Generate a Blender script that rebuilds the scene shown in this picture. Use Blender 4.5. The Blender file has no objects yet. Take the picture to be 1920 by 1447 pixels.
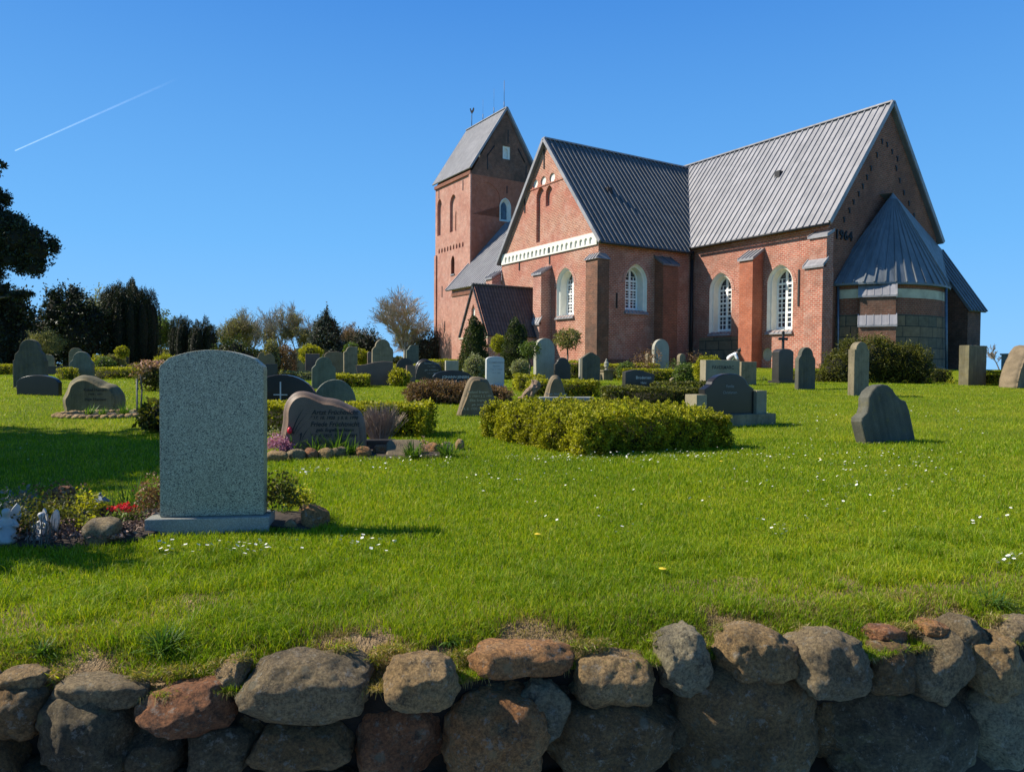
import bpy, bmesh, math, random
import numpy as np
from mathutils import Vector, Matrix, noise
from mathutils.geometry import tessellate_polygon
rad = math.radians
rng = np.random.default_rng(7)
random.seed(7)
sc = bpy.context.scene
col = sc.collection

# ------------------------------------------------------------------ camera
FPX, PITCH, ROLL = 1360.7, rad(1.525), rad(0.406)
R_ = Vector((math.cos(ROLL), 0, math.sin(ROLL)))
F_ = Vector((0, math.cos(PITCH), -math.sin(PITCH)))
F_ = (F_ - R_ * F_.dot(R_)).normalized()
U_ = R_.cross(F_)
cam_d = bpy.data.cameras.new('camera')
cam_d.sensor_fit = 'HORIZONTAL'
cam_d.sensor_width = 36
cam_d.lens = FPX / 1920 * 36
cam_d.clip_start = 0.05
cam_d.clip_end = 30000
cam = bpy.data.objects.new('camera', cam_d)
col.objects.link(cam)
cam.matrix_world = Matrix(((R_.x, U_.x, -F_.x, 0), (R_.y, U_.y, -F_.y, 0), (R_.z, U_.z, -F_.z, 0), (0, 0, 0, 1)))
sc.camera = cam

# ------------------------------------------------------------------ sky and sun
SUN = Vector((-0.745, 0.055, 0.664)).normalized()
world = bpy.data.worlds.new('World')
sc.world = world
world.use_nodes = True
wn = world.node_tree
for n in list(wn.nodes):
    wn.nodes.remove(n)
sky = wn.nodes.new('ShaderNodeTexSky')
sky.sky_type = 'NISHITA'
sky.sun_disc = False
sky.sun_elevation = math.asin(SUN.z)
sky.sun_rotation = math.atan2(SUN.x, SUN.y) % (2 * math.pi)
sky.altitude = 0
sky.air_density = 1.0
sky.dust_density = 0.25
sky.ozone_density = 4.0
hs = wn.nodes.new('ShaderNodeHueSaturation')
hs.inputs['Saturation'].default_value = 1.0
hs.inputs['Value'].default_value = 1.0
bg = wn.nodes.new('ShaderNodeBackground')
bg.inputs['Strength'].default_value = 0.075
wo = wn.nodes.new('ShaderNodeOutputWorld')
# hand-set gradient over most of the physical sky, zenith darkened to cut fill light
tcw = wn.nodes.new('ShaderNodeTexCoord'); sepw = wn.nodes.new('ShaderNodeSeparateXYZ'); rmp = wn.nodes.new('ShaderNodeValToRGB'); mxw = wn.nodes.new('ShaderNodeMix'); mxw.data_type = 'RGBA'
wn.links.new(tcw.outputs['Generated'], sepw.inputs[0]); wn.links.new(sepw.outputs[2], rmp.inputs[0])
for k_, (p_, c_) in enumerate(((0.0, (2.3, 5.5, 9.5)), (0.16, (1.45, 4.5, 9.0)), (0.48, (0.48, 2.35, 6.9)), (0.62, (0.25, 1.4, 4.4)), (1.0, (0.08, 0.55, 2.0)))):
    el_ = rmp.color_ramp.elements[k_] if k_ < 2 else rmp.color_ramp.elements.new(p_)
    el_.position = p_; el_.color = (*[q / 10 for q in c_], 1)
mlt = wn.nodes.new('ShaderNodeVectorMath'); mlt.operation = 'SCALE'; mlt.inputs['Scale'].default_value = 10.0
wn.links.new(rmp.outputs[0], mlt.inputs[0])
mxw.inputs[0].default_value = 0.92
wn.links.new(sky.outputs[0], mxw.inputs[6]); wn.links.new(mlt.outputs[0], mxw.inputs[7])
wn.links.new(mxw.outputs[2], hs.inputs['Color'])
wn.links.new(hs.outputs[0], bg.inputs['Color'])
wn.links.new(bg.outputs[0], wo.inputs['Surface'])
sun_d = bpy.data.lights.new('sun', 'SUN')
sun_d.energy = 5.0
sun_d.angle = rad(0.53)
sun_d.color = (1.0, 0.93, 0.80)
sun = bpy.data.objects.new('sun', sun_d)
col.objects.link(sun)
sun.rotation_euler = (-SUN).to_track_quat('-Z', 'Y').to_euler()
sc.view_settings.view_transform = 'Standard'
sc.view_settings.look = 'None'
sc.view_settings.exposure = 0.58
sc.view_settings.gamma = 1.0
sc.cycles.max_bounces = 6
sc.cycles.transparent_max_bounces = 8

# ------------------------------------------------------------------ object helpers
def tag(o, label=None, cat=None, group=None, kind=None):
    if label: o['label'] = label
    if cat: o['category'] = cat
    if group: o['group'] = group
    if kind: o['kind'] = kind
    return o

def thing(name, label, cat, loc=(0, 0, 0), rz=0, group=None, rot=None):
    o = bpy.data.objects.new(name, None)
    o.empty_display_size = 0.2
    col.objects.link(o)
    o.location = loc
    o.rotation_euler = rot if rot else (0, 0, rz)
    return tag(o, label, cat, group)

def link(name, me, mats, parent=None, loc=None, rz=0):
    if not isinstance(mats, (list, tuple)): mats = [mats]
    for m in mats: me.materials.append(m)
    o = bpy.data.objects.new(name, me)
    col.objects.link(o)
    if parent: o.parent = parent
    if loc is not None: o.location = loc
    o.rotation_euler[2] = rz
    return o

class MB:
    """vertex / face collector; uv in metres per face"""
    def __init__(s): s.v = []; s.f = []; s.m = []; s.sm = []
    def face(s, pts, mi=0, smooth=False):
        b = len(s.v)
        s.v.extend([tuple(p) for p in pts])
        s.f.append(list(range(b, b + len(pts)))); s.m.append(mi); s.sm.append(smooth)
    def mesh(s, verts, faces, mi=0, smooth=True):
        b = len(s.v)
        s.v.extend([tuple(p) for p in verts])
        for f in faces:
            s.f.append([b + i for i in f]); s.m.append(mi); s.sm.append(smooth)
    def box(s, a, b, mi=0, bottom=True):
        x0, y0, z0 = a; x1, y1, z1 = b
        x0, x1 = min(x0, x1), max(x0, x1); y0, y1 = min(y0, y1), max(y0, y1); z0, z1 = min(z0, z1), max(z0, z1)
        p = [(x0,y0,z0),(x1,y0,z0),(x1,y1,z0),(x0,y1,z0),(x0,y0,z1),(x1,y0,z1),(x1,y1,z1),(x0,y1,z1)]
        for q in ((0,1,5,4),(1,2,6,5),(2,3,7,6),(3,0,4,7),(4,5,6,7)): s.face([p[i] for i in q], mi)
        if bottom: s.face([p[i] for i in (3,2,1,0)], mi)
    def hexa(s, p, mi=0):
        for q in ((0,1,5,4),(1,2,6,5),(2,3,7,6),(3,0,4,7),(4,5,6,7),(3,2,1,0)): s.face([p[i] for i in q], mi)
    def tube(s, p0, p1, r0, r1=None, n=8, mi=0, caps=True):
        r1 = r0 if r1 is None else r1
        p0 = Vector(p0); p1 = Vector(p1); d = (p1 - p0).normalized()
        a = d.orthogonal().normalized(); b = d.cross(a)
        A = [p0 + (a*math.cos(t)+b*math.sin(t))*r0 for t in [i*2*math.pi/n for i in range(n)]]
        B = [p1 + (a*math.cos(t)+b*math.sin(t))*r1 for t in [i*2*math.pi/n for i in range(n)]]
        bs = len(s.v); s.v.extend([tuple(q) for q in A+B])
        for i in range(n):
            j = (i+1) % n; s.f.append([bs+i, bs+j, bs+n+j, bs+n+i]); s.m.append(mi); s.sm.append(True)
        if caps:
            s.f.append([bs+i for i in range(n)][::-1]); s.m.append(mi); s.sm.append(False)
            s.f.append([bs+n+i for i in range(n)]); s.m.append(mi); s.sm.append(False)
    def build(s, name, mats, parent=None, loc=None, rz=0, uv=True, merge=False):
        me = bpy.data.meshes.new(name)
        me.from_pydata(s.v, [], s.f)
        me.polygons.foreach_set('material_index', s.m)
        me.polygons.foreach_set('use_smooth', s.sm)
        if uv: box_uv(me)
        me.validate()
        if merge:
            bm = bmesh.new(); bm.from_mesh(me); bmesh.ops.remove_doubles(bm, verts=bm.verts, dist=1e-4)
            bmesh.ops.recalc_face_normals(bm, faces=bm.faces); bm.to_mesh(me); bm.free()
        return link(name, me, mats, parent, loc, rz)

def box_uv(me):
    uv = me.uv_layers.new(name='UVMap')
    vs = me.vertices
    dat = uv.data
    for p in me.polygons:
        n = p.normal
        if abs(n.z) > 0.95: t = Vector((1, 0, 0)); b = Vector((0, 1, 0))
        else:
            t = Vector((-n.y, n.x, 0)).normalized(); b = n.cross(t)
            if b.z < 0: b = -b
        for li in p.loop_indices:
            c = vs[me.loops[li].vertex_index].co
            dat[li].uv = (c.dot(t), c.dot(b))

def np_mesh(name, V, Fc, k, mats, parent=None, loc=None, smooth=False, mi=None, attr=None, rz=0):
    me = bpy.data.meshes.new(name)
    nf = len(Fc)
    me.vertices.add(len(V)); me.vertices.foreach_set('co', np.asarray(V, np.float32).ravel())
    me.loops.add(nf * k); me.loops.foreach_set('vertex_index', np.asarray(Fc, np.int32).ravel())
    me.polygons.add(nf)
    me.polygons.foreach_set('loop_start', np.arange(0, nf * k, k, dtype=np.int32))
    me.polygons.foreach_set('loop_total', np.full(nf, k, np.int32))
    me.polygons.foreach_set('use_smooth', np.full(nf, smooth))
    if mi is not None: me.polygons.foreach_set('material_index', np.asarray(mi, np.int32))
    if attr is not None:
        a = me.attributes.new(attr[0], 'FLOAT', 'POINT'); a.data.foreach_set('value', np.asarray(attr[1], np.float32))
    me.update(calc_edges=True)
    return link(name, me, mats, parent, loc, rz)

# ------------------------------------------------------------------ materials
class NT:
    def __init__(s, name):
        s.mat = bpy.data.materials.new(name); s.mat.use_nodes = True
        s.t = s.mat.node_tree
        for n in list(s.t.nodes): s.t.nodes.remove(n)
        s.out = s.t.nodes.new('ShaderNodeOutputMaterial')
    def n(s, typ, props=None, **ins):
        nd = s.t.nodes.new('ShaderNode' + typ)
        for k, v in (props or {}).items(): setattr(nd, k, v)
        for k, v in ins.items():
            k2 = k.replace('_', ' ')
            sock = nd.inputs[int(k[1:])] if (k[0] == 'i' and k[1:].isdigit()) else nd.inputs[k2]
            if hasattr(v, 'is_output') or isinstance(v, bpy.types.NodeSocket): s.t.links.new(v, sock)
            else:
                if isinstance(v, (tuple, list)) and len(v) == 3 and sock.type == 'RGBA': v = (*v, 1)
                sock.default_value = v
        return nd
    def ramp(s, fac, stops, interp='LINEAR'):
        nd = s.t.nodes.new('ShaderNodeValToRGB'); s.t.links.new(fac, nd.inputs[0])
        e = nd.color_ramp.elements; nd.color_ramp.interpolation = interp
        while len(e) < len(stops): e.new(0.5)
        for el, (p, c) in zip(e, stops):
            el.position = p; el.color = (*c, 1) if len(c) == 3 else c
        return nd.outputs[0]
    def mix(s, fac, a, b, mode='MIX'):
        nd = s.t.nodes.new('ShaderNodeMix'); nd.data_type = 'RGBA'; nd.blend_type = mode
        for k, v in ((0, fac), (6, a), (7, b)):
            if isinstance(v, bpy.types.NodeSocket): s.t.links.new(v, nd.inputs[k])
            else: nd.inputs[k].default_value = (*v, 1) if isinstance(v, (tuple, list)) else v
        return nd.outputs[2]
    def noise(s, scale, detail=4, vec=None, rough=0.55, dist=0.0):
        nd = s.n('TexNoise', Scale=scale, Detail=detail, Roughness=rough, Distortion=dist)
        if vec is not None: s.t.links.new(vec, nd.inputs['Vector'])
        return nd.outputs[0]
    def bump(s, h, strength=0.5, dist=0.02, normal=None):
        nd = s.n('Bump', Strength=strength, Distance=dist, Height=h)
        if normal is not None: s.t.links.new(normal, nd.inputs['Normal'])
        return nd.outputs[0]
    def principled(s, **k):
        nd = s.n('BsdfPrincipled', **k); s.t.links.new(nd.outputs[0], s.out.inputs[0]); return s.mat
    def coord(s, which='Object'): return s.n('TexCoord').outputs[which]
    def mapv(s, vec, scale=(1, 1, 1), loc=(0, 0, 0)):
        nd = s.n('Mapping'); s.t.links.new(vec, nd.inputs[0]); nd.inputs['Scale'].default_value = scale; nd.inputs['Location'].default_value = loc
        return nd.outputs[0]

def simple(name, c, rough=0.6, metal=0.0, var=0.15, scale=8, bump=0.0):
    t = NT(name); v = t.coord()
    c1 = tuple(x * (1 - var) for x in c); c2 = tuple(min(1, x * (1 + var)) for x in c)
    base = t.ramp(t.noise(scale, 5, v), [(0.3, c1), (0.7, c2)])
    k = dict(Base_Color=base, Roughness=rough, Metallic=metal)
    if bump: k['Normal'] = t.bump(t.noise(scale * 4, 5, v), bump, 0.01)
    return t.principled(**k)

def brick(name, c1, c2, mortar, dark, msize=0.014, patch=0.5, seed=0.0, pscale=0.35, palef=0.5):
    t = NT(name); uv = t.coord('UV'); ob = t.coord()
    # slight wobble so courses are not ruler straight
    wob = t.n('VectorMath', {'operation': 'SCALE'}, i0=t.n('TexNoise', Scale=0.8, Vector=ob).outputs[1]); wob.inputs['Scale'].default_value = 0.05
    uv2 = t.n('VectorMath', {'operation': 'ADD'}, i0=uv, i1=wob.outputs[0]).outputs[0]
    b = t.n('TexBrick', {'offset': 0.5}, Vector=uv2, Color1=c1, Color2=c2, Mortar=mortar, Scale=1.0, Mortar_Size=msize * 1.25, Mortar_Smooth=0.2, Bias=0.0, Brick_Width=0.30, Row_Height=0.118)
    big = t.noise(pscale, 6, t.mapv(ob, loc=(seed, seed, 0)), 0.65)
    c = t.mix(t.ramp(big, [(0.42, (0, 0, 0)), (0.62, (patch,) * 3)]), b.outputs[0], dark)
    med = t.noise(2.5, 5, t.mapv(ob, loc=(seed, 2, seed)), 0.7)
    c = t.mix(0.55, c, t.ramp(med, [(0.3, (0.55, 0.5, 0.5)), (0.7, (1.25, 1.15, 1.1))]), 'MULTIPLY')
    pale = t.noise(1.1, 7, t.mapv(ob, loc=(7 + seed, 5, 1)), 0.75)
    c = t.mix(t.ramp(pale, [(0.50, (0, 0, 0)), (0.72, (palef,) * 3)]), c, (0.60, 0.42, 0.34))
    fine = t.noise(14, 3, ob)
    c = t.mix(0.35, c, t.ramp(fine, [(0.3, (0.6,) * 3), (0.7, (1.3,) * 3)]), 'MULTIPLY')
    h = t.n('Math', {'operation': 'MULTIPLY'}, i0=b.outputs[1], i1=-1.0).outputs[0]
    nr = t.bump(h, 0.6, 0.02, t.bump(fine, 0.3, 0.03))
    return t.principled(Base_Color=c, Roughness=0.9, Normal=nr)

M = {}
M['brick_red'] = brick('brick_red', (0.48, 0.14, 0.085), (0.33, 0.09, 0.055), (0.54, 0.39, 0.30), (0.26, 0.12, 0.08), 0.015, 0.7)
M['brick_gable'] = brick('brick_gable', (0.42, 0.15, 0.09), (0.29, 0.095, 0.06), (0.58, 0.41, 0.30), (0.40, 0.11, 0.075), 0.018, 0.6, 3.0)
M['brick_orange'] = brick('brick_orange', (0.46, 0.13, 0.06), (0.38, 0.10, 0.045), (0.44, 0.25, 0.17), (0.32, 0.10, 0.055), 0.010, 0.5, 9.0, palef=0.15)
M['brick_pink'] = brick('brick_pink', (0.43, 0.145, 0.10), (0.31, 0.095, 0.065), (0.62, 0.42, 0.33), (0.36, 0.15, 0.105), 0.022, 0.6, 5.0)
M['brick_dark'] = brick('brick_dark', (0.30, 0.085, 0.045), (0.19, 0.055, 0.03), (0.28, 0.16, 0.10), (0.13, 0.055, 0.035), 0.018, 0.6, 1.0, palef=0.08)
M['brick_brown'] = brick('brick_brown', (0.26, 0.10, 0.055), (0.15, 0.065, 0.04), (0.24, 0.15, 0.10), (0.08, 0.05, 0.035), 0.014, 0.8, 12.0, palef=0.12)
M['plaster'] = simple('plaster', (0.72, 0.70, 0.62), 0.85, 0, 0.08, 3, 0.2)
M['plaster_dirty'] = simple('plaster_dirty', (0.48, 0.44, 0.33), 0.9, 0, 0.25, 1.5, 0.3)
M['white_paint'] = simple('white_paint', (0.82, 0.82, 0.80), 0.4, 0, 0.03, 4)
M['iron'] = simple('iron', (0.02, 0.02, 0.022), 0.6, 0.3, 0.3, 20)
M['rust'] = simple('rust', (0.06, 0.035, 0.025), 0.8, 0.1, 0.4, 20)
M['zinc'] = simple('zinc', (0.13, 0.16, 0.20), 0.45, 0.4, 0.25, 4)
M['rod'] = simple('rod', (0.16, 0.17, 0.19), 0.6, 0.2)

def glass_mat():
    t = NT('window_glass'); v = t.coord()
    c = t.ramp(t.noise(1.7, 3, v), [(0.4, (0.012, 0.018, 0.03)), (0.7, (0.05, 0.07, 0.10))])
    return t.principled(Base_Color=c, Roughness=0.12, Specular_IOR_Level=0.7, Normal=t.bump(t.noise(3, 2, v), 0.15, 0.05))
M['glass'] = glass_mat()

def lead(name, ca, cb, rough, metal, streak=(6, 0.35)):
    t = NT(name); uv = t.coord('UV'); ob = t.coord()
    st = t.noise(1.0, 6, t.mapv(uv, (streak[0], streak[1], 1)), 0.7)
    pan = t.n('TexBrick', {'offset': 0.37}, Vector=uv, Color1=(0.75,) * 3, Color2=(1.15,) * 3, Mortar=(0.8,) * 3, Scale=1.0, Mortar_Size=0.012, Brick_Width=0.45, Row_Height=1.9).outputs[0]
    c = t.ramp(st, [(0.3, ca), (0.7, cb)])
    c = t.mix(0.6, c, pan, 'MULTIPLY')
    c = t.mix(t.ramp(t.noise(0.7, 6, ob, 0.7), [(0.45, (0, 0, 0)), (0.7, (0.45,) * 3)]), c, tuple(min(1, x * 1.35) for x in cb))
    rr = t.ramp(t.noise(3, 4, ob), [(0.3, (rough - .1,) * 3), (0.7, (rough + .1,) * 3)])
    return t.principled(Base_Color=c, Roughness=rr, Metallic=metal, Normal=t.bump(t.noise(2.2, 5, ob), 0.25, 0.06))
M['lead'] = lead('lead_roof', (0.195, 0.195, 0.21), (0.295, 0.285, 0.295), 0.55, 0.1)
M['lead_shaded'] = lead('lead_shaded', (0.10, 0.105, 0.115), (0.16, 0.165, 0.17), 0.6, 0.1)  # the same roof lead, toned darker to put the slopes' shade into the colour
M['lead_blue'] = lead('lead_apse', (0.10, 0.12, 0.135), (0.17, 0.185, 0.20), 0.55, 0.1)

def tile_mat():
    t = NT('roof_tiles'); uv = t.coord('UV'); ob = t.coord()
    b = t.n('TexBrick', {'offset': 0.0}, Vector=uv, Color1=(0.05, 0.055, 0.066), Color2=(0.028, 0.031, 0.038), Mortar=(0.012,) * 3, Scale=1.0, Mortar_Size=0.02, Brick_Width=0.24, Row_Height=0.34)
    w = t.n('TexWave', {'wave_type': 'BANDS', 'bands_direction': 'X'}, Vector=uv, Scale=4.1 / 3.14 * 1.0).outputs[1]
    c = t.mix(t.ramp(t.noise(2, 6, ob, 0.7), [(0.5, (0, 0, 0)), (0.75, (0.5,) * 3)]), b.outputs[0], (0.075, 0.075, 0.075))
    return t.principled(Base_Color=c, Roughness=0.6, Normal=t.bump(w, 0.7, 0.05))
M['tiles'] = tile_mat()

def granite_blocks():
    t = NT('granite_blocks'); uv = t.coord('UV'); ob = t.coord()
    b = t.n('TexBrick', {'offset': 0.43, 'squash': 1.3, 'squash_frequency': 3}, Vector=uv, Color1=(0.22, 0.15, 0.085), Color2=(0.12, 0.105, 0.07), Mortar=(0.05, 0.045, 0.035), Scale=1.0, Mortar_Size=0.03, Brick_Width=1.15, Row_Height=0.62)
    c = t.mix(0.6, b.outputs[0], t.ramp(t.noise(3, 6, ob, 0.7), [(0.3, (0.5,) * 3), (0.7, (1.4,) * 3)]), 'MULTIPLY')
    return t.principled(Base_Color=c, Roughness=0.9, Normal=t.bump(b.outputs[1], -0.5, 0.03, t.bump(t.noise(10, 4, ob), 0.4, 0.03)))
M['granite_blocks'] = granite_blocks()

def stone(name, a, b, lich=None, lf=0.5, rough=0.85, grain=90, bump=0.35, gcon=0.35, streak=0.0, polish=None, spec=0.5):
    t = NT(name); ob = t.coord()
    c = t.ramp(t.noise(2.2, 7, ob, 0.65), [(0.32, a), (0.68, b)])
    g = t.noise(grain, 3, ob, 0.7)
    c = t.mix(gcon, c, t.ramp(g, [(0.35, (0.35,) * 3), (0.65, (1.6,) * 3)]), 'MULTIPLY')
    if lich:
        m = t.ramp(t.noise(5.5, 8, t.mapv(ob, loc=(3, 1, 2)), 0.75), [(0.52, (0, 0, 0)), (0.66, (lf,) * 3)])
        c = t.mix(m, c, lich)
    if streak:
        s = t.noise(1.0, 6, t.mapv(ob, (9, 9, 0.8)), 0.7)
        c = t.mix(streak, c, t.ramp(s, [(0.35, (0.4,) * 3), (0.65, (1.15,) * 3)]), 'MULTIPLY')
    h = t.noise(grain * 0.3, 6, ob, 0.7)
    return t.principled(Base_Color=c, Roughness=rough, Specular_IOR_Level=spec, Normal=t.bump(h, bump, 0.02))
M['g_weather'] = stone('weathered_sandstone', (0.164, 0.133, 0.081), (0.289, 0.236, 0.143), (0.0814, 0.0792, 0.0275), 0.6, streak=0.5)
M['g_mossy'] = stone('mossy_sandstone', (0.125, 0.107, 0.058), (0.212, 0.180, 0.098), (0.148, 0.1056, 0.0175), 0.45, streak=0.6)
M['g_old'] = stone('old_dark_sandstone', (0.06, 0.06, 0.045), (0.12, 0.115, 0.085), (0.16, 0.13, 0.03), 0.45, streak=0.6)
M['g_dark'] = stone('dark_granite', (0.0245, 0.02232, 0.019), (0.0455, 0.0403, 0.033), None, rough=0.4, bump=0.08, gcon=0.4)
M['g_black'] = stone('black_granite', (0.0084, 0.00744, 0.0065), (0.021, 0.01736, 0.0135), None, rough=0.28, bump=0.03, gcon=0.3)
M['g_red'] = stone('reddish_granite', (0.1178, 0.0783, 0.0572), (0.1798, 0.1215, 0.088), None, rough=0.6, bump=0.15)
M['g_brown'] = stone('brown_stone', (0.135, 0.099, 0.055), (0.240, 0.176, 0.104), (0.0888, 0.066, 0.025), 0.4)
M['g_light'] = stone('light_limestone', (0.3024, 0.2856, 0.2262), (0.396, 0.374, 0.2958), (0.2016, 0.204, 0.1276), 0.3, streak=0.25)
M['g_marble'] = stone('white_marble', (0.42, 0.43, 0.43), (0.52, 0.53, 0.52), None, rough=0.5, bump=0.04, gcon=0.08)
M['g_blue'] = stone('blue_grey_granite', (0.20, 0.205, 0.185), (0.30, 0.30, 0.265), None, grain=140, gcon=0.55, bump=0.1, rough=0.6)
M['g_green'] = stone('green_slate', (0.087, 0.099, 0.065), (0.164, 0.172, 0.117), None, rough=0.6, streak=0.5)
M['g_concrete'] = stone('pale_granite_block', (0.222, 0.1914, 0.125), (0.3256, 0.2772, 0.18), (0.148, 0.132, 0.06), 0.3, grain=120)
M['letter_dark'] = simple('letter_dark', (0.012, 0.012, 0.012), 0.6)
M['letter_gold'] = simple('letter_gold', (0.42, 0.36, 0.24), 0.5)
M['letter_white'] = simple('letter_white', (0.55, 0.55, 0.53), 0.6)
M['letter_grey'] = simple('letter_grey', (0.25, 0.27, 0.28), 0.6)
M['soil'] = simple('soil', (0.045, 0.03, 0.02), 0.95, 0, 0.5, 12, 1.0)

def speckle():
    t = NT('speckled_granite'); ob = t.coord()
    v1 = t.n('TexVoronoi', Scale=260.0, Vector=ob); v2 = t.n('TexVoronoi', Scale=150.0, Vector=t.mapv(ob, loc=(1, 2, 3)))
    w = t.n('SeparateColor', i0=v1.outputs[1]).outputs[0]
    w2 = t.n('SeparateColor', i0=v2.outputs[1]).outputs[1]
    c = t.ramp(w, [(0.0, (0.13, 0.125, 0.085)), (0.30, (0.26, 0.25, 0.17)), (0.62, (0.36, 0.35, 0.235)), (1.0, (0.55, 0.52, 0.38))])
    c = t.mix(t.ramp(w2, [(0.80, (0, 0, 0)), (0.88, (0.8,) * 3)]), c, (0.03, 0.04, 0.04))
    c = t.mix(0.35, c, t.ramp(t.noise(4, 5, ob), [(0.3, (0.8,) * 3), (0.7, (1.12,) * 3)]), 'MULTIPLY')
    return t.principled(Base_Color=c, Roughness=0.5, Normal=t.bump(v1.outputs[0], 0.12, 0.002))
M['speckle'] = speckle()

def rock(name, a, b, c3, lich=(0.20, 0.19, 0.13)):
    t = NT(name); ob = t.coord()
    oi = t.n('ObjectInfo').outputs['Random']
    va = t.n('VectorMath', {'operation': 'ADD'}, i0=ob, i1=t.n('CombineXYZ', X=t.n('Math', {'operation': 'MULTIPLY'}, i0=oi, i1=40.0).outputs[0]).outputs[0]).outputs[0]
    n1 = t.noise(3.0, 8, va, 0.65, 0.4)
    c = t.ramp(n1, [(0.34, a), (0.5, b), (0.66, c3)])
    sp = t.noise(75, 4, va, 0.8)
    c = t.mix(0.65, c, t.ramp(sp, [(0.38, (0.35,) * 3), (0.62, (2.0,) * 3)]), 'MULTIPLY')
    l = t.ramp(t.noise(9, 9, va, 0.8), [(0.56, (0, 0, 0)), (0.64, (0.7,) * 3)])
    c = t.mix(l, c, lich)
    sv = t.ramp(t.noise(24, 8, va, 0.8), [(0.565, (0, 0, 0)), (0.62, (0.6,) * 3)]); c = t.mix(sv, c, (0.46, 0.42, 0.34))
    cr = t.ramp(t.noise(13, 8, t.mapv(va, loc=(9, 9, 9)), 0.8), [(0.36, (0.75,) * 3), (0.44, (0, 0, 0))]); c = t.mix(cr, c, (0.03, 0.026, 0.02))
    l2 = t.ramp(t.n('TexVoronoi', Scale=7.0, Vector=va).outputs[0], [(0.10, (0.6,) * 3), (0.16, (0, 0, 0))])
    c = t.mix(l2, c, tuple(x * 1.1 for x in lich))
    h = t.noise(11, 12, va, 0.82)
    return t.principled(Base_Color=c, Roughness=0.92, Normal=t.bump(h, 1.0, 0.075, t.bump(sp, 0.3, 0.006)))
ROCK = {
 'grey': rock('rock_grey', (0.150, 0.108, 0.054), (0.271, 0.195, 0.099), (0.362, 0.264, 0.137)),
 'tan': rock('rock_tan', (0.190, 0.118, 0.046), (0.332, 0.210, 0.086), (0.442, 0.294, 0.137)),
 'red': rock('rock_red', (0.181, 0.070, 0.026), (0.300, 0.124, 0.050), (0.382, 0.202, 0.090)),
 'orange': rock('rock_orange', (0.260, 0.108, 0.034), (0.382, 0.179, 0.060), (0.461, 0.248, 0.099), (0.421, 0.278, 0.127)),
 'dark': rock('rock_dark', (0.059, 0.046, 0.025), (0.119, 0.089, 0.046), (0.190, 0.140, 0.073), (0.220, 0.186, 0.073)),
 'blue': rock('rock_blue', (0.150, 0.124, 0.077), (0.260, 0.218, 0.131), (0.382, 0.303, 0.173), (0.362, 0.294, 0.145)),
 'brown': rock('rock_brown', (0.119, 0.067, 0.022), (0.201, 0.118, 0.043), (0.271, 0.164, 0.068)),
}

def foliage(name, stops, trans=0.35, rough=0.55, nscale=1.2, namt=0.5, spec=0.3):
    t = NT(name); g = t.n('NewGeometry'); ob = t.coord()
    c = t.ramp(g.outputs['Random Per Island'], stops)
    c = t.mix(namt, c, t.ramp(t.noise(nscale, 5, ob, 0.6), [(0.32, (0.5,) * 3), (0.68, (1.5,) * 3)]), 'MULTIPLY')
    d = t.n('BsdfPrincipled', Base_Color=c, Roughness=rough, Specular_IOR_Level=spec)
    tr = t.n('BsdfTranslucent', Color=t.mix(1.0, c, (1.25, 1.3, 0.6), 'MULTIPLY'))
    mx = t.n('MixShader', Fac=trans); t.t.links.new(d.outputs[0], mx.inputs[1]); t.t.links.new(tr.outputs[0], mx.inputs[2])
    t.t.links.new(mx.outputs[0], t.out.inputs[0])
    return t.mat
def br(stops, f=1.35): return [(p, tuple(min(.7, x * f) for x in c)) for p, c in stops]
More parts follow.
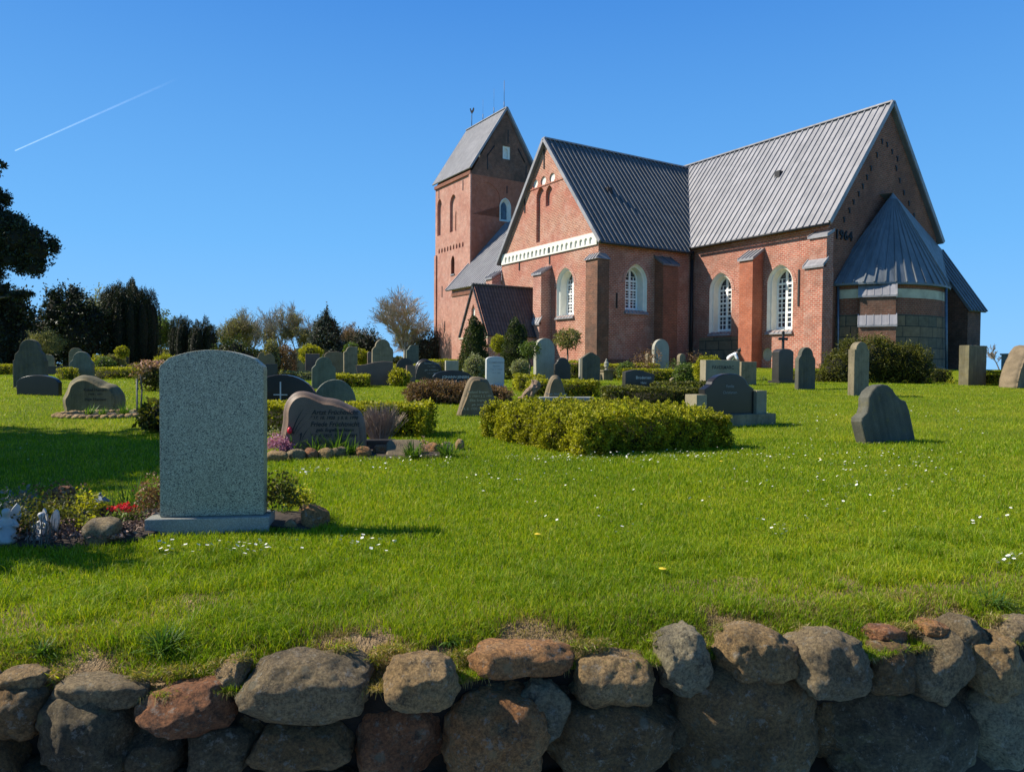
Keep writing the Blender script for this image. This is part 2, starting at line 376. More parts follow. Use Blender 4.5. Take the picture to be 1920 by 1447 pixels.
FOL = {
 'hedge': foliage('hedge_leaves', [(0, (0.12, 0.125, 0.01)), (0.5, (0.28, 0.28, 0.014)), (1, (0.52, 0.48, 0.03))], .45, namt=.4),
 'hedge_dark': foliage('dark_hedge_leaves', [(0, (0.035, 0.045, 0.008)), (0.6, (0.09, 0.095, 0.014)), (1, (0.22, 0.20, 0.025))]),
 'yellow': foliage('yellow_hedge_leaves', [(0, (0.13, 0.14, 0.01)), (0.5, (0.31, 0.30, 0.015)), (1, (0.52, 0.46, 0.02))], .4),
 'yew': foliage('yew_leaves', [(0, (0.010, 0.018, 0.009)), (0.6, (0.024, 0.035, 0.015)), (1, (0.055, 0.065, 0.022))], 0.12),
 'pine': foliage('pine_needles', [(0, (0.010, 0.018, 0.010)), (0.6, (0.022, 0.034, 0.016)), (1, (0.05, 0.07, 0.025))], 0.12),
 'thuja': foliage('thuja_leaves', [(0, (0.02, 0.035, 0.008)), (0.6, (0.05, 0.07, 0.012)), (1, (0.11, 0.13, 0.02))], 0.2),
 'olive': foliage('olive_leaves', [(0, (0.12, 0.12, 0.04)), (0.6, (0.22, 0.20, 0.07)), (1, (0.34, 0.31, 0.12))]),
 'green': foliage('green_leaves', [(0, (0.05, 0.08, 0.015)), (0.6, (0.11, 0.16, 0.03)), (1, (0.2, 0.26, 0.06))]),
 'pale': foliage('pale_leaves', [(0, (0.12, 0.13, 0.06)), (0.6, (0.25, 0.26, 0.12)), (1, (0.42, 0.42, 0.24))]),
 'rust': foliage('rusty_leaves', [(0, (0.10, 0.05, 0.02)), (0.5, (0.20, 0.11, 0.05)), (1, (0.34, 0.22, 0.12))], 0.25),
 'bluedark': foliage('blue_dark_leaves', [(0, (0.02, 0.03, 0.02)), (0.6, (0.05, 0.065, 0.045)), (1, (0.12, 0.14, 0.11))], 0.15),
 'straw': foliage('straw', [(0, (0.22, 0.15, 0.075)), (0.6, (0.40, 0.30, 0.17)), (1, (0.58, 0.48, 0.30))], 0.3),
 'pinkfl': foliage('pink_flowers', [(0, (0.35, 0.16, 0.14)), (0.6, (0.62, 0.36, 0.32)), (1, (0.75, 0.5, 0.42))], 0.3),
 'heather': foliage('heather_flowers', [(0, (0.20, 0.06, 0.14)), (0.5, (0.42, 0.16, 0.32)), (1, (0.62, 0.34, 0.5))], 0.3),
 'redfl': foliage('red_flowers', [(0, (0.4, 0.01, 0.03)), (1, (0.7, 0.03, 0.06))], 0.3),
 'silver': foliage('silver_leaves', [(0, (0.08, 0.10, 0.09)), (1, (0.24, 0.25, 0.22))], 0.2),
}
M['core'] = simple('shade_core', (0.018, 0.016, 0.008), 1.0, 0, 0.4, 9, 0.5)  # solid filler inside foliage, near-black so inner shade sits in its colour
M['bark'] = simple('bark', (0.12, 0.10, 0.08), 0.9, 0, 0.4, 6, 0.6)
M['bark_pale'] = simple('bark_pale', (0.26, 0.24, 0.20), 0.9, 0, 0.3, 6, 0.4)
M['twig'] = simple('twig', (0.36, 0.32, 0.26), 0.9, 0, 0.3, 3)
M['twig_brown'] = simple('twig_brown', (0.27, 0.21, 0.15), 0.9, 0, 0.3, 3)

# ------------------------------------------------------------------ terrain
def sm(t):
    t = np.clip(t, 0, 1); return t * t * (3 - 2 * t)
EDGE_A, EDGE_B = (-1.78, 2.47), (2.25, 3.14)
ESL = (EDGE_B[1] - EDGE_A[1]) / (EDGE_B[0] - EDGE_A[0])
def edge_y(x): return EDGE_A[1] + (np.asarray(x) - EDGE_A[0]) * ESL + 0.04 * np.sin(np.asarray(x) * 3.1) + 0.03 * np.sin(np.asarray(x) * 7.3 + 1)
def terrain(x, y):
    x = np.asarray(x, float); y = np.asarray(y, float)
    z = -1.08 + 0.5 * sm((y - 9) / 21)
    side = sm((x + 18) / 16)
    z = z + 0.58 * side * sm((y - 31) / 11)
    z = z - 3.4 * sm((y - 140) / 80)
    z = z + 0.015 * np.sin(x * 1.3 + 0.7 * y) * sm((y - 3) / 3) + 0.012 * np.sin(x * 0.6 - 1.1 * y + 2) * sm((y - 3) / 3)
    e = y - edge_y(x)
    z = z - 0.10 * (1 - sm((e - .04) / 0.35)) ** 2
    return z
def tz(x, y): return float(terrain(x, y))
def ray(px, py):
    return F_ + R_ * ((px - 960) / FPX) - U_ * ((py - 723.5) / FPX)
def at(px, py):
    """ground point seen at a pixel of the photograph"""
    d = ray(px, py); t = 2.2; 
    while t < 120:
        p = d * t
        if p.z < tz(p.x, p.y): break
        t += 0.04
    return Vector((p.x, p.y, tz(p.x, p.y)))
def atd(px, dist):
    d = ray(px, 690); x = d.x / d.y * dist
    return Vector((x, dist, tz(x, dist)))
def zpix(px, py, dist):
    d = ray(px, py); return d.z / d.y * dist
def m_per_px(dist): return dist / FPX

# lawn sheet
rows = np.concatenate([[0, .03, .08, .15, .25, .4], np.arange(.6, 6, .2), np.arange(6, 40, .6), np.arange(40, 130, 3.), [150, 180, 220, 300, 500, 900, 2000, 6000]])
cols = np.concatenate([[-5000, -2000, -900, -400, -200, -120, -80, -60], np.arange(-45, -14, 1.5), np.arange(-14, 14, .28), np.arange(14, 46, 1.5), [60, 80, 120, 200, 400, 900, 2000, 5000]])
X, T = np.meshgrid(cols, rows)
ey = edge_y(np.clip(X, -40, 40)); Y = ey + T
Z = terrain(X, Y)
Z += np.where(T < 6, 0.012 * np.sin(X * 9 + Y * 5) * np.sin(Y * 11 - X * 4), 0)
V = np.stack([X, Y, Z], -1).reshape(-1, 3)
nc, nr = len(cols), len(rows)
ii = (np.arange(nr - 1)[:, None] * nc + np.arange(nc - 1)[None]).ravel()
Fq = np.stack([ii, ii + 1, ii + nc + 1, ii + nc], -1)
# soil skirt going down behind the boulders
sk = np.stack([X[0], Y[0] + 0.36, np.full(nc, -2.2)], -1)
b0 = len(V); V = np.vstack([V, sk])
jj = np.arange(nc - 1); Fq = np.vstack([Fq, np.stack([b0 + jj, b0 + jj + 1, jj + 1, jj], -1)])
def lawn_mat():
    t = NT('lawn'); ob = t.coord()
    n1 = t.noise(0.55, 6, ob, 0.6); n2 = t.noise(9, 6, ob, 0.7); n3 = t.noise(60, 3, t.mapv(ob, (1, 0.35, 1)), 0.7)
    c = t.ramp(n1, [(0.32, (0.12, 0.165, 0.004)), (0.55, (0.185, 0.225, 0.005)), (0.75, (0.27, 0.265, 0.015))])
    c = t.mix(0.7, c, t.ramp(n2, [(0.3, (0.55, 0.6, 0.5)), (0.7, (1.4, 1.3, 1.3))]), 'MULTIPLY')
    c = t.mix(0.8, c, t.ramp(n3, [(0.3, (0.4, 0.45, 0.4)), (0.7, (1.5, 1.45, 1.4))]), 'MULTIPLY')
    xyz = t.n('SeparateXYZ', i0=ob)
    e = t.n('Math', {'operation': 'MULTIPLY_ADD'}, i0=xyz.outputs[0], i1=-ESL, i2=xyz.outputs[1]).outputs[0]
    e = t.n('Math', {'operation': 'SUBTRACT'}, i0=e, i1=EDGE_A[1] - EDGE_A[0] * ESL).outputs[0]
    e2 = t.n('Math', {'operation': 'MULTIPLY_ADD'}, i0=t.noise(3.2, 6, ob, 0.7), i1=-1.3, i2=e).outputs[0]
    zx = t.n('Math', {'operation': 'SINE'}, i0=t.n('Math', {'operation': 'MULTIPLY_ADD'}, i0=xyz.outputs[0], i1=7.9, i2=6.6).outputs[0]).outputs[0]
    e2 = t.n('Math', {'operation': 'MULTIPLY_ADD'}, i0=zx, i1=-.10, i2=e2).outputs[0]
    c = t.mix(t.ramp(e2, [(0.0, (1, 1, 1)), (0.10, (0, 0, 0))]), c, t.ramp(n2, [(0.3, (0.15, 0.095, 0.05)), (0.7, (0.32, 0.23, 0.13))]))
    return t.principled(Base_Color=c, Roughness=0.9, Specular_IOR_Level=0.1, Normal=t.bump(n3, 0.9, 0.04, t.bump(n2, 0.4, 0.05)))
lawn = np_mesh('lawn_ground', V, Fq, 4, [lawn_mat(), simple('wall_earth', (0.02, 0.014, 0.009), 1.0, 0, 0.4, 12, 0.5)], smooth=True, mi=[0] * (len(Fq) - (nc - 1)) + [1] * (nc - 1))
tag(lawn, kind='structure')
mb = MB(); mb.box((-60, -12, -2.3), (60, 2.2, -1.88))
tag(mb.build('lane_pavement', simple('lane', (0.16, 0.15, 0.13), 0.9, 0, 0.3, 10, 0.5)), kind='structure')
#@@PART2
# ------------------------------------------------------------------ boulder shapes
_ico = {}
def ico(sub):
    if sub not in _ico:
        bm = bmesh.new(); bmesh.ops.create_icosphere(bm, subdivisions=sub, radius=1.0)
        bm.verts.ensure_lookup_table()
        _ico[sub] = (np.array([v.co[:] for v in bm.verts]), np.array([[v.index for v in f.verts] for f in bm.faces])); bm.free()
    return _ico[sub]
def fnoise(P, scale, seed, octs=3, amp=0.55):
    o = np.zeros(len(P)); a = 1.0
    for k in range(octs):
        s = scale * 2.1 ** k
        o += a * np.array([noise.noise(Vector((p[0] * s + seed, p[1] * s - seed, p[2] * s + 2 * seed))) for p in P]); a *= amp
    return o
def rock_shape(sub, w, d, h, seed, k=3.0, cuts=6, rough=0.10, cutd=(0.72, 0.92)):
    P, Fc = ico(sub); P = P.copy(); r = random.Random(seed)
    rr = (np.abs(P) ** k).sum(1) ** (-1 / k); P *= rr[:, None]
    P *= (1 + 0.13 * fnoise(P, 0.9, seed * 1.7, 2))[:, None]
    for i in range(cuts):
        n = np.array([r.gauss(0, 1), r.gauss(0, .8), r.gauss(0, 1)]); n /= np.linalg.norm(n)
        D = r.uniform(*cutd) * (np.abs(P @ n).max())
        e = P @ n - D; e = np.where(e > 0, e, 0); P -= (e * 0.85)[:, None] * n
    q = P / np.linalg.norm(P, axis=1)[:, None]
    s3 = np.array([w, d, h]) / max(w, h)
    P += q * (rough * fnoise(P * s3, 2.3, seed * 3.1, 6, 0.56))[:, None]
    # normalise so the silhouette has the size asked for
    lo, hi = P.min(0), P.max(0)
    P = (P - (lo + hi) / 2) / ((hi - lo) / 2) * np.array([w, d, h]) / 2
    return P, Fc

# ------------------------------------------------------------------ boulder retaining wall
WA = math.atan(ESL)
WT = Vector((math.cos(WA), math.sin(WA), 0)); WN = Vector((math.sin(WA), -math.cos(WA), 0))
WP = Vector((EDGE_A[0], EDGE_A[1] + .03, 0)) + WN * 0.04
def onwall(px, py, off=0.0):
    d = ray(px, py); q = WP + WN * off
    return d * (q.dot(WN) / d.dot(WN))
wall = thing('boulder_wall', 'low dry stone wall of large round field boulders holding up the lawn edge', 'stone wall', (0, 0, 0))
B = [ # cx cy w h rot kind k cuts prot
 (15,1335,125,140,0,'brown',3,5,.02),(30,1272,95,42,0,'tan',3,5,.0),(180,1297,172,60,6,'grey',4,6,.02),(150,1397,198,168,4,'dark',3.2,6,.05),(343,1334,178,116,-4,'red',2.8,7,.06),
 (433,1264,62,66,-30,'tan',3.5,7,.0),(572,1294,252,142,2,'grey',3.2,8,.07),(562,1412,192,100,0,'brown',3,7,.05),(405,1422,128,130,0,'dark',2.8,5,.02),
 (268,1422,126,112,0,'dark',3,5,.02),(747,1404,180,150,0,'red',3.4,7,.03),(792,1279,146,120,4,'tan',3.5,8,.11),(982,1237,206,74,3,'orange',3.6,5,.03),
 (914,1298,92,52,0,'dark',3,6,.0),(940,1402,215,196,0,'orange',3.2,0,.09),(1020,1331,118,126,15,'blue',3.2,6,.04),(1160,1278,162,118,2,'tan',3.8,6,.05),
 (1165,1404,258,172,-6,'brown',3.0,6,.06),(1293,1246,104,152,-22,'blue',3.2,7,.05),(1434,1220,164,116,4,'tan',2.6,9,.06),(1430,1375,312,275,0,'brown',3.0,4,.05),
 (1573,1247,160,148,8,'grey',3.2,6,.11),(1687,1250,112,120,0,'brown',3,6,.06),(735,1335,96,80,5,'brown',3,5,-.03),(868,1345,110,120,0,'dark',3,5,-.03),(1595,1365,150,150,0,'brown',3,5,-.03),(1820,1320,120,120,0,'dark',3,5,-.03),(455,1395,90,120,0,'brown',3,5,-.03),(1300,1360,90,140,0,'dark',3,5,-.03),(655,1310,70,90,0,'dark',3,5,-.04),(1715,1405,330,245,22,'dark',3,5,.06),(1770,1257,118,205,48,'grey',3.4,7,.05),
 (1675,1184,80,34,5,'red',3.5,6,.0),(1765,1176,66,38,15,'orange',3,7,.01),(1828,1192,72,88,25,'grey',3.4,8,.02),(1885,1250,100,146,-15,'tan',3.2,7,.07),
 (1900,1368,150,170,-20,'blue',3,6,.04),(1925,1180,85,58,0,'grey',3,6,.02),(1600,1428,70,70,0,'dark',3,5,0),(700,1290,40,60,10,'dark',3,5,-.02),
 (1050,1300,60,70,0,'dark',3,4,-.05),(650,1380,60,60,0,'dark',3,4,-.05),(865,1380,60,90,0,'dark',3,4,-.05),(1240,1330,60,60,0,'dark',3,4,-.05),
 (-110,1340,150,140,10,'grey',3,5,.04),(-90,1450,190,130,0,'brown',3,5,.04),(-280,1370,190,160,0,'tan',3,6,.05),(2050,1250,140,150,10,'tan',3,6,.04),(2080,1390,180,160,0,'brown',3,5,.04),(2240,1280,170,190,0,'grey',3,6,.05),
 (60,1520,190,120,0,'brown',3,5,.04),(300,1530,220,120,0,'dark',3,5,.04),(560,1530,230,120,0,'grey',3,5,.04),(800,1540,220,110,0,'brown',3,5,.04),(1080,1560,260,120,0,'dark',3,5,.04),(1330,1580,240,110,0,'grey',3,5,.04),(1570,1560,210,120,0,'brown',3,5,.04),(1800,1590,240,120,0,'dark',3,5,.04),
]
for i, (cx, cy, w, h, rot, kd, k, cuts, prot) in enumerate(B):
    if cy - h / 2 < 1290 and cy < 1345: cy += 10
    c = onwall(cx, cy, prot)
    s = c.y / FPX * (1.0 - prot * 0.0)
    top_row = cy - h / 2 < 1300 and cy < 1350
    W, H = w * s * (1.03 if top_row else 1.07), h * s * (.90 if top_row else 1.06)
    dep = min(W, H) * (0.72 if top_row else .95) + 0.08
    inframe = -60 < cx < 1980 and cy < 1500
    P, Fc = rock_shape(5 if inframe else 3, W, dep, H, 11 + i * 3, k, cuts + 2, 0.105)
    if cx == 940 and cy == 1405:   # pointed slab: pinch towards the top
        zz = (P[:, 2] / H + 0.5)
        P[:, 0] = P[:, 0] * (1 - 0.90 * zz ** 1.05) - W * 0.02 * zz
        P[:, 1] *= (1 - 0.5 * zz)
    a = rad(rot); ca, sa = math.cos(a), math.sin(a)
    P = np.stack([P[:, 0] * ca + P[:, 2] * sa, P[:, 1], -P[:, 0] * sa + P[:, 2] * ca], -1)
    ctr = c - WN * (dep * 0.42 - prot * .3)
    o = np_mesh('boulder', P, Fc, 3, ROCK[kd], wall, tuple(ctr), smooth=True, rz=WA)

# the wall runs on past both edges of the view
rw = random.Random(77)
for side, t0, t1 in ((-1, -3.6, -.75), (1, 5.15, 8.6)):
    for row in range(3):
        t_ = t0
        while t_ < t1:
            w_ = rw.uniform(.26, .46); h_ = rw.uniform(.20, .26); q = WP + WT * (t_ + w_ / 2); z_ = -1.26 - row * .23 + rw.uniform(-.02, .02)
            P, Fc = rock_shape(3, w_ * 1.1, .32, h_ * 1.15, rw.randint(1, 999), 3.0, 6, .09)
            np_mesh('boulder', P, Fc, 3, ROCK[rw.choice(['grey', 'tan', 'brown', 'dark', 'red'])], wall, (q.x - WN.x * .12, q.y - WN.y * .12, z_), smooth=True, rz=WA)
            t_ += w_

# ------------------------------------------------------------------ leaves
def unit(v): return v / np.maximum(np.linalg.norm(v, axis=-1, keepdims=True), 1e-9)
def leaf_verts(P, Nr, size, out=0.8, elong=1.6, jit=0.35, up=0.0, r=rng):
    n = len(P)
    d = unit(Nr * out + r.normal(size=(n, 3)) + np.array([0, 0, up]))
    s = unit(np.cross(d, r.normal(size=(n, 3))))
    L = (size * (1 + jit * r.normal(size=n)).clip(0.4, 2.0))[:, None]
    w = L / elong / 2
    a = P - d * L * .3; t = P + d * L * .7; m = P + d * L * .2
    nn = np.cross(d, s) * L * .08
    return np.stack([a, m - s * w + nn, t, m + s * w + nn], 1).reshape(-1, 3)
def leaf_mesh(name, P, Nr, size, mats, parent=None, core=None, core_mi=0, **k):
    V = leaf_verts(P, Nr, size, **k); n = len(P)
    Fq = np.arange(4 * n).reshape(n, 4)
    if core is not None:
        cv, cf = core
        cf4 = np.concatenate([cf, cf[:, :1]], 1) if cf.shape[1] == 3 else cf
        # triangles stay triangles: build through two meshes joined as degenerate-free quads
        me_faces = [tuple(f) for f in Fq] + [tuple(int(i) + 4 * n for i in f) for f in cf]
        me = bpy.data.meshes.new(name)
        nq, ncf, kc = n, len(cf), cf.shape[1]
        VV = np.vstack([V, cv]); me.vertices.add(len(VV)); me.vertices.foreach_set('co', VV.astype(np.float32).ravel())
        loops = np.concatenate([Fq.ravel(), (cf + 4 * n).ravel()]).astype(np.int32)
        me.loops.add(len(loops)); me.loops.foreach_set('vertex_index', loops)
        me.polygons.add(nq + ncf)
        tot = np.concatenate([np.full(nq, 4), np.full(ncf, kc)]).astype(np.int32)
        me.polygons.foreach_set('loop_start', np.concatenate([[0], np.cumsum(tot)[:-1]]).astype(np.int32))
        me.polygons.foreach_set('loop_total', tot)
        me.polygons.foreach_set('material_index', np.concatenate([np.zeros(nq), np.full(ncf, core_mi)]).astype(np.int32))
        me.update(calc_edges=True)
        return link(name, me, mats, parent)
    return np_mesh(name, V, Fq, 4, mats, parent)

def lobe_points(lobes, dens, lump=0.12, seed=1, shell=(0.78, 1.05), low=-1.0, amp_f=3.0):
    """points in the outer shell of a union of ellipsoids; lobes = (cx,cy,cz,rx,ry,rz)"""
    r = np.random.default_rng(seed); PP, NN = [], []
    L = np.array(lobes, float)
    for i, (cx, cy, cz, rx, ry, rz) in enumerate(L):
        area = 4 * math.pi * (((rx*ry)**1.6 + (rx*rz)**1.6 + (ry*rz)**1.6) / 3) ** (1/1.6)
        n = max(20, int(area * dens))
        u = unit(r.normal(size=(n, 3))); u = u[u[:, 2] > low]
        ph = r.uniform(0, 9, 6)
        l = 1 + lump * (np.sin(u[:, 0] * amp_f * 2 + ph[0]) * np.sin(u[:, 1] * amp_f * 2 + ph[1]) + 0.6 * np.sin(u[:, 2] * amp_f * 3 + ph[2] + u[:, 0] * 4)) + lump * 0.5 * r.normal(size=len(u))
        rad_ = r.uniform(*shell, size=len(u)) * l
        P = u * rad_[:, None] * np.array([rx, ry, rz]) + np.array([cx, cy, cz])
        Nn = unit(u / np.array([rx, ry, rz]))
        keep = np.ones(len(P), bool)
        for j in range(len(L)):
            if j != i:
                q = (P - L[j, :3]) / L[j, 3:]
                keep &= (q ** 2).sum(1) > 0.5
        PP.append(P[keep]); NN.append(Nn[keep])
    return np.vstack(PP), np.vstack(NN)
def lobe_core(lobes, f=0.72, sub=2):
    P, Fc = ico(sub); VV, FF = [], []; b = 0
    for (cx, cy, cz, rx, ry, rz) in lobes:
        VV.append(P * f * np.array([rx, ry, rz]) + np.array([cx, cy, cz])); FF.append(Fc + b); b += len(P)
    return np.vstack(VV), np.vstack(FF)
def crown(name, lobes, dens, size, mats, parent, seed=1, core=True, **k):
    kw = {a: k.pop(a) for a in ('lump', 'shell', 'low', 'amp_f') if a in k}
    P, Nn = lobe_points(lobes, dens, seed=seed, **kw)
    return leaf_mesh(name, P, Nn, size, list(mats) + [M['core']], parent, core=lobe_core(lobes) if core else None, core_mi=1, **k)

def hedge(name, label, cat, corners, h, dens, size, mat, base=None, seed=3, lump=0.035, group=None, tuft=0.0):
    """clipped hedge: an upright prism over a convex footprint; leaves on all sides"""
    r = np.random.default_rng(seed)
    C = [Vector((c[0], c[1], 0)) for c in corners]; n = len(C); ctr = sum(C, Vector()) / n
    PP, NN = [], []
    gz = lambda p: terrain(p[:, 0], p[:, 1])
    for i in range(n):
        a, b = C[i], C[(i + 1) % n]; L = (b - a).length; nn = Vector((b.y - a.y, a.x - b.x, 0)).normalized()
        if nn.dot(a - ctr) < 0: nn = -nn
        m = int(L * h * dens * 1.3); u = r.uniform(-.02, 1.02, m)[:, None]; z = r.uniform(0, 1, m)
        P = np.array(a)[None] * (1 - u) + np.array(b)[None] * u
        taper = (z ** 6 * 0.06 + (1 - z) ** 4 * 0.05)
        wob = lump * (np.sin(u[:, 0] * L * 7 + i + .6 * np.sin(u[:, 0] * L * 3.1)) * .5 + .5 * np.sin(u[:, 0] * L * 7 + i) * np.sin(z * h * 9 + 2 * i) + 0.6 * np.sin(u[:, 0] * L * 19 + 2 * np.sin(z * 7))) + r.normal(size=m) * 0.012
        P = P + np.array(nn)[None] * (wob - taper - r.uniform(0, .10, m) ** 1.0)[:, None]
        P[:, 2] = gz(P) + z * h
        PP.append(P); NN.append(np.tile(np.array(nn), (m, 1)))
    # top
    A = 0
    for i in range(1, n - 1):
        a, b, c = C[0], C[i], C[i + 1]; ar = (b - a).cross(c - a).length / 2
        m = int(ar * dens); u = r.uniform(0, 1, m); v = r.uniform(0, 1, m); f = u + v > 1; u[f] = 1 - u[f]; v[f] = 1 - v[f]
        P = np.array(a)[None] + u[:, None] * np.array(b - a)[None] + v[:, None] * np.array(c - a)[None]
        P[:, 2] = gz(P) + h + lump * np.sin(P[:, 0] * 6) * np.sin(P[:, 1] * 7 + 1) + r.normal(size=m) * 0.012 + tuft * np.abs(np.sin(P[:, 0] * 19 + 3 * np.sin(P[:, 1] * 5)) * np.sin(P[:, 1] * 23)) ** 2
        PP.append(P); NN.append(np.tile(np.array([0, 0, 1.]), (m, 1)))
    P, Nn = np.vstack(PP), np.vstack(NN)
    # core
    cv = []
    for k in (0.05, h - 0.11):
        for ci, c in enumerate(C):
            e1, e2 = C[ci - 1] - c, C[(ci + 1) % n] - c
            q = c + e1.normalized() * min(.17, e1.length * .3) + e2.normalized() * min(.17, e2.length * .3); cv.append((q.x, q.y, tz(q.x, q.y) + k))
    cf = [[i, (i + 1) % n, n + (i + 1) % n] for i in range(n)] + [[i, n + (i + 1) % n, n + i] for i in range(n)] + [[n, n + i, n + i + 1] for i in range(1, n - 1)]
    o = leaf_mesh(name, P, Nn, size, [mat, M['core']], None, core=(np.array(cv), np.array(cf)), core_mi=1, out=0.9)
    return tag(o, label, cat, group)
def rect(cx, cy, L, D, ang):
    a = rad(ang); t = (math.cos(a), math.sin(a)); n = (-t[1], t[0])
    return [(cx + t[0]*s*L/2 + n[0]*q*D/2, cy + t[1]*s*L/2 + n[1]*q*D/2) for s, q in ((-1,-1),(1,-1),(1,1),(-1,1))]

# ------------------------------------------------------------------ bare and leafy trees
def branch_segments(h, seed, levels=5, spread=0.55, trunk=0.16, nbr=(3, 4), first=0.22, upb=0.25, trunk_frac=0.3, shrink=0.72):
    r = random.Random(seed); S = []
    def go(p, d, L, rr, lev):
        if lev > levels: return
        k = 3 if lev < 2 else 2
        q = p
        for i in range(k):
            d2 = (d + Vector((r.gauss(0, .10), r.gauss(0, .10), r.gauss(0, .06) + 0.03))).normalized()
            e = q + d2 * (L / k); r1 = rr * (1 - 0.22 / k * 1.6)
            S.append((q, e, rr, r1)); q = e; rr = r1; d = d2
            if lev > 0 or i > 0:
                for _ in range(r.randint(*nbr) - 1 if lev < levels else 1):
                    az = r.uniform(0, 2 * math.pi); t = spread * r.uniform(.6, 1.3)
                    o = d.orthogonal().normalized(); o = (Matrix.Rotation(az, 3, d) @ o)
                    nd = (d * math.cos(t) + o * math.sin(t) + Vector((0, 0, upb))).normalized()
                    go(q, nd, L * shrink * r.uniform(.7, 1.1), rr * 0.6, lev + 1)
    go(Vector((0, 0, -0.2)), Vector((0, 0, 1)), h * trunk_frac, trunk, 0)
    m = max(s[1].z for s in S); f = h / m
    return [(a * f, b * f, x * 1, y * 1) for a, b, x, y in S]
def seg_arrays(S, n=3, rmin=0.008):
    A = np.array([s[0][:] for s in S]); B = np.array([s[1][:] for s in S]); ra = np.maximum(np.array([s[2] for s in S]), rmin); rb = np.maximum(np.array([s[3] for s in S]), rmin)
    d = unit(B - A); o = unit(np.cross(d, np.where(np.abs(d[:, 2:3]) > .9, [[1., 0, 0]], [[0, 0, 1.]]))); p = np.cross(d, o)
    V = []
    for e, rr in ((A, ra), (B, rb)):
        for k in range(n):
            t = 2 * math.pi * k / n; V.append(e + (o * math.cos(t) + p * math.sin(t)) * rr[:, None])
    V = np.stack(V, 1); m = len(S); Fq = []
    for k in range(n):
        j = (k + 1) % n; Fq.append(np.stack([np.full(m, k), np.full(m, j), np.full(m, n + j), np.full(m, n + k)], -1) + (np.arange(m) * 2 * n)[:, None])
    return V.reshape(-1, 3), np.concatenate(Fq)
def bare_tree(name, label, cat, loc, h, seed, mat_t, mat_c, group=None, levels=5, spread=.55, trunk=.16, rmin=.012, leaves=None, sx=1.0, **k):
    root = thing(name, label, cat, loc, group=group)
    S = branch_segments(h, seed, levels, spread, trunk, **k)
    big = [s for s in S if s[2] > trunk * .45]; sml = [s for s in S if s[2] <= trunk * .45]
    V, Fc = seg_arrays(big, 6, rmin); V[:, :2] *= sx; np_mesh('trunk', V, Fc, 4, M[mat_t], root, smooth=True)
    V, Fc = seg_arrays(sml, 3, rmin); V[:, :2] *= sx; np_mesh('crown', V, Fc, 4, M[mat_c], root)
    if leaves:
        fm, ls, frac = leaves
        E = np.array([s[1][:] for s in sml]); E[:, :2] *= sx
        r = np.random.default_rng(seed); E = np.repeat(E, max(1, int(frac)), 0); E = E + r.normal(size=E.shape) * ls * 1.2
        leaf_mesh('foliage', E, unit(r.normal(size=E.shape)), ls, FOL[fm], root)
    return root
def leafy(name, label, cat, loc, lobes, dens, size, mat, trunk=None, seed=1, group=None, core=True, **k):
    root = thing(name, label, cat, loc, group=group)
    crown('crown', lobes, dens, size, [FOL[mat]], root, seed, core, **k)
    mb = MB()
    th, tr = trunk if trunk else (0.5, 0.08)
    mb.tube((0, 0, -0.2), (0, 0, th), tr, tr * .7)
    if trunk:
        for j, (cx, cy, cz, rx, ry, rz) in enumerate(lobes[:6]): mb.tube((0, 0, th * .8), (cx, cy, cz), tr * .5, tr * .15, 6)
    mb.build('trunk', M['bark'], root, uv=False)
    return root
#@@PART3
# ------------------------------------------------------------------ text
def text_mesh(body, size=0.1, shear=0.0, align='CENTER', extr=0.0, spacing=1.0, line=1.0, bold=0.0):
    cu = bpy.data.curves.new('txt', 'FONT'); cu.body = body; cu.size = size; cu.shear = shear; cu.align_x = align; cu.align_y = 'CENTER'
    cu.extrude = extr; cu.space_character = spacing; cu.space_line = line; cu.offset = bold; cu.resolution_u = 3
    ob = bpy.data.objects.new('txt', cu); col.objects.link(ob)
    dg = bpy.context.evaluated_depsgraph_get(); dg.update()
    me = bpy.data.meshes.new_from_object(ob.evaluated_get(dg))
    bpy.data.objects.remove(ob); bpy.data.curves.remove(cu)
    return me
def text_on(name, body, size, mat, parent, O, U, Vv, **k):
    """text lying in the plane O + U x + V y of the parent's frame"""
    me = text_mesh(body, size, **k)
    U = Vector(U); Vv = Vector(Vv); Nn = U.cross(Vv)
    m = Matrix(((U.x, Vv.x, Nn.x, O[0]), (U.y, Vv.y, Nn.y, O[1]), (U.z, Vv.z, Nn.z, O[2]), (0, 0, 0, 1)))
    me.transform(m); me.materials.clear()
    return link(name, me, mat, parent)

# ------------------------------------------------------------------ church (local x = east, y = north)
CH = thing('church', 'large medieval red brick church with grey lead roofs, square tower and round apse', 'church', (18.24, 42.0, 0), rad(-58))
class Plane:
    def __init__(s, face, c): s.face, s.c = face, c
    def P(s, u, z, d=0.0):
        if s.face == 'S': return (u, s.c - d, z)
        if s.face == 'E': return (s.c + d, u, z)
        if s.face == 'W': return (s.c - d, u, z)
        if s.face == 'N': return (u, s.c + d, z)
    def out(s): return {'S': Vector((0,-1,0)), 'E': Vector((1,0,0)), 'W': Vector((-1,0,0)), 'N': Vector((0,1,0))}[s.face]
def arch(uc, z0, a, H, n=7, rise=None):
    rise = rise or a * 1.25; hs_ = z0 + H - rise; R = (rise * rise + a * a) / (2 * a)
    pts = [(uc - a, z0), (uc + a, z0)]
    cx = uc + a - R; t1 = math.asin(min(1, rise / R))
    right = [(cx + R * math.cos(t), hs_ + R * math.sin(t)) for t in [t1 * i / n for i in range(n + 1)]]
    left = [(2 * uc - p[0], p[1]) for p in reversed(right[:-1])]
    return pts + right + left   # counter-clockwise
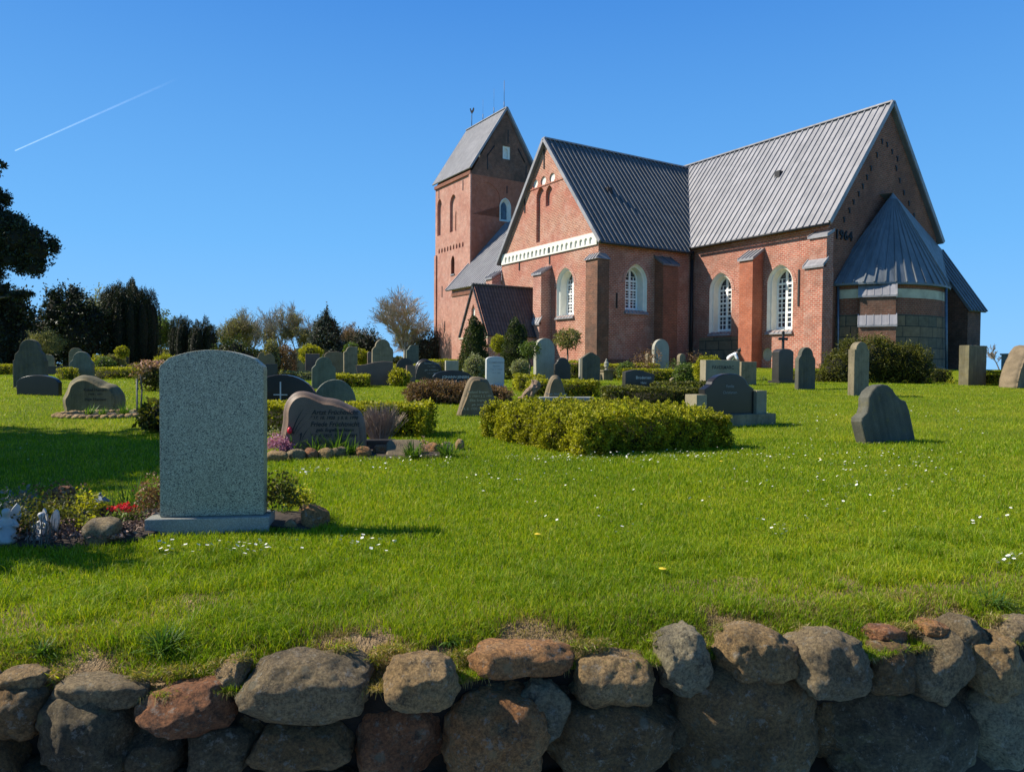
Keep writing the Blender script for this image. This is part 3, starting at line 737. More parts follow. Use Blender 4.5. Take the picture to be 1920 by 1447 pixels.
def oriented(mb, pts, out, mi):
    v = [Vector(p) for p in pts]; nn = Vector()
    for i in range(len(v)):
        a, b = v[i], v[(i+1) % len(v)]
        nn += a.cross(b)
    if nn.dot(out) < 0: pts = list(reversed(pts))
    mb.face(pts, mi)
def panel(mb, pl, outline, holes=(), mi=0, d=0.0):
    loops = [[Vector(pl.P(u, z, d)) for u, z in outline]] + [[Vector(pl.P(u, z, d)) for u, z in h] for h in holes]
    flat = [p for l in loops for p in l]
    for t in tessellate_polygon(loops):
        p = [flat[i] for i in t]
        if (p[1] - p[0]).cross(p[2] - p[0]).length > 1e-7: oriented(mb, p, pl.out(), mi)
def reveal(mb, pl, o, i, d0, d1, mi):
    n = len(o)
    for k in range(n):
        j = (k + 1) % n
        mb.face([pl.P(*o[k], d0), pl.P(*o[j], d0), pl.P(*i[j], d1), pl.P(*i[k], d1)], mi)
def niche(mb, pl, outline, dep, mi=0, mib=None):
    reveal(mb, pl, outline, outline, 0, -dep, mi); panel(mb, pl, outline, (), mi if mib is None else mib, -dep)
def bar(mb, pl, u0, u1, z0, z1, d0, d1, mi=0):
    mb.box(pl.P(u0, z0, d0), pl.P(u1, z1, d1), mi)
def church_window(pl, uc, z0, a, H, dep=0.75, a2=None, ins=0.21, rows=3, label=None):
    """pointed window: white splayed reveal > frame with glazing bars, pane, sill"""
    a2 = a2 or a - ins
    o = arch(uc, z0, a, H); i = arch(uc, z0 + 0.15, a2, H - 0.15 - ins * .9)
    o2 = arch(uc, z0 + .02, a - .12, H - .14); mbr = MB()
    reveal(mbr, pl, o, o2, 0.0, -0.16, 0); reveal(mbr, pl, o2, arch(uc, z0 + .05, a - .2, H - .25), -0.16, -0.19, 0)
    reveal(mbr, pl, arch(uc, z0 + .05, a - .2, H - .25), i, -0.19, -dep, 0)
    w = mbr.build('window', M['plaster'], CH)
    g = MB(); panel(g, pl, i, (), 0, -dep + .01); g.build('pane', M['glass'], w)
    f = MB(); inner = arch(uc, z0 + .27, a2 - .12, H - .15 - ins * .9 - .26)
    panel(f, pl, i, [inner], 0, -dep + .08); reveal(f, pl, inner, inner, -dep + .08, -dep + .01, 0)
    zb, zt = z0 + .27, z0 + H - ins * .9 - .14
    bar(f, pl, uc - .08, uc + .08, zb, zt - .02, -dep + .02, -dep + .09)
    arch_z = z0 + H - a2 * 1.25 - ins
    for k in range(1, rows + 1):
        zz = zb + (arch_z - zb) * k / rows
        bar(f, pl, uc - a2 + .1, uc + a2 - .1, zz - .065, zz + .065, -dep + .022, -dep + .088)
    for k in range(rows):
        za = zb + (arch_z - zb) * k / rows; zc = zb + (arch_z - zb) * (k + 1) / rows
        for q in (1, 2):
            zz = za + (zc - za) * q / 3; bar(f, pl, uc - a2 + .1, uc + a2 - .1, zz - .03, zz + .03, -dep + .024, -dep + .06)
    for sgn in (-1, 1):
        um = uc + sgn * a2 * .5; bar(f, pl, um - .03, um + .03, zb, arch_z + a2 * .45, -dep + .026, -dep + .058)
    zz = arch_z + a2 * .42; bar(f, pl, uc - a2 * .75, uc + a2 * .75, zz - .014, zz + .014, -dep + .024, -dep + .058)
    f.build('frame', M['white_paint'], w)
    s = MB(); p = [pl.P(uc - a - .06, z0 - .16, .14), pl.P(uc + a + .06, z0 - .16, .14), pl.P(uc + a - .02, z0 + .06, -.12), pl.P(uc - a + .02, z0 + .06, -.12)]
    s.face(p); s.face([pl.P(uc - a - .06, z0 - .22, .14), pl.P(uc + a + .06, z0 - .22, .14), p[1], p[0]])
    for uu in (uc - a - .06, uc + a + .06): s.face([pl.P(uu, z0 - .22, .14), pl.P(uu, z0 - .16, .14), pl.P(uu, z0 + .04, -.1), pl.P(uu, z0 - .22, 0)])
    n = 7
    for k in range(n):
        u = uc - a + 2 * a * k / (n - 1)
        s.hexa([pl.P(u - .02, z0 - .16, .145), pl.P(u + .02, z0 - .16, .145), pl.P(u + .02, z0 + .05, -.1), pl.P(u - .02, z0 + .05, -.1),
                pl.P(u - .02, z0 - .12, .15), pl.P(u + .02, z0 - .12, .15), pl.P(u + .02, z0 + .09, -.1), pl.P(u - .02, z0 + .09, -.1)])
    s.build('sill', M['lead'], w)
    # moulded brick arch round the opening
    if True:
        m2 = MB(); oo = arch(uc, z0, a + .24, H + .24); k0 = 2
        for k in range(2, len(o) - 1):
            m2.face([pl.P(*o[k], .03), pl.P(*oo[k], .03), pl.P(*oo[k+1], .03), pl.P(*o[k+1], .03)])
            m2.face([pl.P(*oo[k], .03), pl.P(*oo[k], -.01), pl.P(*oo[k+1], -.01), pl.P(*oo[k+1], .03)])
            m2.face([pl.P(*o[k], .03), pl.P(*o[k], -.01), pl.P(*o[k+1], -.01), pl.P(*o[k+1], .03)])
        m2.build('arch_moulding', M['brick_pink'], w)
    return w, o
def slope(name, P, us, fmin, fmax=lambda u: 1.0, mat=None, ribw=.07, ribh=.065, thick=.14, fascia=None, ov=None):
    """ribbed metal roof slope: P(u, f) -> point, f from eave 0 to ridge 1"""
    mb = MB(); c = [Vector(P(u, f)) for u, f in ((us[0], .3), (us[-1], .3), (us[len(us)//2], .8))]
    nn = (c[1] - c[0]).cross(c[2] - c[0]).normalized()
    if nn.z < 0: nn = -nn
    dn = nn * thick
    for a, b in zip(us[:-1], us[1:]):
        q = [Vector(P(a, fmin(a))), Vector(P(b, fmin(b))), Vector(P(b, fmax(b))), Vector(P(a, fmax(a)))]
        if (q[3] - q[0]).length < 1e-3 and (q[2] - q[1]).length < 1e-3: continue
        oriented(mb, q, nn, 0); oriented(mb, [p - dn for p in q], -nn, 0)
        mb.face([q[0], q[1], q[1] - dn, q[0] - dn], 0)
    for u in (us[0], us[-1]):
        a, b = Vector(P(u, fmin(u))), Vector(P(u, fmax(u)))
        mb.face([a, b, b - dn, a - dn], 0)
    along = (c[1] - c[0]).normalized() * ribw / 2
    for u in us:
        a, b = Vector(P(u, fmin(u))), Vector(P(u, fmax(u)))
        if (b - a).length < .15: continue
        up = nn * ribh
        mb.hexa([a - along, a + along, b + along, b - along, a - along + up, a + along + up, b + along + up, b - along + up], 0)
    return mb.build(name, mat, CH)

# planes
pCS, pTS, pNS = Plane('S', .45), Plane('S', -8.03), Plane('S', .45)
pCE, pTE = Plane('E', -.25), Plane('E', -11.12)
pWS, pWE = Plane('S', 3.1), Plane('E', -48.5)
SL_C, SL_T = 1.315, 1.262
GZ = -1.0
# --- chancel
w1, h1 = church_window(pCS, -8.5, 2.40, .97, 4.08)
w2, h2 = church_window(pCS, -3.70, 2.35, .95, 4.12)
mb = MB(); rnd = [(-4.55 + .36 * math.cos(t), .88 + .42 * math.sin(t)) for t in [k * 2 * math.pi / 16 for k in range(16)]]
panel(mb, pCS, [(-11.12, GZ), (-.25, GZ), (-.25, 8.72), (-11.12, 8.72)], [h1, h2, rnd])
mb.build('chancel_wall', M['brick_red'], CH)
mb = MB(); niche(mb, pCS, rnd, .10); mb.build('plaster_roundel', M['plaster_dirty'], CH)
hol = []
mb = MB(); panel(mb, pCE, [(.45, GZ), (11.81, GZ), (11.81, 8.72), (6.13, 16.2), (.45, 8.72)])
mb.build('chancel_gable', M['brick_dark'], CH)
mb = MB(); panel(mb, Plane('N', 11.81), [(-23, GZ), (-.25, GZ), (-.25, 8.7), (-23, 8.7)]); mb.build('chancel_wall', M['brick_red'], CH)
# granite plinth below the first window
mb = MB(); bar(mb, pCS, -10.3, -6.3, GZ, 2.1, 0, .06); mb.build('granite_plinth', M['granite_blocks'], CH)
mb = MB(); bar(mb, pCS, -11.1, -.3, 8.15, 8.36, 0, .12); mb.build('cornice', M['brick_red'], CH)
def date_text():
    o = text_on('date_figures', '1964', .78, M['iron'], CH, (-.20, 1.65, 7.85), (0, 1, 0), (0, 0, 1), extr=.03, bold=.012, spacing=1.12)
    return o
date_text()
# putlog anchors in the east gable
for n_, z_ in ((5.4, 14.0), (5.95, 13.9), (6.5, 13.55), (4.9, 13.1), (4.3, 12.2), (3.9, 11.6), (3.5, 11.0), (3.1, 10.5), (2.6, 9.95), (2.2, 9.4), (7.0, 12.6), (7.4, 11.9), (7.9, 11.2), (8.5, 10.6), (9.1, 9.9), (9.7, 9.2), (7.1, 13.2), (10.3, 8.7), (1.7, 8.8)):
    mb = MB(); bar(mb, pCE, n_ - .05, n_ + .05, z_ - .16, z_ + .16, 0, .05); bar(mb, pCE, n_ - .12, n_ + .05, z_ + .06, z_ + .14, .002, .052); mb.build('wall_anchor', M['iron'], CH)
# --- transept
wT, hT = church_window(pTS, -14.72, 3.52, 1.02, 3.33, a2=.72)
n1 = arch(-17.85, 9.05, .5, 3.95, rise=.7); n2 = arch(-16.75, 11.45, .42, 1.45, rise=.6)
rds = [[(u + .34 * math.cos(t), 13.35 + .34 * math.sin(t)) for t in [k * 2 * math.pi / 14 for k in range(14)]] for u in (-18.55, -17.5, -16.4)]
# niche outlines for the white arcade frieze
fr = []
mb = MB()
panel(mb, pTS, [(-23.2, GZ), (-11.12, GZ), (-11.12, 8.4), (-17.15, 16.0), (-23.2, 8.4)], [hT, n1, n2] + rds)
niche(mb, pTS, n1, .22); niche(mb, pTS, n2, .22)
for r_ in rds: niche(mb, pTS, r_, .10, 0, 1)
mb.build('transept_gable', [M['brick_gable'], M['plaster']], CH)
mb = MB(); cnt = 21; u0, u1 = -22.7, -11.55
frz = []
for k in range(cnt):
    uc = u0 + (u1 - u0) * (k + .5) / cnt
    frz.append(arch(uc, 8.06, .15, .44, 4, rise=.15))
ol = [(-23.1, 7.95), (-11.2, 7.95), (-11.2, 8.75), (-23.1, 8.75)]
panel(mb, pTS, ol, frz, 0, .10)
reveal(mb, pTS, ol, ol, 0, .10, 0)
for o_ in frz: reveal(mb, pTS, o_, o_, .10, .004, 0); panel(mb, pTS, o_, (), 0, .004)
mb.build('arcade_frieze', M['plaster'], CH)
mb = MB(); bar(mb, pTS, -19.7, -14.9, 12.98, 13.06, 0, .05); mb.build('string_course', M['brick_gable'], CH)
wE, hE = church_window(pTE, -4.77, 3.78, .97, 3.16, a2=.70)
mb = MB(); panel(mb, pTE, [(-8.03, GZ), (.45, GZ), (.45, 8.3), (-8.03, 8.3)], [hE]); mb.build('transept_wall', M['brick_red'], CH)
mb = MB(); panel(mb, Plane('W', -23.2), [(-8.03, GZ), (.45, GZ), (.45, 8.3), (-8.03, 8.3)]); mb.build('transept_wall', M['brick_red'], CH)
mb = MB(); bar(mb, pTE, -7.9, .4, GZ, .55, 0, .08); mb.build('plinth', M['brick_brown'], CH)
# --- wall anchors (iron slits)
for pl, lst in ((pCS, [(-2.33, 4.9, 1.1)]), (pTE, [(-6.46, 4.4, .5)]), (pTS, [(-19.9, 12.1, .6), (-17.4, 14.9, .7), (-20.6, 8.0, .7), (-16.6, 8.0, .7), (-12.0, 4.6, .4), (-11.9, 3.2, .4), (-12.1, 1.9, .4)]),
                (pWS, [(-57.0, 21.6, .5), (-50.6, 21.4, .6), (-56.0, 9.3, .7), (-52.6, 5.6, .7), (-55.2, 5.0, .6), (-50.6, 3.0, .6)]),
                (pWE, [(8.0, 27.4, .8), (5.2, 24.0, .9), (10.6, 23.4, .9), (7.9, 21.1, .45)])):
    for u, z, h in lst:
        mb = MB(); bar(mb, pl, u - .055, u + .055, z - h, z + h, 0, .05); mb.build('wall_anchor', M['iron'], CH)
for (a_, b_) in (((5.1, 24.6), (6.1, 26.0)), ((9.4, 26.2), (10.4, 24.7))):
    mb = MB(); mb.tube(pWE.P(a_[0], a_[1], .05), pWE.P(b_[0], b_[1], .05), .07, n=6); mb.build('wall_anchor', M['iron'], CH)

# --- buttresses
def buttress(pl, u0, u1, dep, zt, zc, mat, z0=GZ, capmat='lead', ribs=5, stages=()):
    """brick buttress with a sloping ribbed lead cap; stages = lower set-offs (z, extra depth)"""
    mb = MB(); mb.hexa([pl.P(u0, z0, 0), pl.P(u1, z0, 0), pl.P(u1, z0, dep), pl.P(u0, z0, dep), pl.P(u0, zc, 0), pl.P(u1, zc, 0), pl.P(u1, zt, dep), pl.P(u0, zt, dep)])
    for zs, ex in stages:
        mb.hexa([pl.P(u0 - .04, z0, 0), pl.P(u1 + .04, z0, 0), pl.P(u1 + .04, z0, dep + ex), pl.P(u0 - .04, z0, dep + ex),
                 pl.P(u0 - .04, zs, 0), pl.P(u1 + .04, zs, 0), pl.P(u1 + .04, zs, dep + ex), pl.P(u0 - .04, zs, dep + ex)])
    b = mb.build('buttress', mat, CH)
    def cap(zt, zc, din, dep, w0, w1):
        m = MB(); e = .10
        lo = [pl.P(w0 - e, zt - .02, dep + e), pl.P(w1 + e, zt - .02, dep + e), pl.P(w1 + e, zc + .06, din), pl.P(w0 - e, zc + .06, din)]
        hi = [(p[0], p[1], p[2] + .12) for p in lo]
        m.hexa(lo + hi)
        for k in range(ribs):
            u = w0 - e + .03 + (w1 - w0 + 2 * e - .06) * k / (ribs - 1)
            a = [pl.P(u - .025, zt + .1, dep + e), pl.P(u + .025, zt + .1, dep + e), pl.P(u + .025, zc + .18, din), pl.P(u - .025, zc + .18, din)]
            m.hexa(a + [(p[0], p[1], p[2] + .06) for p in a])
        m.build('cap', M[capmat], b)
    cap(zt, zc, 0, dep, u0, u1)
    for zs, ex in stages: cap(zs, zs + .38, dep - .02, dep + ex, u0 - .04, u1 + .04)
    return b
buttress(pCS, -6.05, -4.98, 1.0, 6.85, 7.45, M['brick_orange'])
buttress(pCS, -1.18, -.06, .62, 7.62, 7.9, M['brick_red'], stages=[(5.85, .38)], ribs=2)
buttress(pTS, -17.45, -16.42, .85, 6.5, 6.95, M['brick_pink'], stages=[(2.95, .16)])
buttress(pTS, -24.2, -23.25, .85, 6.85, 7.35, M['brick_pink'])
buttress(pTE, -3.12, -1.78, .85, 6.9, 7.45, M['brick_dark'], capmat='lead_shaded', ribs=3)
mb = MB(); mb.box((-12.05, -8.33, GZ), (-10.82, -7.35, 7.0)); b = mb.build('buttress', M['brick_brown'], CH)
mb = MB(); mb.hexa([(-12.15, -8.45, 6.98), (-10.72, -8.45, 6.98), (-10.72, -7.28, 6.98), (-12.15, -7.28, 6.98), (-12.0, -8.02, 7.4), (-11.1, -8.02, 7.4), (-11.1, -7.4, 7.4), (-12.0, -7.4, 7.4)])
for k in range(5): 
    u = -12.05 + 1.2 * k / 4
    mb.hexa([(u - .03, -8.45, 7.0), (u + .03, -8.45, 7.0), (u * .8 - 11.55 * .2 + .03, -8.02, 7.4), (u * .8 - 11.55 * .2 - .03, -8.02, 7.4), (u - .03, -8.45, 7.06), (u + .03, -8.45, 7.06), (u * .8 - 11.55 * .2 + .03, -8.02, 7.46), (u * .8 - 11.55 * .2 - .03, -8.02, 7.46)])
mb.build('cap', M['lead'], b)

# --- roofs
def frange(a, b, st):
    n = max(1, round((b - a) / st)); return [a + (b - a) * k / n for k in range(n + 1)]
def PC(w, f): return (-w, 6.13 * f, 8.44 + 8.06 * f)
def PCn(w, f): return (-w, 12.26 - 6.13 * f, 8.44 + 8.06 * f)
def valC(w):
    z = 8.06 + SL_T * (w - 10.67); return min(1.0, max(0.0, (z - 8.44) / 8.06))
slope('chancel_roof', PC, frange(0, 17.3, .45), valC, mat=M['lead'], thick=.16)
slope('chancel_roof', PCn, frange(0, 23.3, .5), lambda u: 0.0, mat=M['lead_shaded'], thick=.16)
def PTe(n_, f): return (-(10.67 + 6.475 * f), n_, 8.06 + 8.18 * f)
def PTw(n_, f): return (-(23.62 - 6.475 * f), n_, 8.06 + 8.18 * f)
def valT(n_):
    z = 8.44 + SL_C * n_; return 0.0 if n_ < -.28 else min(1.0, max(0.0, (z - 8.06) / 8.18))
slope('transept_roof', PTe, frange(-8.28, 5.95, .42), valT, mat=M['lead_shaded'], thick=.16, ribw=.06, ribh=.12)
slope('transept_roof', PTw, frange(-8.28, 8.0, .42), lambda u: 0.0, mat=M['lead_shaded'], thick=.16)
def PN(w, f): return (-w, 7.7 * f, 8.66 + 8.44 * f)
def PNn(w, f): return (-w, 15.4 - 7.7 * f, 8.66 + 8.44 * f)
slope('nave_roof', PN, frange(20.5, 48.9, .5), lambda u: 0.0, mat=M['lead'], thick=.16)
slope('nave_roof', PNn, frange(20.5, 48.5, .5), lambda u: 0.0, mat=M['lead_shaded'], thick=.16)
# verge boards and ridges
def strip(a, b, w, h, mi=0):
    mb = MB()
    a, b = Vector(a), Vector(b); d = (b - a).normalized(); s = d.cross(Vector((0, 0, 1)))
    if s.length < .1: s = Vector((1, 0, 0))
    s = s.normalized() * w / 2; u = s.cross(d).normalized() * h / 2
    mb.hexa([a - s - u, a + s - u, b + s - u, b - s - u, a - s + u, a + s + u, b + s + u, b - s + u], mi); return mb.build('verge_trim', M['lead'], CH)
for pr, us in ((PC, 0), (PCn, 0)): strip(pr(us, 0), pr(us, 1.0), .12, .26)
strip(PTe(-8.28, 0), PTe(-8.28, 1), .14, .24); strip(PTw(-8.28, 0), PTw(-8.28, 1), .14, .24)
strip(PN(48.9, 0), PN(48.9, .99), .14, .22)
strip((-0, 6.13, 16.55), (-20, 6.13, 16.55), .3, .1); strip((-17.145, -8.28, 16.3), (-17.145, 6, 16.3), .3, .1)
for c_ in ((PTe(-4.8, .53), 'T'), (PC(6.3, .57), 'C'), (PC(6.05, .5), 'C')):
    if c_[1] == 'C' and c_[0][2] < 12.6: continue
    mb = MB(); x, y, z = c_[0]; s = .2
    mb.box((x - s, y - s, z - .3), (x + s, y + s, z + .22)); mb.build('roof_hatch', M['iron'], CH)
# gutters and downpipes
def pipe(name, pts, r, mat):
    mb = MB()
    for a, b in zip(pts[:-1], pts[1:]): mb.tube(a, b, r, n=8)
    mb.build(name, mat, CH, uv=False)
pipe('downpipe', [(-10.85, .2, 8.2), (-10.95, .25, 7.6), (-10.95, .25, GZ)], .11, M['iron'])
pipe('gutter', [(-10.7, -.04, 8.36), (0, -.04, 8.36)], .07, M['iron'])
pipe('gutter', [(-10.6, -8.2, 7.98), (-10.6, -.1, 7.98)], .07, M['iron'])

# --- nave and its west wall
mb = MB(); panel(mb, pNS, [(-48.2, GZ), (-23.2, GZ), (-23.2, 8.9), (-48.2, 8.9)]); mb.build('nave_wall', M['brick_pink'], CH)
mb = MB(); panel(mb, Plane('W', -48.2), [(.45, GZ), (14.9, GZ), (14.9, 9), (7.7, 16.9), (.45, 8.95)]); mb.build('nave_gable', M['brick_pink'], CH)
mb = MB(); bar(mb, pNS, -48.15, -23.3, 7.9, 8.3, 0, .1); mb.build('cornice', M['brick_dark'], CH)

# --- porch on the south side of the transept
PX = -18.72
def PPe(n_, f): return (PX + 2.05 * (1 - f), n_, 2.1 + 3.62 * f)
def PPw(n_, f): return (PX - 2.05 * (1 - f), n_, 2.1 + 3.62 * f)
slope('porch_roof', PPe, [-13.15, -8.03], lambda u: 0., mat=M['tiles'], ribw=.01, ribh=.005, thick=.1)
slope('porch_roof', PPw, [-13.15, -8.03], lambda u: 0., mat=M['tiles'], ribw=.01, ribh=.005, thick=.1)
mb = MB(); mb.tube((PX, -13.15, 5.74), (PX, -8.03, 5.74), .10, n=8); mb.build('ridge_tiles', M['tiles'], CH)
pPS = Plane('S', -13.05); pw = [(-18.98, 2.6), (-18.46, 2.6), (-18.46, 4.0), (-18.72, 4.35), (-18.98, 4.0)]
mb = MB(); panel(mb, pPS, [(-20.75, GZ), (-16.69, GZ), (-16.69, 2.25), (-18.72, 5.85), (-20.75, 2.25)], [pw]); niche(mb, pPS, pw, .15, 0, 1)
panel(mb, Plane('E', -16.85), [(-13.05, GZ), (-8.03, GZ), (-8.03, 2.2), (-13.05, 2.2)]); panel(mb, Plane('W', -20.6), [(-13.05, GZ), (-8.03, GZ), (-8.03, 2.2), (-13.05, 2.2)])
mb.build('porch_wall', [M['brick_pink'], M['plaster']], CH)
mb = MB(); bar(mb, pPS, -20.75, -16.6, 1.95, 2.05, 0, .06); mb.build('string_course', M['plaster_dirty'], CH)

# --- tower
TX0, TX1, TY0, TY1 = -58.0, -48.5, 3.1, 12.25
TYC = (TY0 + TY1) / 2
S_ = MB()
a1 = arch(-56.85, 16.4, .62, 4.6, rise=.9); a2 = arch(-53.15, 16.35, .85, 4.5, rise=1.1); a3 = arch(-53.15, 11.2, .45, 2.25, rise=.7)
ho = [a1, a2, a3]
fr_ = [arch(-56.9 + 6.3 * k / 8, 14.15, .20, .62, 4, rise=.3) for k in range(9)]
panel(S_, pWS, [(TX0, GZ), (TX1, GZ), (TX1, 22.6), (TX0, 22.6)], ho + fr_)
niche(S_, pWS, a1, .35)
a2w = arch(-52.75, 16.45, .36, 2.55, rise=.6)
reveal(S_, pWS, a2, a2, 0, -.3, 0); panel(S_, pWS, a2, [a2w], 0, -.3)
for k in fr_: niche(S_, pWS, k, .25)
S_.build('tower_wall', M['brick_pink'], CH)
mb = MB(); reveal(mb, pWS, a2w, a2w, -.3, -.7, 0); panel(mb, pWS, a2w, (), 1, -.7); mb.build('window', [M['brick_dark'], M['brick_dark']], CH)
mb = MB(); reveal(mb, pWS, a3, a3, 0, -.5, 0); panel(mb, pWS, a3, (), 0, -.5); w_ = mb.build('window', M['brick_dark'], CH)
mb = MB(); bar(mb, pWS, -53.65, -52.65, 11.05, 11.2, 0, .1); mb.build('sill', M['lead'], w_)
# corner pilasters
mb = MB(); bar(mb, pWS, TX1 - .42, TX1 + .0, GZ, 22.4, 0, .16); bar(mb, pWS, TX0, TX0 + .5, GZ, 14.0, 0, .16); mb.build('corner_pilaster', M['brick_pink'], CH)
lowE = arch(7.7, 17.35, .72, 2.65, rise=.95); topE = [(7.28, 24.7), (8.28, 24.7), (8.28, 26.2), (7.28, 26.2)]
blind = arch(5.15, 17.7, 1.85, 3.9, rise=2.0)
mb = MB(); panel(mb, pWE, [(TY0, GZ), (TY1, GZ), (TY1, 22.3), (TY0, 22.3)], [lowE, blind]); niche(mb, pWE, blind, .07)
mb.build('tower_wall', M['brick_orange'], CH)
mb = MB(); panel(mb, pWE, [(TY0, 22.3), (TY1, 22.3), (TY1, 22.6), (TYC, 30.45), (TY0, 22.6)], [topE], 0, .02); mb.build('tower_gable', M['brick_brown'], CH)
mb = MB()
for pl, o_ in ((Plane('W', TX0), (TY0, TY1)), (Plane('N', TY1), (TX0, TX1))):
    panel(mb, pl, [(o_[0], GZ), (o_[1], GZ), (o_[1], 22.6), (o_[0], 22.6)])
panel(mb, Plane('W', TX0), [(TY0, 22.6), (TY1, 22.6), (TYC, 30.45)], (), 0, .02)
mb.build('tower_wall', M['brick_pink'], CH)
mb = MB(); ins_ = arch(7.7, 17.6, .42, 2.1, rise=.7); reveal(mb, pWE, lowE, ins_, 0, -.4, 0); panel(mb, pWE, ins_, (), 1, -.4)
frm = arch(7.7, 17.3, .8, 2.8, rise=1.05)
panel(mb, pWE, frm, [lowE], 0, .03); reveal(mb, pWE, frm, frm, 0, .03, 0)
mb.build('window', [M['plaster'], M['glass']], CH)
mb = MB(); in2 = arch(7.78, 24.8, .28, 1.2, rise=.3); reveal(mb, pWE, topE, topE, .02, -.2, 0); panel(mb, pWE, topE, [in2], 0, -.1); niche(mb, Plane('E', -48.6), in2, .2, 0); mb.build('window', M['plaster'], CH)
def PWs(w, f): return (-w, 2.75 + 4.925 * f, 22.95 + 7.75 * f)
def PWn(w, f): return (-w, 12.6 - 4.925 * f, 22.95 + 7.75 * f)
slope('tower_roof', PWs, frange(48.2, 58.3, .33), lambda u: 0., mat=M['lead'], ribw=.04, ribh=.03)
slope('tower_roof', PWn, frange(48.2, 58.3, .33), lambda u: 0., mat=M['lead'], ribw=.04, ribh=.03)
strip(PWs(48.2, 0), PWs(48.2, 1), .14, .24); strip(PWn(48.2, 0), PWn(48.2, 1), .14, .24); strip((-48.2, 7.675, 30.75), (-58.3, 7.675, 30.75), .3, .1)
mb = MB(); bar(mb, pWS, TX0, TX1, 22.3, 22.7, 0, .2); mb.build('cornice', M['brick_dark'], CH)
for w_, zt in ((48.9, 34.1), (51.3, 33.9), (54.0, 33.4)):
    mb = MB(); mb.tube((-w_, 7.675, 30.7), (-w_, 7.675, 31.6), .05, n=6); mb.tube((-w_, 7.675, 31.6), (-w_, 7.675, zt), .03 if w_ < 49 else .012, n=6); mb.build('lightning_rod', M['rod'], CH)
# weathercock
wc = MB(); cx, cy, cz = -56.9, 7.675, 30.7
wc.tube((cx, cy, cz), (cx, cy, 32.3), .045, n=6)
ck = [(-.38, .32), (-.28, .42), (-.2, .36), (-.12, .16), (.08, .10), (.2, .3), (.34, .46), (.46, .36), (.42, .12), (.28, -.06), (.1, -.2), (.02, -.4), (-.04, -.2), (-.22, -.08), (-.28, .1), (-.34, .22)]
poly = [(cx + .55 * u - .53 * 0 , cy + .45 * u, 32.75 + v * 1.1) for u, v in ck]
for s_ in (-1, 1):
    q = [(p[0] + .03 * s_, p[1] - .035 * s_, p[2]) for p in poly]; wc.face(q if s_ > 0 else q[::-1])
for k in range(len(poly)):
    j = (k + 1) % len(poly); wc.face([(poly[k][0] + .03, poly[k][1] - .035, poly[k][2]), (poly[j][0] + .03, poly[j][1] - .035, poly[j][2]), (poly[j][0] - .03, poly[j][1] + .035, poly[j][2]), (poly[k][0] - .03, poly[k][1] + .035, poly[k][2])])
wc.build('weathercock', M['iron'], CH, uv=False)

# --- apse: round wall, bands, buttress, conical lead roof
AC = (-.25, 5.55); AR = 4.35; AE = .72
def circ(r, ang, z): return (AC[0] + r * AE * math.cos(ang), AC[1] + r * math.sin(ang), z)   # ang 0 = east, -90 = south
def ring_wall(name, z0, z1, r0, r1, mat, a0=-90, a1=90, n=40):
    me = MB(); L0 = 0
    for k in range(n):
        a, b = rad(a0 + (a1 - a0) * k / n), rad(a0 + (a1 - a0) * (k + 1) / n)
        me.face([circ(r0, a, z0), circ(r0, b, z0), circ(r1, b, z1), circ(r1, a, z1)])
    o = me.build(name, mat, CH)
    uvd = o.data.uv_layers[0].data   # unroll round the wall
    for p in o.data.polygons:
        for li in p.loop_indices:
            c = o.data.vertices[o.data.loops[li].vertex_index].co
            uvd[li].uv = (math.atan2(c.y - AC[1], c.x - AC[0]) * AR, c.z)
    return o
ring_wall('apse_wall', GZ, 3.15, AR + .22, AR + .10, M['granite_blocks'])
ring_wall('apse_wall', 3.15, 5.0, AR + .06, AR, M['brick_dark'])
ring_wall('plaster_band', 4.1, 4.62, AR + .06, AR + .06, M['plaster_dirty'])
def PA(a, f):
    r = (AR + .42) * (1 - f)
    ax, ay, az = .45, 5.5, 10.75
    bx, by = AC[0] + (AR + .42) * AE * math.cos(a), AC[1] + (AR + .42) * math.sin(a)
    return (bx + (ax - bx) * f, by + (ay - by) * f, 4.95 + (az - 4.95) * f)
mb = MB(); n = 46
for k in range(n):
    a, b = rad(-97 + 194 * k / n), rad(-97 + 194 * (k + 1) / n)
    mb.face([PA(a, 0), PA(b, 0), PA(b, 1), PA(a, 1)]); mb.face([PA(a, 0), PA(b, 0), (PA(b, 0)[0], PA(b, 0)[1], 4.84), (PA(a, 0)[0], PA(a, 0)[1], 4.84)])
    mb.face([(PA(a, 0)[0], PA(a, 0)[1], 4.84), (PA(b, 0)[0], PA(b, 0)[1], 4.84), circ(AR, b, 4.84), circ(AR, a, 4.84)])
    if k % 2 == 0:
        p0, p1 = Vector(PA(a, 0)), Vector(PA(a, .93)); t = Vector((-math.sin(a), math.cos(a), 0)); up = Vector((math.cos(a) * .05, math.sin(a) * .05, .045))
        q0, q1 = t * .035, t * .006
        mb.hexa([p0 - q0, p0 + q0, p1 + q1, p1 - q1, p0 - q0 + up, p0 + q0 + up, p1 + q1 + up * .3, p1 - q1 + up * .3])
ax_ = (.45, 5.5, 10.75); G_ = (-.25, 12.55, 8.05); V_ = (1.25, 10.65, 5.68); E_p = PA(rad(22), 0)
mb.face([ax_, (-.25, 5.2, 10.75), G_]); 
mb.face([ax_, V_, G_]); mb.face([ax_, E_p, V_])
mb.build('apse_roof', M['lead_blue'], CH)
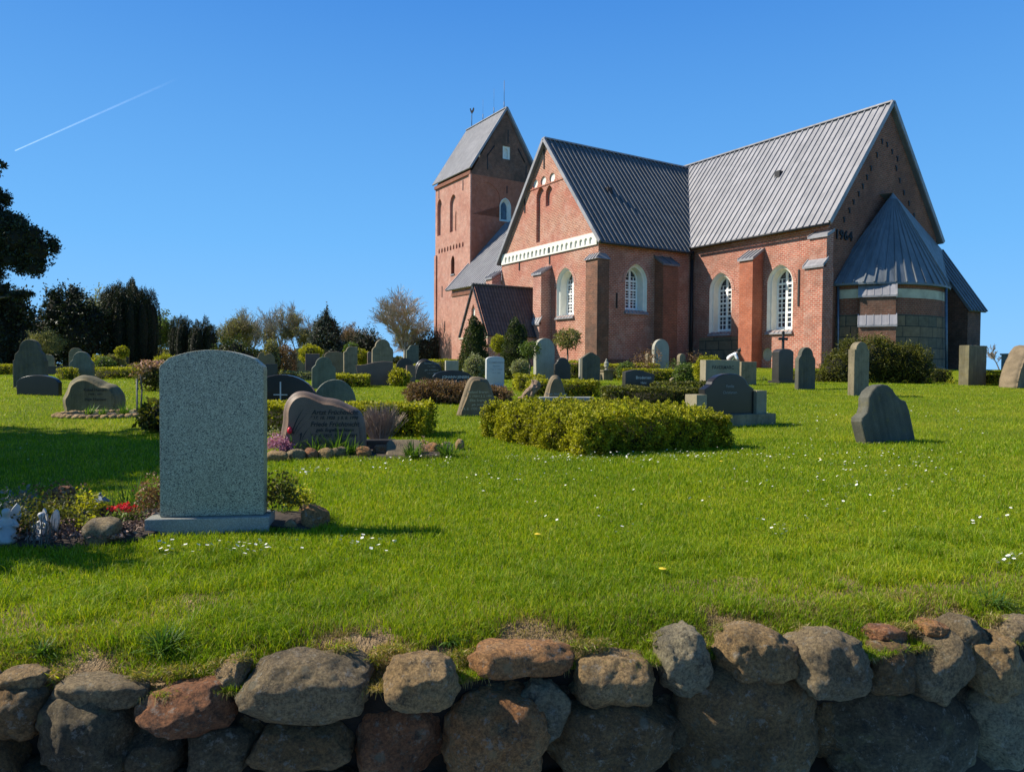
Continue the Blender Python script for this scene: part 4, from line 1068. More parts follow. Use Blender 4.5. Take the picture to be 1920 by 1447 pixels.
# stair annex north of the apse with a lean-to roof falling to the east
mb = MB(); x1 = 2.37
panel(mb, Plane('S', 10.75), [(-.25, GZ), (x1, GZ), (x1, 3.8), (-.25, 7.85)]); panel(mb, Plane('E', x1), [(10.75, GZ), (12.35, GZ), (12.35, 3.85), (10.75, 3.85)]); panel(mb, Plane('N', 12.35), [(-.25, GZ), (x1, GZ), (x1, 3.8), (-.25, 7.85)])
mb.build('annex_wall', M['brick_brown'], CH)
def PX_(n_, f): return (2.62 - 2.87 * f, n_, 3.72 + 4.3 * f)
slope('annex_roof', PX_, frange(10.6, 12.6, .4), lambda u: 0., mat=M['lead_blue'], thick=.12)
pipe('downpipe', [(AC[0] - .02 + .15, AC[1] - AR - .14, 4.9), (.12, AC[1] - AR - .3, GZ)], .07, M['zinc'])
a_ = rad(18); pipe('downpipe', [circ(AR + .3, a_, 4.85), circ(AR + .5, a_, GZ)], .08, M['zinc'])
# apse buttress facing south-east
ab = rad(-58)
bd = Vector((math.cos(ab), math.sin(ab), 0)); bt = Vector((-math.sin(ab), math.cos(ab), 0)); bo = Vector((AC[0] - .12, AC[1] - .18, 0))
def bp(t, r, z): return tuple(bo + bt * t + bd * r + Vector((0, 0, z)))
mb = MB(); hw = .92
mb.hexa([bp(-hw, 3.4, 2.6), bp(hw, 3.4, 2.6), bp(hw, 4.42, 2.6), bp(-hw, 4.42, 2.6), bp(-hw, 3.4, 4.6), bp(hw, 3.4, 4.6), bp(hw, 4.42, 4.12), bp(-hw, 4.42, 4.12)])
mb.hexa([bp(-hw - .02, 3.3, GZ), bp(hw + .02, 3.3, GZ), bp(hw + .02, 4.85, GZ), bp(-hw - .02, 4.85, GZ), bp(-hw - .02, 3.3, 2.9), bp(hw + .02, 3.3, 2.9), bp(hw + .02, 4.8, 2.45), bp(-hw - .02, 4.8, 2.45)])
b = mb.build('buttress', M['brick_brown'], CH)
for (ra, za, rb, zb) in ((4.5, 4.08, 3.95, 4.72), (4.9, 2.38, 4.38, 3.02)):
    mb = MB(); lo = [bp(-hw - .08, ra, za), bp(hw + .08, ra, za), bp(hw + .08, rb, zb), bp(-hw - .08, rb, zb)]
    mb.hexa(lo + [(p[0], p[1], p[2] + .1) for p in lo])
    for k in range(6):
        t = -hw - .05 + (2 * hw + .1) * k / 5; q = [bp(t - .025, ra, za + .09), bp(t + .025, ra, za + .09), bp(t + .025, rb, zb + .09), bp(t - .025, rb, zb + .09)]
        mb.hexa(q + [(p[0], p[1], p[2] + .05) for p in q])
    mb.build('cap', M['lead'], b)
#@@PART4
# ------------------------------------------------------------------ gravestones
def ol_top(kind, W, H, n=9):
    """outline of a gravestone from bottom left, counter-clockwise seen from the front"""
    a = W / 2
    def arc(cx, cz, rx, rz, t0, t1, n=n): return [(cx + rx * math.cos(rad(t0 + (t1 - t0) * i / n)), cz + rz * math.sin(rad(t0 + (t1 - t0) * i / n))) for i in range(n + 1)]
    base = [(-a, 0), (a, 0)]
    if kind == 'round': return base + arc(0, H - a, a, a, 0, 180, 14)
    if kind == 'arch': return base + [(a, H - .16 * W)] + arc(0, H - .16 * W, a * .96, .16 * W, 12, 168, 14) + [(-a, H - .16 * W)]
    if kind == 'low_arch': return base + arc(0, H * .45, a, H * .55, 4, 176, 18)
    if kind == 'rect': return base + [(a, H), (-a, H)]
    if kind == 'point': return base + [(a, H - .55 * a), (a * .6, H - .28 * a), (a * .15, H - .02 * a), (-a * .15, H - .02 * a), (-a * .6, H - .28 * a), (-a, H - .55 * a)]
    if kind == 'shoulder':
        b = a * .70; r = b; s = H - r * .98
        return base + [(a, s - .20 * W), (a * .98, s - .14 * W), (b * 1.16, s - .05 * W), (b * 1.0, s + .0 * W)] + arc(0, s, b, r * .98, 8, 172, 12) + [(-b * 1.0, s), (-b * 1.16, s - .05 * W), (-a * .98, s - .14 * W), (-a, s - .20 * W)]
    if kind == 'baroque':
        b = a * .60; r = b; s = H - r
        return base + [(a, s - .36 * W), (a * .92, s - .34 * W), (a * .86, s - .16 * W), (b * 1.05, s - .05 * W)] + arc(0, s, b, r, 5, 175, 12) + [(-b * 1.05, s - .05 * W), (-a * .86, s - .16 * W), (-a * .92, s - .34 * W), (-a, s - .36 * W)]
    if kind == 'two_bump': return base + [(a, H * .72)] + arc(a * .45, H * .80, a * .5, H * .16, 10, 150, 6) + [(-a * .1, H * .9)] + arc(-a * .3, H * .86, a * .35, H * .14, 50, 160, 5) + [(-a * .95, H * .62), (-a, H * .5)]
    if kind == 'bell': return [(-a, 0), (a * .98, 0), (a * .99, H * .42), (a * .93, H * .58), (a * .74, H * .64), (a * .60, H * .74), (a * .50, H * .86), (a * .34, H * .95), (a * .12, H), (-a * .12, H), (-a * .34, H * .95), (-a * .52, H * .86), (-a * .62, H * .72), (-a * .72, H * .64), (-a * .96, H * .58), (-a * 1.02, H * .52)]
    if kind == 'head': return base + [(a, H - .30 * W)] + arc(0, H - .30 * W, a * .80, .30 * W, 0, 180, 12) + [(-a, H - .30 * W)]
    if kind == 'half_head': return base + [(a, H), (a * -.05, H)] + arc(-a * .05, H - .34 * W, a * .60, .34 * W, 90, 172, 6) + [(-a, H - .42 * W)]
    if kind == 'wave': return base + [(a, H * .82), (a * .7, H * .84), (a * .3, H * .93), (-a * .1, H), (-a * .45, H * .99), (-a, H * .90)]
    if kind == 'slant': return [(-a * .82, 0), (a * .92, 0), (a, H * .97), (a * .5, H), (a * .0, H * .96), (-a * .5, H * .86), (-a, H * .82)]
    if kind == 'trap': return [(-a, 0), (a * .86, 0), (a, H * .3), (a * .62, H * .86), (a * .45, H * .95), (-a * .15, H), (-a * .40, H * .93), (-a * .62, H * .62)]
    if kind == 'egg': return [(-a * .92, 0), (a, 0), (a * .92, H * .35), (a * .74, H * .72), (a * .4, H * .95), (a * .05, H), (-a * .25, H * .93), (-a * .6, H * .6), (-a * .85, H * .25)]
    if kind == 'hump': return [(-a * .98, 0), (a * .96, 0), (a, H * .5), (a * .86, H * .72), (a * .6, H * .84), (a * .2, H * .93), (-a * .2, H), (-a * .5, H * .96), (-a * .78, H * .76), (-a * .9, H * .45)]
    if kind == 'frucht': return [(-a * .98, 0), (a * .98, 0), (a, H * .30), (a * .93, H * .60), (a * .82, H * .70), (a * .55, H * .79), (a * .30, H * .875), (a * .02, H * .89), (-a * .20, H * .95), (-a * .42, H * .995), (-a * .62, H * .97), (-a * .78, H * .87), (-a * .87, H * .72), (-a * .88, H * .52), (-a * .94, H * .30)]
    if kind == 'bould': return [(-a * .9, 0), (a * .92, 0), (a * 1.0, H * .22), (a * .97, H * .45), (a * .84, H * .64), (a * .66, H * .74), (a * .44, H * .77), (a * .22, H * .90), (-a * .08, H * .985), (-a * .36, H), (-a * .64, H * .88), (-a * .80, H * .70), (-a * .86, H * .5), (-a * 1.0, H * .28)]
    if kind == 'stepped': return base + [(a, H * .70), (a * .82, H * .76)] + arc(0, H * .76, a * .74, H * .24, 8, 172, 14) + [(-a * .82, H * .76), (-a, H * .70)]
def smooth_ol(o, k=1):
    for _ in range(k):
        n = len(o); q = []
        for i in range(n):
            a, b = o[i], o[(i + 1) % n]
            if i == 0: q += [a, b] if False else [a]; continue
            q += [(a[0] * .75 + b[0] * .25, a[1] * .75 + b[1] * .25), (a[0] * .25 + b[0] * .75, a[1] * .25 + b[1] * .75)]
        q.insert(1, o[1]); o = q
    return o
def resample(o, step):
    q = []
    for i in range(len(o)):
        a, b = o[i], o[(i + 1) % len(o)]; L = math.hypot(b[0] - a[0], b[1] - a[1]); n = max(1, round(L / step))
        q += [(a[0] + (b[0] - a[0]) * k / n, a[1] + (b[1] - a[1]) * k / n) for k in range(n)]
    return q
def slab(name, o, th, mat, parent=None, bev=.012, rough=0.0, seed=1, natural=False, loc=None, rz=0.0, ey=0.0):
    o = resample(o, .05 if natural else .12)
    H = max(p[1] for p in o); c = (0, H * .42)
    rings = [(-.5 * th + ey, 1, 2.2), (-.5 * th + bev * .35, .35, 1.0), (-.5 * th + bev, 0, .0), (.5 * th - bev, 0, 0), (.5 * th - bev * .35, .35, 1), (.5 * th, 1, 2.2)]
    if natural: rings = [(-.5 * th, 1, 0), (-.44 * th, .42, 0), (-.28 * th, .12, 0), (-.1 * th, 0, 0), (.15 * th, .02, 0), (.35 * th, .3, 0), (.5 * th, 1.3, 0)]
    V, n = [], len(o)
    for y, ins, _ in rings:
        for (x, z) in o:
            L = math.hypot(x - c[0], z - c[1]) or 1e-6; s = 1 - ins * bev / L
            px, pz = c[0] + (x - c[0]) * s, c[1] + (z - c[1]) * s
            if z <= 0.001: pz = -0.12
            if rough:
                f = noise.noise(Vector((px * 5 + seed, y * 6, pz * 5))) + .5 * noise.noise(Vector((px * 13, y * 13 + seed, pz * 13)))
                px += f * rough * (1 if x > 0 else -1); pz += f * rough * (0 if z <= .001 else 1); 
            V.append((px, y, pz))
    mb = MB(); Fs = []
    for r in range(len(rings) - 1):
        for i in range(n):
            j = (i + 1) % n; Fs.append([r * n + i, r * n + j, (r + 1) * n + j, (r + 1) * n + i])
    mb.mesh(V, Fs, 0, natural)
    mb.f.append(list(range(n))[::-1][::-1]); mb.m.append(0); mb.sm.append(False)
    mb.f.append([(len(rings) - 1) * n + i for i in range(n)][::-1]); mb.m.append(0); mb.sm.append(False)
    return mb.build(name, mat, parent, loc, rz, uv=False)
GR = 'gravestones in the churchyard'
def stone_at(px, top, w, shape, label, mat='g_weather', base=None, d=None, r=30, th=.14, lean=0.0, nat=False, rough=0.003, text=None, tmat='letter_grey', ts=.07, tz_=.62, plinth=None, name='gravestone', cat='gravestone', back=0, bev=.014, group=GR, extra=None):
    loc = at(px, base) if base else atd(px, d)
    D = loc.y; m = D / FPX; rr = rad(r); view = math.atan2(loc.x, loc.y); rel = rr - view * -1
    rel = rr + view
    W = max(.2, (w * m - th * abs(math.sin(rel))) / max(.35, math.cos(rel)))
    H = zpix(px, top, D) - loc.z
    multi = text or plinth or extra
    o_ = smooth_ol(ol_top(shape, W, H), 2) if nat else ol_top(shape, W, H)
    if multi:
        t = thing(name, label, cat, loc, group=group, rot=(rad(back), rad(lean), rr))
        b = slab('slab', o_, th, M[mat], t, bev if not nat else min(.12, th * .4), rough, int(px), nat)
    else:
        t = slab(name, o_, th, M[mat], None, bev if not nat else min(.12, th * .4), rough, int(px), nat, loc=loc, rz=rr)
        t.rotation_euler = (rad(back), rad(lean), rr); tag(t, label, cat, group)
    if text:
        yy = -.5 * th - .004
        for i, (s, k) in enumerate(text):
            text_on('inscription', s, ts * k, M[tmat], t, (0, yy, H * tz_ - i * ts * 1.35), (1, 0, 0), (0, 0, 1))
    if plinth:
        pw, ph, pd = plinth; mb = MB(); mb.box((-W * pw / 2, -pd / 2, -.2), (W * pw / 2, pd / 2, ph)); mb.build('plinth', M[mat], t)
    if extra: extra(t, W, H, th)
    return t

# --- the large blank headstone
Dh = 4.68; loc = atd(402, Dh)
HS = thing('gravestone', 'large blank speckled grey-green granite headstone with a shallow arched top, nearest the camera', 'gravestone', loc, rad(9), GR)
Wh = 180 * Dh / FPX / math.cos(rad(12)) ; Hh = zpix(400, 657, Dh) - loc.z
a = Wh / 2; zs = Hh - .095; cr = .035
Rr = (a * a + .075 ** 2) / (2 * .075); top = [(a * math.cos(rad(180 * 0)) * 0, 0)]
ol = [(-a, .10), (a, .10), (a * 1.0, zs - cr)]
ol += [(a - cr + cr * math.cos(rad(q)), zs - cr + cr * math.sin(rad(q)) + .012) for q in (20, 40, 60)]
for i in range(1, 24):
    x = (a - cr) * (1 - 2 * i / 24); ol.append((x, zs + .018 + .08 * (1 - (x / a) ** 2)))
ol += [(-a + cr - cr * math.cos(rad(q)), zs - cr + cr * math.sin(rad(q)) + .012) for q in (60, 40, 20)] + [(-a, zs - cr)]
def crisp(name, o, th, mat, parent, bev):
    bm = bmesh.new(); vs = [bm.verts.new((x, -th / 2, z)) for x, z in o]; f = bm.faces.new(vs)
    e = bmesh.ops.extrude_face_region(bm, geom=[f]); bmesh.ops.translate(bm, vec=(0, th, 0), verts=[v for v in e['geom'] if isinstance(v, bmesh.types.BMVert)])
    bmesh.ops.recalc_face_normals(bm, faces=bm.faces)
    ed = [x for x in bm.edges if len(x.link_faces) == 2 and x.link_faces[0].normal.angle(x.link_faces[1].normal, 0) > rad(50)]
    bmesh.ops.bevel(bm, geom=ed, offset=bev, segments=2, profile=.6, affect='EDGES')
    me = bpy.data.meshes.new(name); bm.to_mesh(me); bm.free(); return link(name, me, mat, parent)
crisp('slab', ol, .13, M['speckle'], HS, .006)
crisp('plinth', [(-a - .075, -.15), (a + .04, -.15), (a + .04, .098), (-a - .075, .098)], .24, M['g_blue'], HS, .007)

# --- Früchtnicht stone
def frucht(t, W, H, th):
    y = -.5 * th - .006; dk = M['letter_dark']
    for s, x, z, k in (('Artzt Früchtnicht', .15, .66, .078), ('* 17. 10. 1920  † 9. 8. 1998', .14, .575, .052), ('Friede Früchtnicht', .15, .475, .078), ('geb. Engelbrechtsen', .15, .385, .056), ('* 7. 4. 1927  † 16. 3. 2003', .14, .295, .052)):
        text_on('inscription', s, k * 1.0, dk, t, (x * W, y, z * H), (1, 0, 0), (0, 0, 1), shear=.25, bold=.0016)
    mb = MB()
    for k, (x0, z0, x1, z1, x2, z2) in enumerate(((-.33, .30, -.30, .50, -.20, .72), (-.31, .30, -.27, .5, -.12, .70), (-.29, .3, -.22, .48, -.08, .62), (-.30, .32, -.34, .42, -.36, .44), (-.26, .28, -.2, .42, -.24, .2), (-.22, .22, -.17, .4, -.11, .45))):
        P = [Vector(((1-t_)**2*x0*W + 2*t_*(1-t_)*x1*W + t_*t_*x2*W, y, (1-t_)**2*z0*H + 2*t_*(1-t_)*z1*H + t_*t_*z2*H)) for t_ in [i / 8 for i in range(9)]]
        for i in range(8):
            w0, w1 = .012 * math.sin(math.pi * (i + .3) / 9), .012 * math.sin(math.pi * (i + 1.3) / 9)
            mb.face([P[i] + Vector((-w0, 0, -w0)), P[i+1] + Vector((-w1, 0, -w1)), P[i+1] + Vector((w1, 0, w1)), P[i] + Vector((w0, 0, w0))])
    mb.build('engraved_reeds', dk, t, uv=False)
stone_at(605, 732, 166, 'frucht', 'broad wavy-topped reddish stone with dark names and engraved reeds behind the row of pebbles', 'g_red', d=8.9, r=6, th=.20, nat=True, rough=.004, extra=frucht)

def cross_ins(t, W, H, th):
    y = -.5 * th - .004; mb = MB(); mb.box((-.012, y - .002, -.05), (.012, y, H * .86)); mb.build('engraved_cross', M['letter_white'], t)
    mb = MB(); mb.box((-.12, y - .004, H * .6), (.12, y - .002, H * .62)); mb.build('engraved_cross', M['letter_white'], t)
    for s, x, z in (('Boersen', -.33, .47), ('* 5. 6. 1971', -.33, .34), ('Eduard M. Goitke', .36, .47), ('* 2. 1. 1909', .36, .34)):
        text_on('inscription', s, .075 if z > .4 else .055, M['letter_white'], t, (x * W * .75, y, z * H), (1, 0, 0), (0, 0, 1), bold=.001)
stone_at(528, 702, 134, 'low_arch', 'black polished slab with a thin engraved cross and white names, partly behind the big headstone', 'g_black', d=12.6, r=0, th=.12, extra=cross_ins)
stone_at(628, 711, 78, 'low_arch', 'low greenish slate slab with a rounded top, right of the black cross slab', 'g_green', d=13.4, r=14, th=.14, rough=.006)
# --- left group
stone_at(58, 636, 56, 'baroque', 'tallest old stone at the far left with a round head and stepped shoulders', 'g_old', base=727, r=0, th=.16, rough=.005)
stone_at(90, 664, 24, 'round', 'rounded grey stone peeping out behind the tall stepped stone at the far left', 'g_weather', base=701, r=5)
stone_at(74, 703, 72, 'arch', 'low wide black stone in front of the tall stepped stone at far left', 'g_black', base=741, r=-6, th=.15)
stone_at(154, 659, 42, 'shoulder', 'dark shouldered stone with an arched head behind the natural boulder stone', 'g_green', base=712, r=0, th=.14)
stone_at(143, 652, 24, 'round', 'round-headed stone half hidden behind the dark shouldered one', 'g_weather', base=701, r=5)
def bould_ins(t, W, H, th):
    for s, z, k in (('Ketel Hansen', .60, .09), ('1904 – 1971', .48, .06), ('Inge Hansen', .34, .09)):
        text_on('inscription', s, k, M['letter_dark'], t, (.1 * W, -.5 * th - .012, z * H), (1, 0, 0), (0, 0, 1), bold=.001)
stone_at(177, 703, 114, 'bould', 'natural humped boulder stone inside a small stone-edged grave bed', 'g_mossy', base=771, r=0, th=.34, nat=True, rough=.012, extra=bould_ins)
for px, tp, bs, w, lb in ((213, 666, 689, 21, 'small round stone behind the hedge, left of the three pale ones'), (251, 666, 687, 23, 'small pale round-headed stone behind the long low hedge'), (274, 663, 686, 26, 'slightly larger pale round stone beside the small pale one behind the hedge')):
    stone_at(px, tp, w, 'round', lb, 'g_weather', base=bs + 2, r=0)
stone_at(276, 650, 26, 'stepped', 'dark stone in the shade below the big columnar yew', 'g_dark', base=682, r=0)
stone_at(299, 668, 34, 'arch', 'low wide reddish stone beyond the pink flowering shrub', 'g_red', base=688, r=0)
stone_at(167, 655, 14, 'head', 'narrow dark stone in the yew shade behind the shouldered stone', 'g_dark', base=690, r=0)
stone_at(226, 667, 30, 'rect', 'dark square stone in shade, between the small pale round stones', 'g_dark', d=52, r=0)
mb = MB(); lc = atd(116, 36); mb.box((-.55, -.35, -.1), (.55, .35, .38)); mb.box((-.6, -.4, .38), (.6, .4, .44)); tag(mb.build('tomb_chest', M['g_dark'], None, lc, rad(10)), 'low dark chest tomb with a flat shiny lid in the yew shade', 'tomb')
# --- middle group
stone_at(497, 660, 36, 'two_bump', 'brown stone with a twin-humped top just right of the big headstone', 'g_brown', d=27, r=18)
stone_at(509, 682, 22, 'rect', 'small dark slab in front of the twin-humped brown stone', 'g_dark', d=25, r=18)
stone_at(510, 650, 22, 'round', 'green-grey round-topped stone behind the twin-humped stone', 'g_green', d=34, r=18)
stone_at(560, 652.5, 36, 'half_head', 'grey stone with one rounded shoulder under the round yellow bush', 'g_weather', base=702, r=20, th=.16)
stone_at(586, 663, 26, 'rect', 'plain reddish rectangular stone beside the one-shouldered stone', 'g_red', d=30, r=16)
stone_at(607, 669, 44, 'shoulder', 'bluish shouldered stone with an arched head rising behind the green slate slab', 'g_green', d=22.5, r=20, th=.12)
stone_at(627, 659, 36, 'arch', 'wide arched stone with a pale rim behind the bluish shouldered stone', 'g_brown', d=29, r=18)
stone_at(657, 650, 26, 'half_head', 'tall narrow grey stone with a lit left edge and a bush behind its top', 'g_weather', d=27, r=22, th=.16)
stone_at(717, 636, 40, 'shoulder', 'tall round-headed stone rising behind the wide reddish slab', 'g_weather', d=30, r=22, th=.18)
stone_at(702, 677, 68, 'slant', 'wide reddish slab, slanting left side and raised right top', 'g_red', base=722.5, r=10, th=.14)
stone_at(693, 659, 9, 'round', 'pink stone sliver left of the tall round-headed stone', 'g_red', d=34, r=20)
stone_at(773, 647, 24, 'half_head', 'tall blue-grey stone with one shoulder near the bare tree', 'g_green', d=34, r=22, th=.14)
stone_at(759, 671, 34, 'low_arch', 'low dark rounded stone below the tall blue-grey stone', 'g_dark', d=32, r=14, rough=.01)
stone_at(770, 685, 18, 'rect', 'pinkish slab edge beside the round clipped bush', 'g_red', d=26.5, r=24)
def ins4(lines, x=0, z0=.72, k=.075, step=.12, mt='letter_grey', bold=.001):
    def f(t, W, H, th):
        for i, s in enumerate(lines):
            text_on('inscription', s, k * (1 if i % 2 == 0 else .8), M[mt], t, (x * W, -.5 * th - .005, (z0 - i * step) * H), (1, 0, 0), (0, 0, 1), bold=bold)
    return f
stone_at(801, 673, 58, 'hump', 'broken-edged natural slab with a pale left side and white lines of writing', 'g_dark', base=714, r=24, th=.22, nat=True, rough=.01, extra=ins4(['Thomas F. Jensen', '* 5. 1. 1931', 'geb. in Nieblum', '† 8. 3. 1999'], .12, .8, .09, .15))
stone_at(847, 676, 26, 'rect', 'small pale rectangular stone at the foot of the left cone tree', 'g_light', d=30, r=24)
stone_at(848, 694, 74, 'arch', 'wide black slab with a curved top and white writing behind the brown heather hedge', 'g_black', d=20.5, r=12, th=.14, extra=ins4(['JOHANN JENSEN', '* 3. 2. 1902 † 1. 9. 1974', 'geb. Lorenzen'], .08, .72, .10, .2, 'letter_white'))
stone_at(893, 705, 80, 'trap', 'brown natural stone, narrowing upward, with gilded writing beside the large front hedge', 'g_brown', base=779, r=22, th=.20, nat=True, rough=.006, extra=ins4(['Roland Braren', '* 1. 5. 1928 † 3. 2. 1989', 'Elke Braren', 'geb. Jensen', '* 4. 8. 1930 † 7. 7. 2004'], .0, .60, .075, .105, 'letter_gold'))
stone_at(927.5, 668, 36, 'arch', 'white marble stone with a smoothly rounded top between the two cone trees', 'g_marble', base=727, r=20, th=.14, plinth=(1.15, .06, .34), extra=ins4(['CLEMENTINE', 'Petersen', '* 4. 1. 1913', '† 9. 9. 2001'], .05, .80, .085, .11, 'letter_grey'))
stone_at(1020, 634, 40, 'round', 'tallest pale limestone slab with a rounded head in front of the church porch', 'g_light', d=29.5, r=26, th=.24)
stone_at(1054, 670, 32, 'stepped', 'dark stepped stone with a carved round top beside the tall pale slab', 'g_dark', d=29, r=22)
stone_at(1107, 660.5, 37, 'point', 'brown stone with a pointed top standing left of the small grey urn', 'g_old', d=27, r=24, th=.14)
stone_at(1090, 672, 10, 'rect', 'narrow pale edge of a slab behind the pointed brown stone', 'g_light', d=31, r=24)
def low_black(t, W, H, th): pass
stone_at(1147, 684.6, 40, 'wave', 'low black stone with a sloping top by the white gravel plot', 'g_black', base=709, r=22, th=.3)
t = thing('urn', 'small grey urn on a square pedestal behind the low black stone', 'urn', atd(1137, 31), rad(20))
mb = MB(); mb.box((-.22, -.2, -.1), (.22, .2, .38)); mb.box((-.26, -.24, .38), (.26, .24, .44)); mb.build('pedestal', M['g_weather'], t)
mb = MB()
for z0, z1, r0, r1 in ((.44, .5, .09, .05), (.5, .66, .05, .11), (.66, .78, .11, .08), (.78, .84, .08, .04), (.84, .92, .05, .02)): mb.tube((0, 0, z0), (0, 0, z1), r0, r1, 10)
mb.build('vase', M['g_light'], t)
stone_at(1197, 693, 60, 'wave', 'dark stone with a wavy top, engraved cross and lettering behind the clipped box hedge', 'g_dark', d=21.5, r=18, th=.22, extra=ins4(['Brodersen', 'Hans', '* 6. 1. 1926 † 3. 5. 1995'], .12, .66, .12, .22, 'letter_white'))
stone_at(1238, 636, 32, 'round', 'pale round-headed slab among the rusty shrubs in front of the transept', 'g_light', d=35, r=28, th=.2)
stone_at(1277, 663, 16, 'round', 'small pale round stone right of the pale slab in the shrubs', 'g_weather', d=34, r=28, th=.2)
stone_at(1215, 662, 11, 'round', 'tiny pale round stone low among the shrubs', 'g_weather', d=35.5, r=28, th=.18)
stone_at(1268, 707, 26, 'low_arch', 'very low grey stone beside the green globe shrub', 'g_weather', base=718, r=20)
stone_at(1350, 675, 72, 'rect', 'thick pale granite block with capital lettering behind the dark arched monument', 'g_concrete', d=21.5, r=26, th=.26, extra=ins4(['FAVERMARC'], .0, .78, .15, .2, 'letter_dark'))
stone_at(1402, 678, 32, 'rect', 'grey slab mostly hidden behind the pale granite block', 'g_weather', d=27, r=24)
def flank(t, W, H, th):
    for s, w0, h0 in ((-1, .24, .60), (1, .26, .66)):
        mb = MB(); x = s * (W / 2 + w0 / 2 + .01); mb.box((x - w0 / 2, -th / 2 - .06, -.1), (x + w0 / 2, th / 2 + .06, H * h0)); mb.build('side_block', M['g_concrete'], t)
    mb = MB(); mb.box((-W / 2 - .34, -th / 2 - .2, -.2), (W / 2 + .36, th / 2 + .2, .19)); mb.build('plinth', M['g_weather'], t)
    for i, s in enumerate(('Familie', 'Christiansen')): text_on('inscription', s, .07, M['letter_grey'], t, (0, -.5 * th - .004, (.75 - .12 * i) * H), (1, 0, 0), (0, 0, 1))
stone_at(1363, 700, 100, 'stepped', 'dark arched monument flanked by two pale granite blocks on a plinth', 'g_black', d=13.0, r=30, th=.16, extra=flank)
def iron_cross(t, W, H, th):
    mb = MB(); z = H; mb.box((-.045, -.03, z - .02), (.045, .03, z + .62)); mb.box((-.2, -.032, z + .34), (.2, .032, z + .44))
    for p in ((0, z + .64), (-.2, z + .39), (.2, z + .39)): mb.tube((p[0], -.03, p[1]), (p[0], .03, p[1]), .06, n=8)
    mb.build('iron_cross', M['iron'], t, uv=False)
stone_at(1467, 654, 38, 'arch', 'black pillar stone with a rough left side, carrying an iron cross', 'g_dark', base=718, r=30, th=.34, plinth=(1.2, .1, .55), extra=iron_cross)
stone_at(1509, 651, 36, 'shoulder', 'dark shouldered stone right of the iron-cross pillar', 'g_old', base=730, r=28, th=.16, rough=.004)
stone_at(1609, 641, 36, 'head', 'slender weathered stone with a pale left edge in front of the yew thicket', 'g_weather', base=741, r=34, th=.20, rough=.004)
stone_at(1662, 719, 98, 'bell', 'old stone with a broad rounded head leaning left, alone on the lawn', 'g_old', base=829, r=24, th=.19, lean=-14, back=-4, rough=.006, bev=.02)
stone_at(1759, 687, 26, 'arch', 'small dark stone by the drainpipe of the round apse', 'g_dark', base=714, r=26, th=.14)
stone_at(1823, 648, 44, 'rect', 'rough-hewn square-topped brown slab standing at the church corner', 'g_mossy', base=722.5, r=34, th=.36, rough=.012)
stone_at(1915, 646, 78, 'egg', 'big natural boulder stone with writing cut off by the right edge of the view', 'g_brown', base=726, r=34, th=.62, nat=True, rough=.03, extra=ins4(['Familie', 'Hinrichsen', '1931'], .15, .60, .14, .16, 'letter_dark'))
mb = MB(); lc = atd(1896, 46); mb.box((-.4, -.4, -.2), (.4, .4, .95)); mb.box((-.46, -.46, .95), (.46, .46, 1.05)); tag(mb.build('garden_pillar', M['g_light'], None, lc, rad(30)), 'white square pillar standing behind the boulder stone at the right edge', 'pillar')
def emblem(t, W, H, th):
    mb = MB(); y = -.5 * th - .006
    for k in range(6):
        a0 = k * math.pi / 3; mb.face([(-.28 * W, y, .45 * H), (-.28 * W + .05 * math.cos(a0 - .3), y, .45 * H + .05 * math.sin(a0 - .3)), (-.28 * W + .09 * math.cos(a0), y, .45 * H + .09 * math.sin(a0)), (-.28 * W + .05 * math.cos(a0 + .3), y, .45 * H + .05 * math.sin(a0 + .3))])
    mb.build('emblem', M['letter_dark'], t)
stone_at(1061, 744, 106, 'rect', 'low blue-grey granite bar with a small flower emblem behind the large front hedge', 'g_blue', d=12.3, r=8, th=.22, extra=emblem)
stone_at(1038, 702, 57, 'egg', 'brown rounded stone standing directly behind the blue-grey granite bar', 'g_brown', d=14.6, r=16, th=.18, nat=True, rough=.006, extra=ins4(['Peter Nickelsen', '* 12. 2. 1919', '† 4. 5. 1988'], .05, .55, .07, .12, 'letter_grey'))

# --- driftwood stump
P, Fc = rock_shape(4, .34, .34, .62, 91, 2.4, 5, .5); lc = at(995, 752)
P[:, 0] += .10 * np.sin(P[:, 2] * 9); P[:, 2] += .24; P[:, 0] *= 1 + .5 * (P[:, 2] < .1)
tag(np_mesh('tree_stump', P, Fc, 3, simple('driftwood', (0.22, 0.15, 0.10), .9, 0, .6, 9, 1.0), None, tuple(lc), smooth=True), 'gnarled upright piece of driftwood left of the brown rounded stone', 'stump')
# --- tilted name cushion and slabs in the front bed
t = thing('gravestone', 'small tilted cushion stone with red-brown letters among the grasses of the front bed', 'gravestone', atd(758, 8.8), rad(6), GR, rot=(rad(-52), 0, rad(10)))
slab('slab', smooth_ol([(-.22, .0), (.22, .0), (.23, .2), (.2, .27), (-.17, .27), (-.22, .2)], 1), .10, M['g_brown'], t, .03, .004, 5, False)
text_on('inscription', 'Iris', .07, M['rust'], t, (-.08, -.066, .18), (1, 0, 0), (0, 0, 1))
mb = MB(); lc = atd(705, 9.3); mb.box((-.2, -.08, -.1), (.22, .08, .12)); mb.box((-.23, -.10, .12), (.25, .10, .145)); tag(mb.build('stone_bench', M['g_dark'], None, lc, rad(8)), 'low flat stone ledge between the wavy stone and the cushion stone', 'stone ledge')

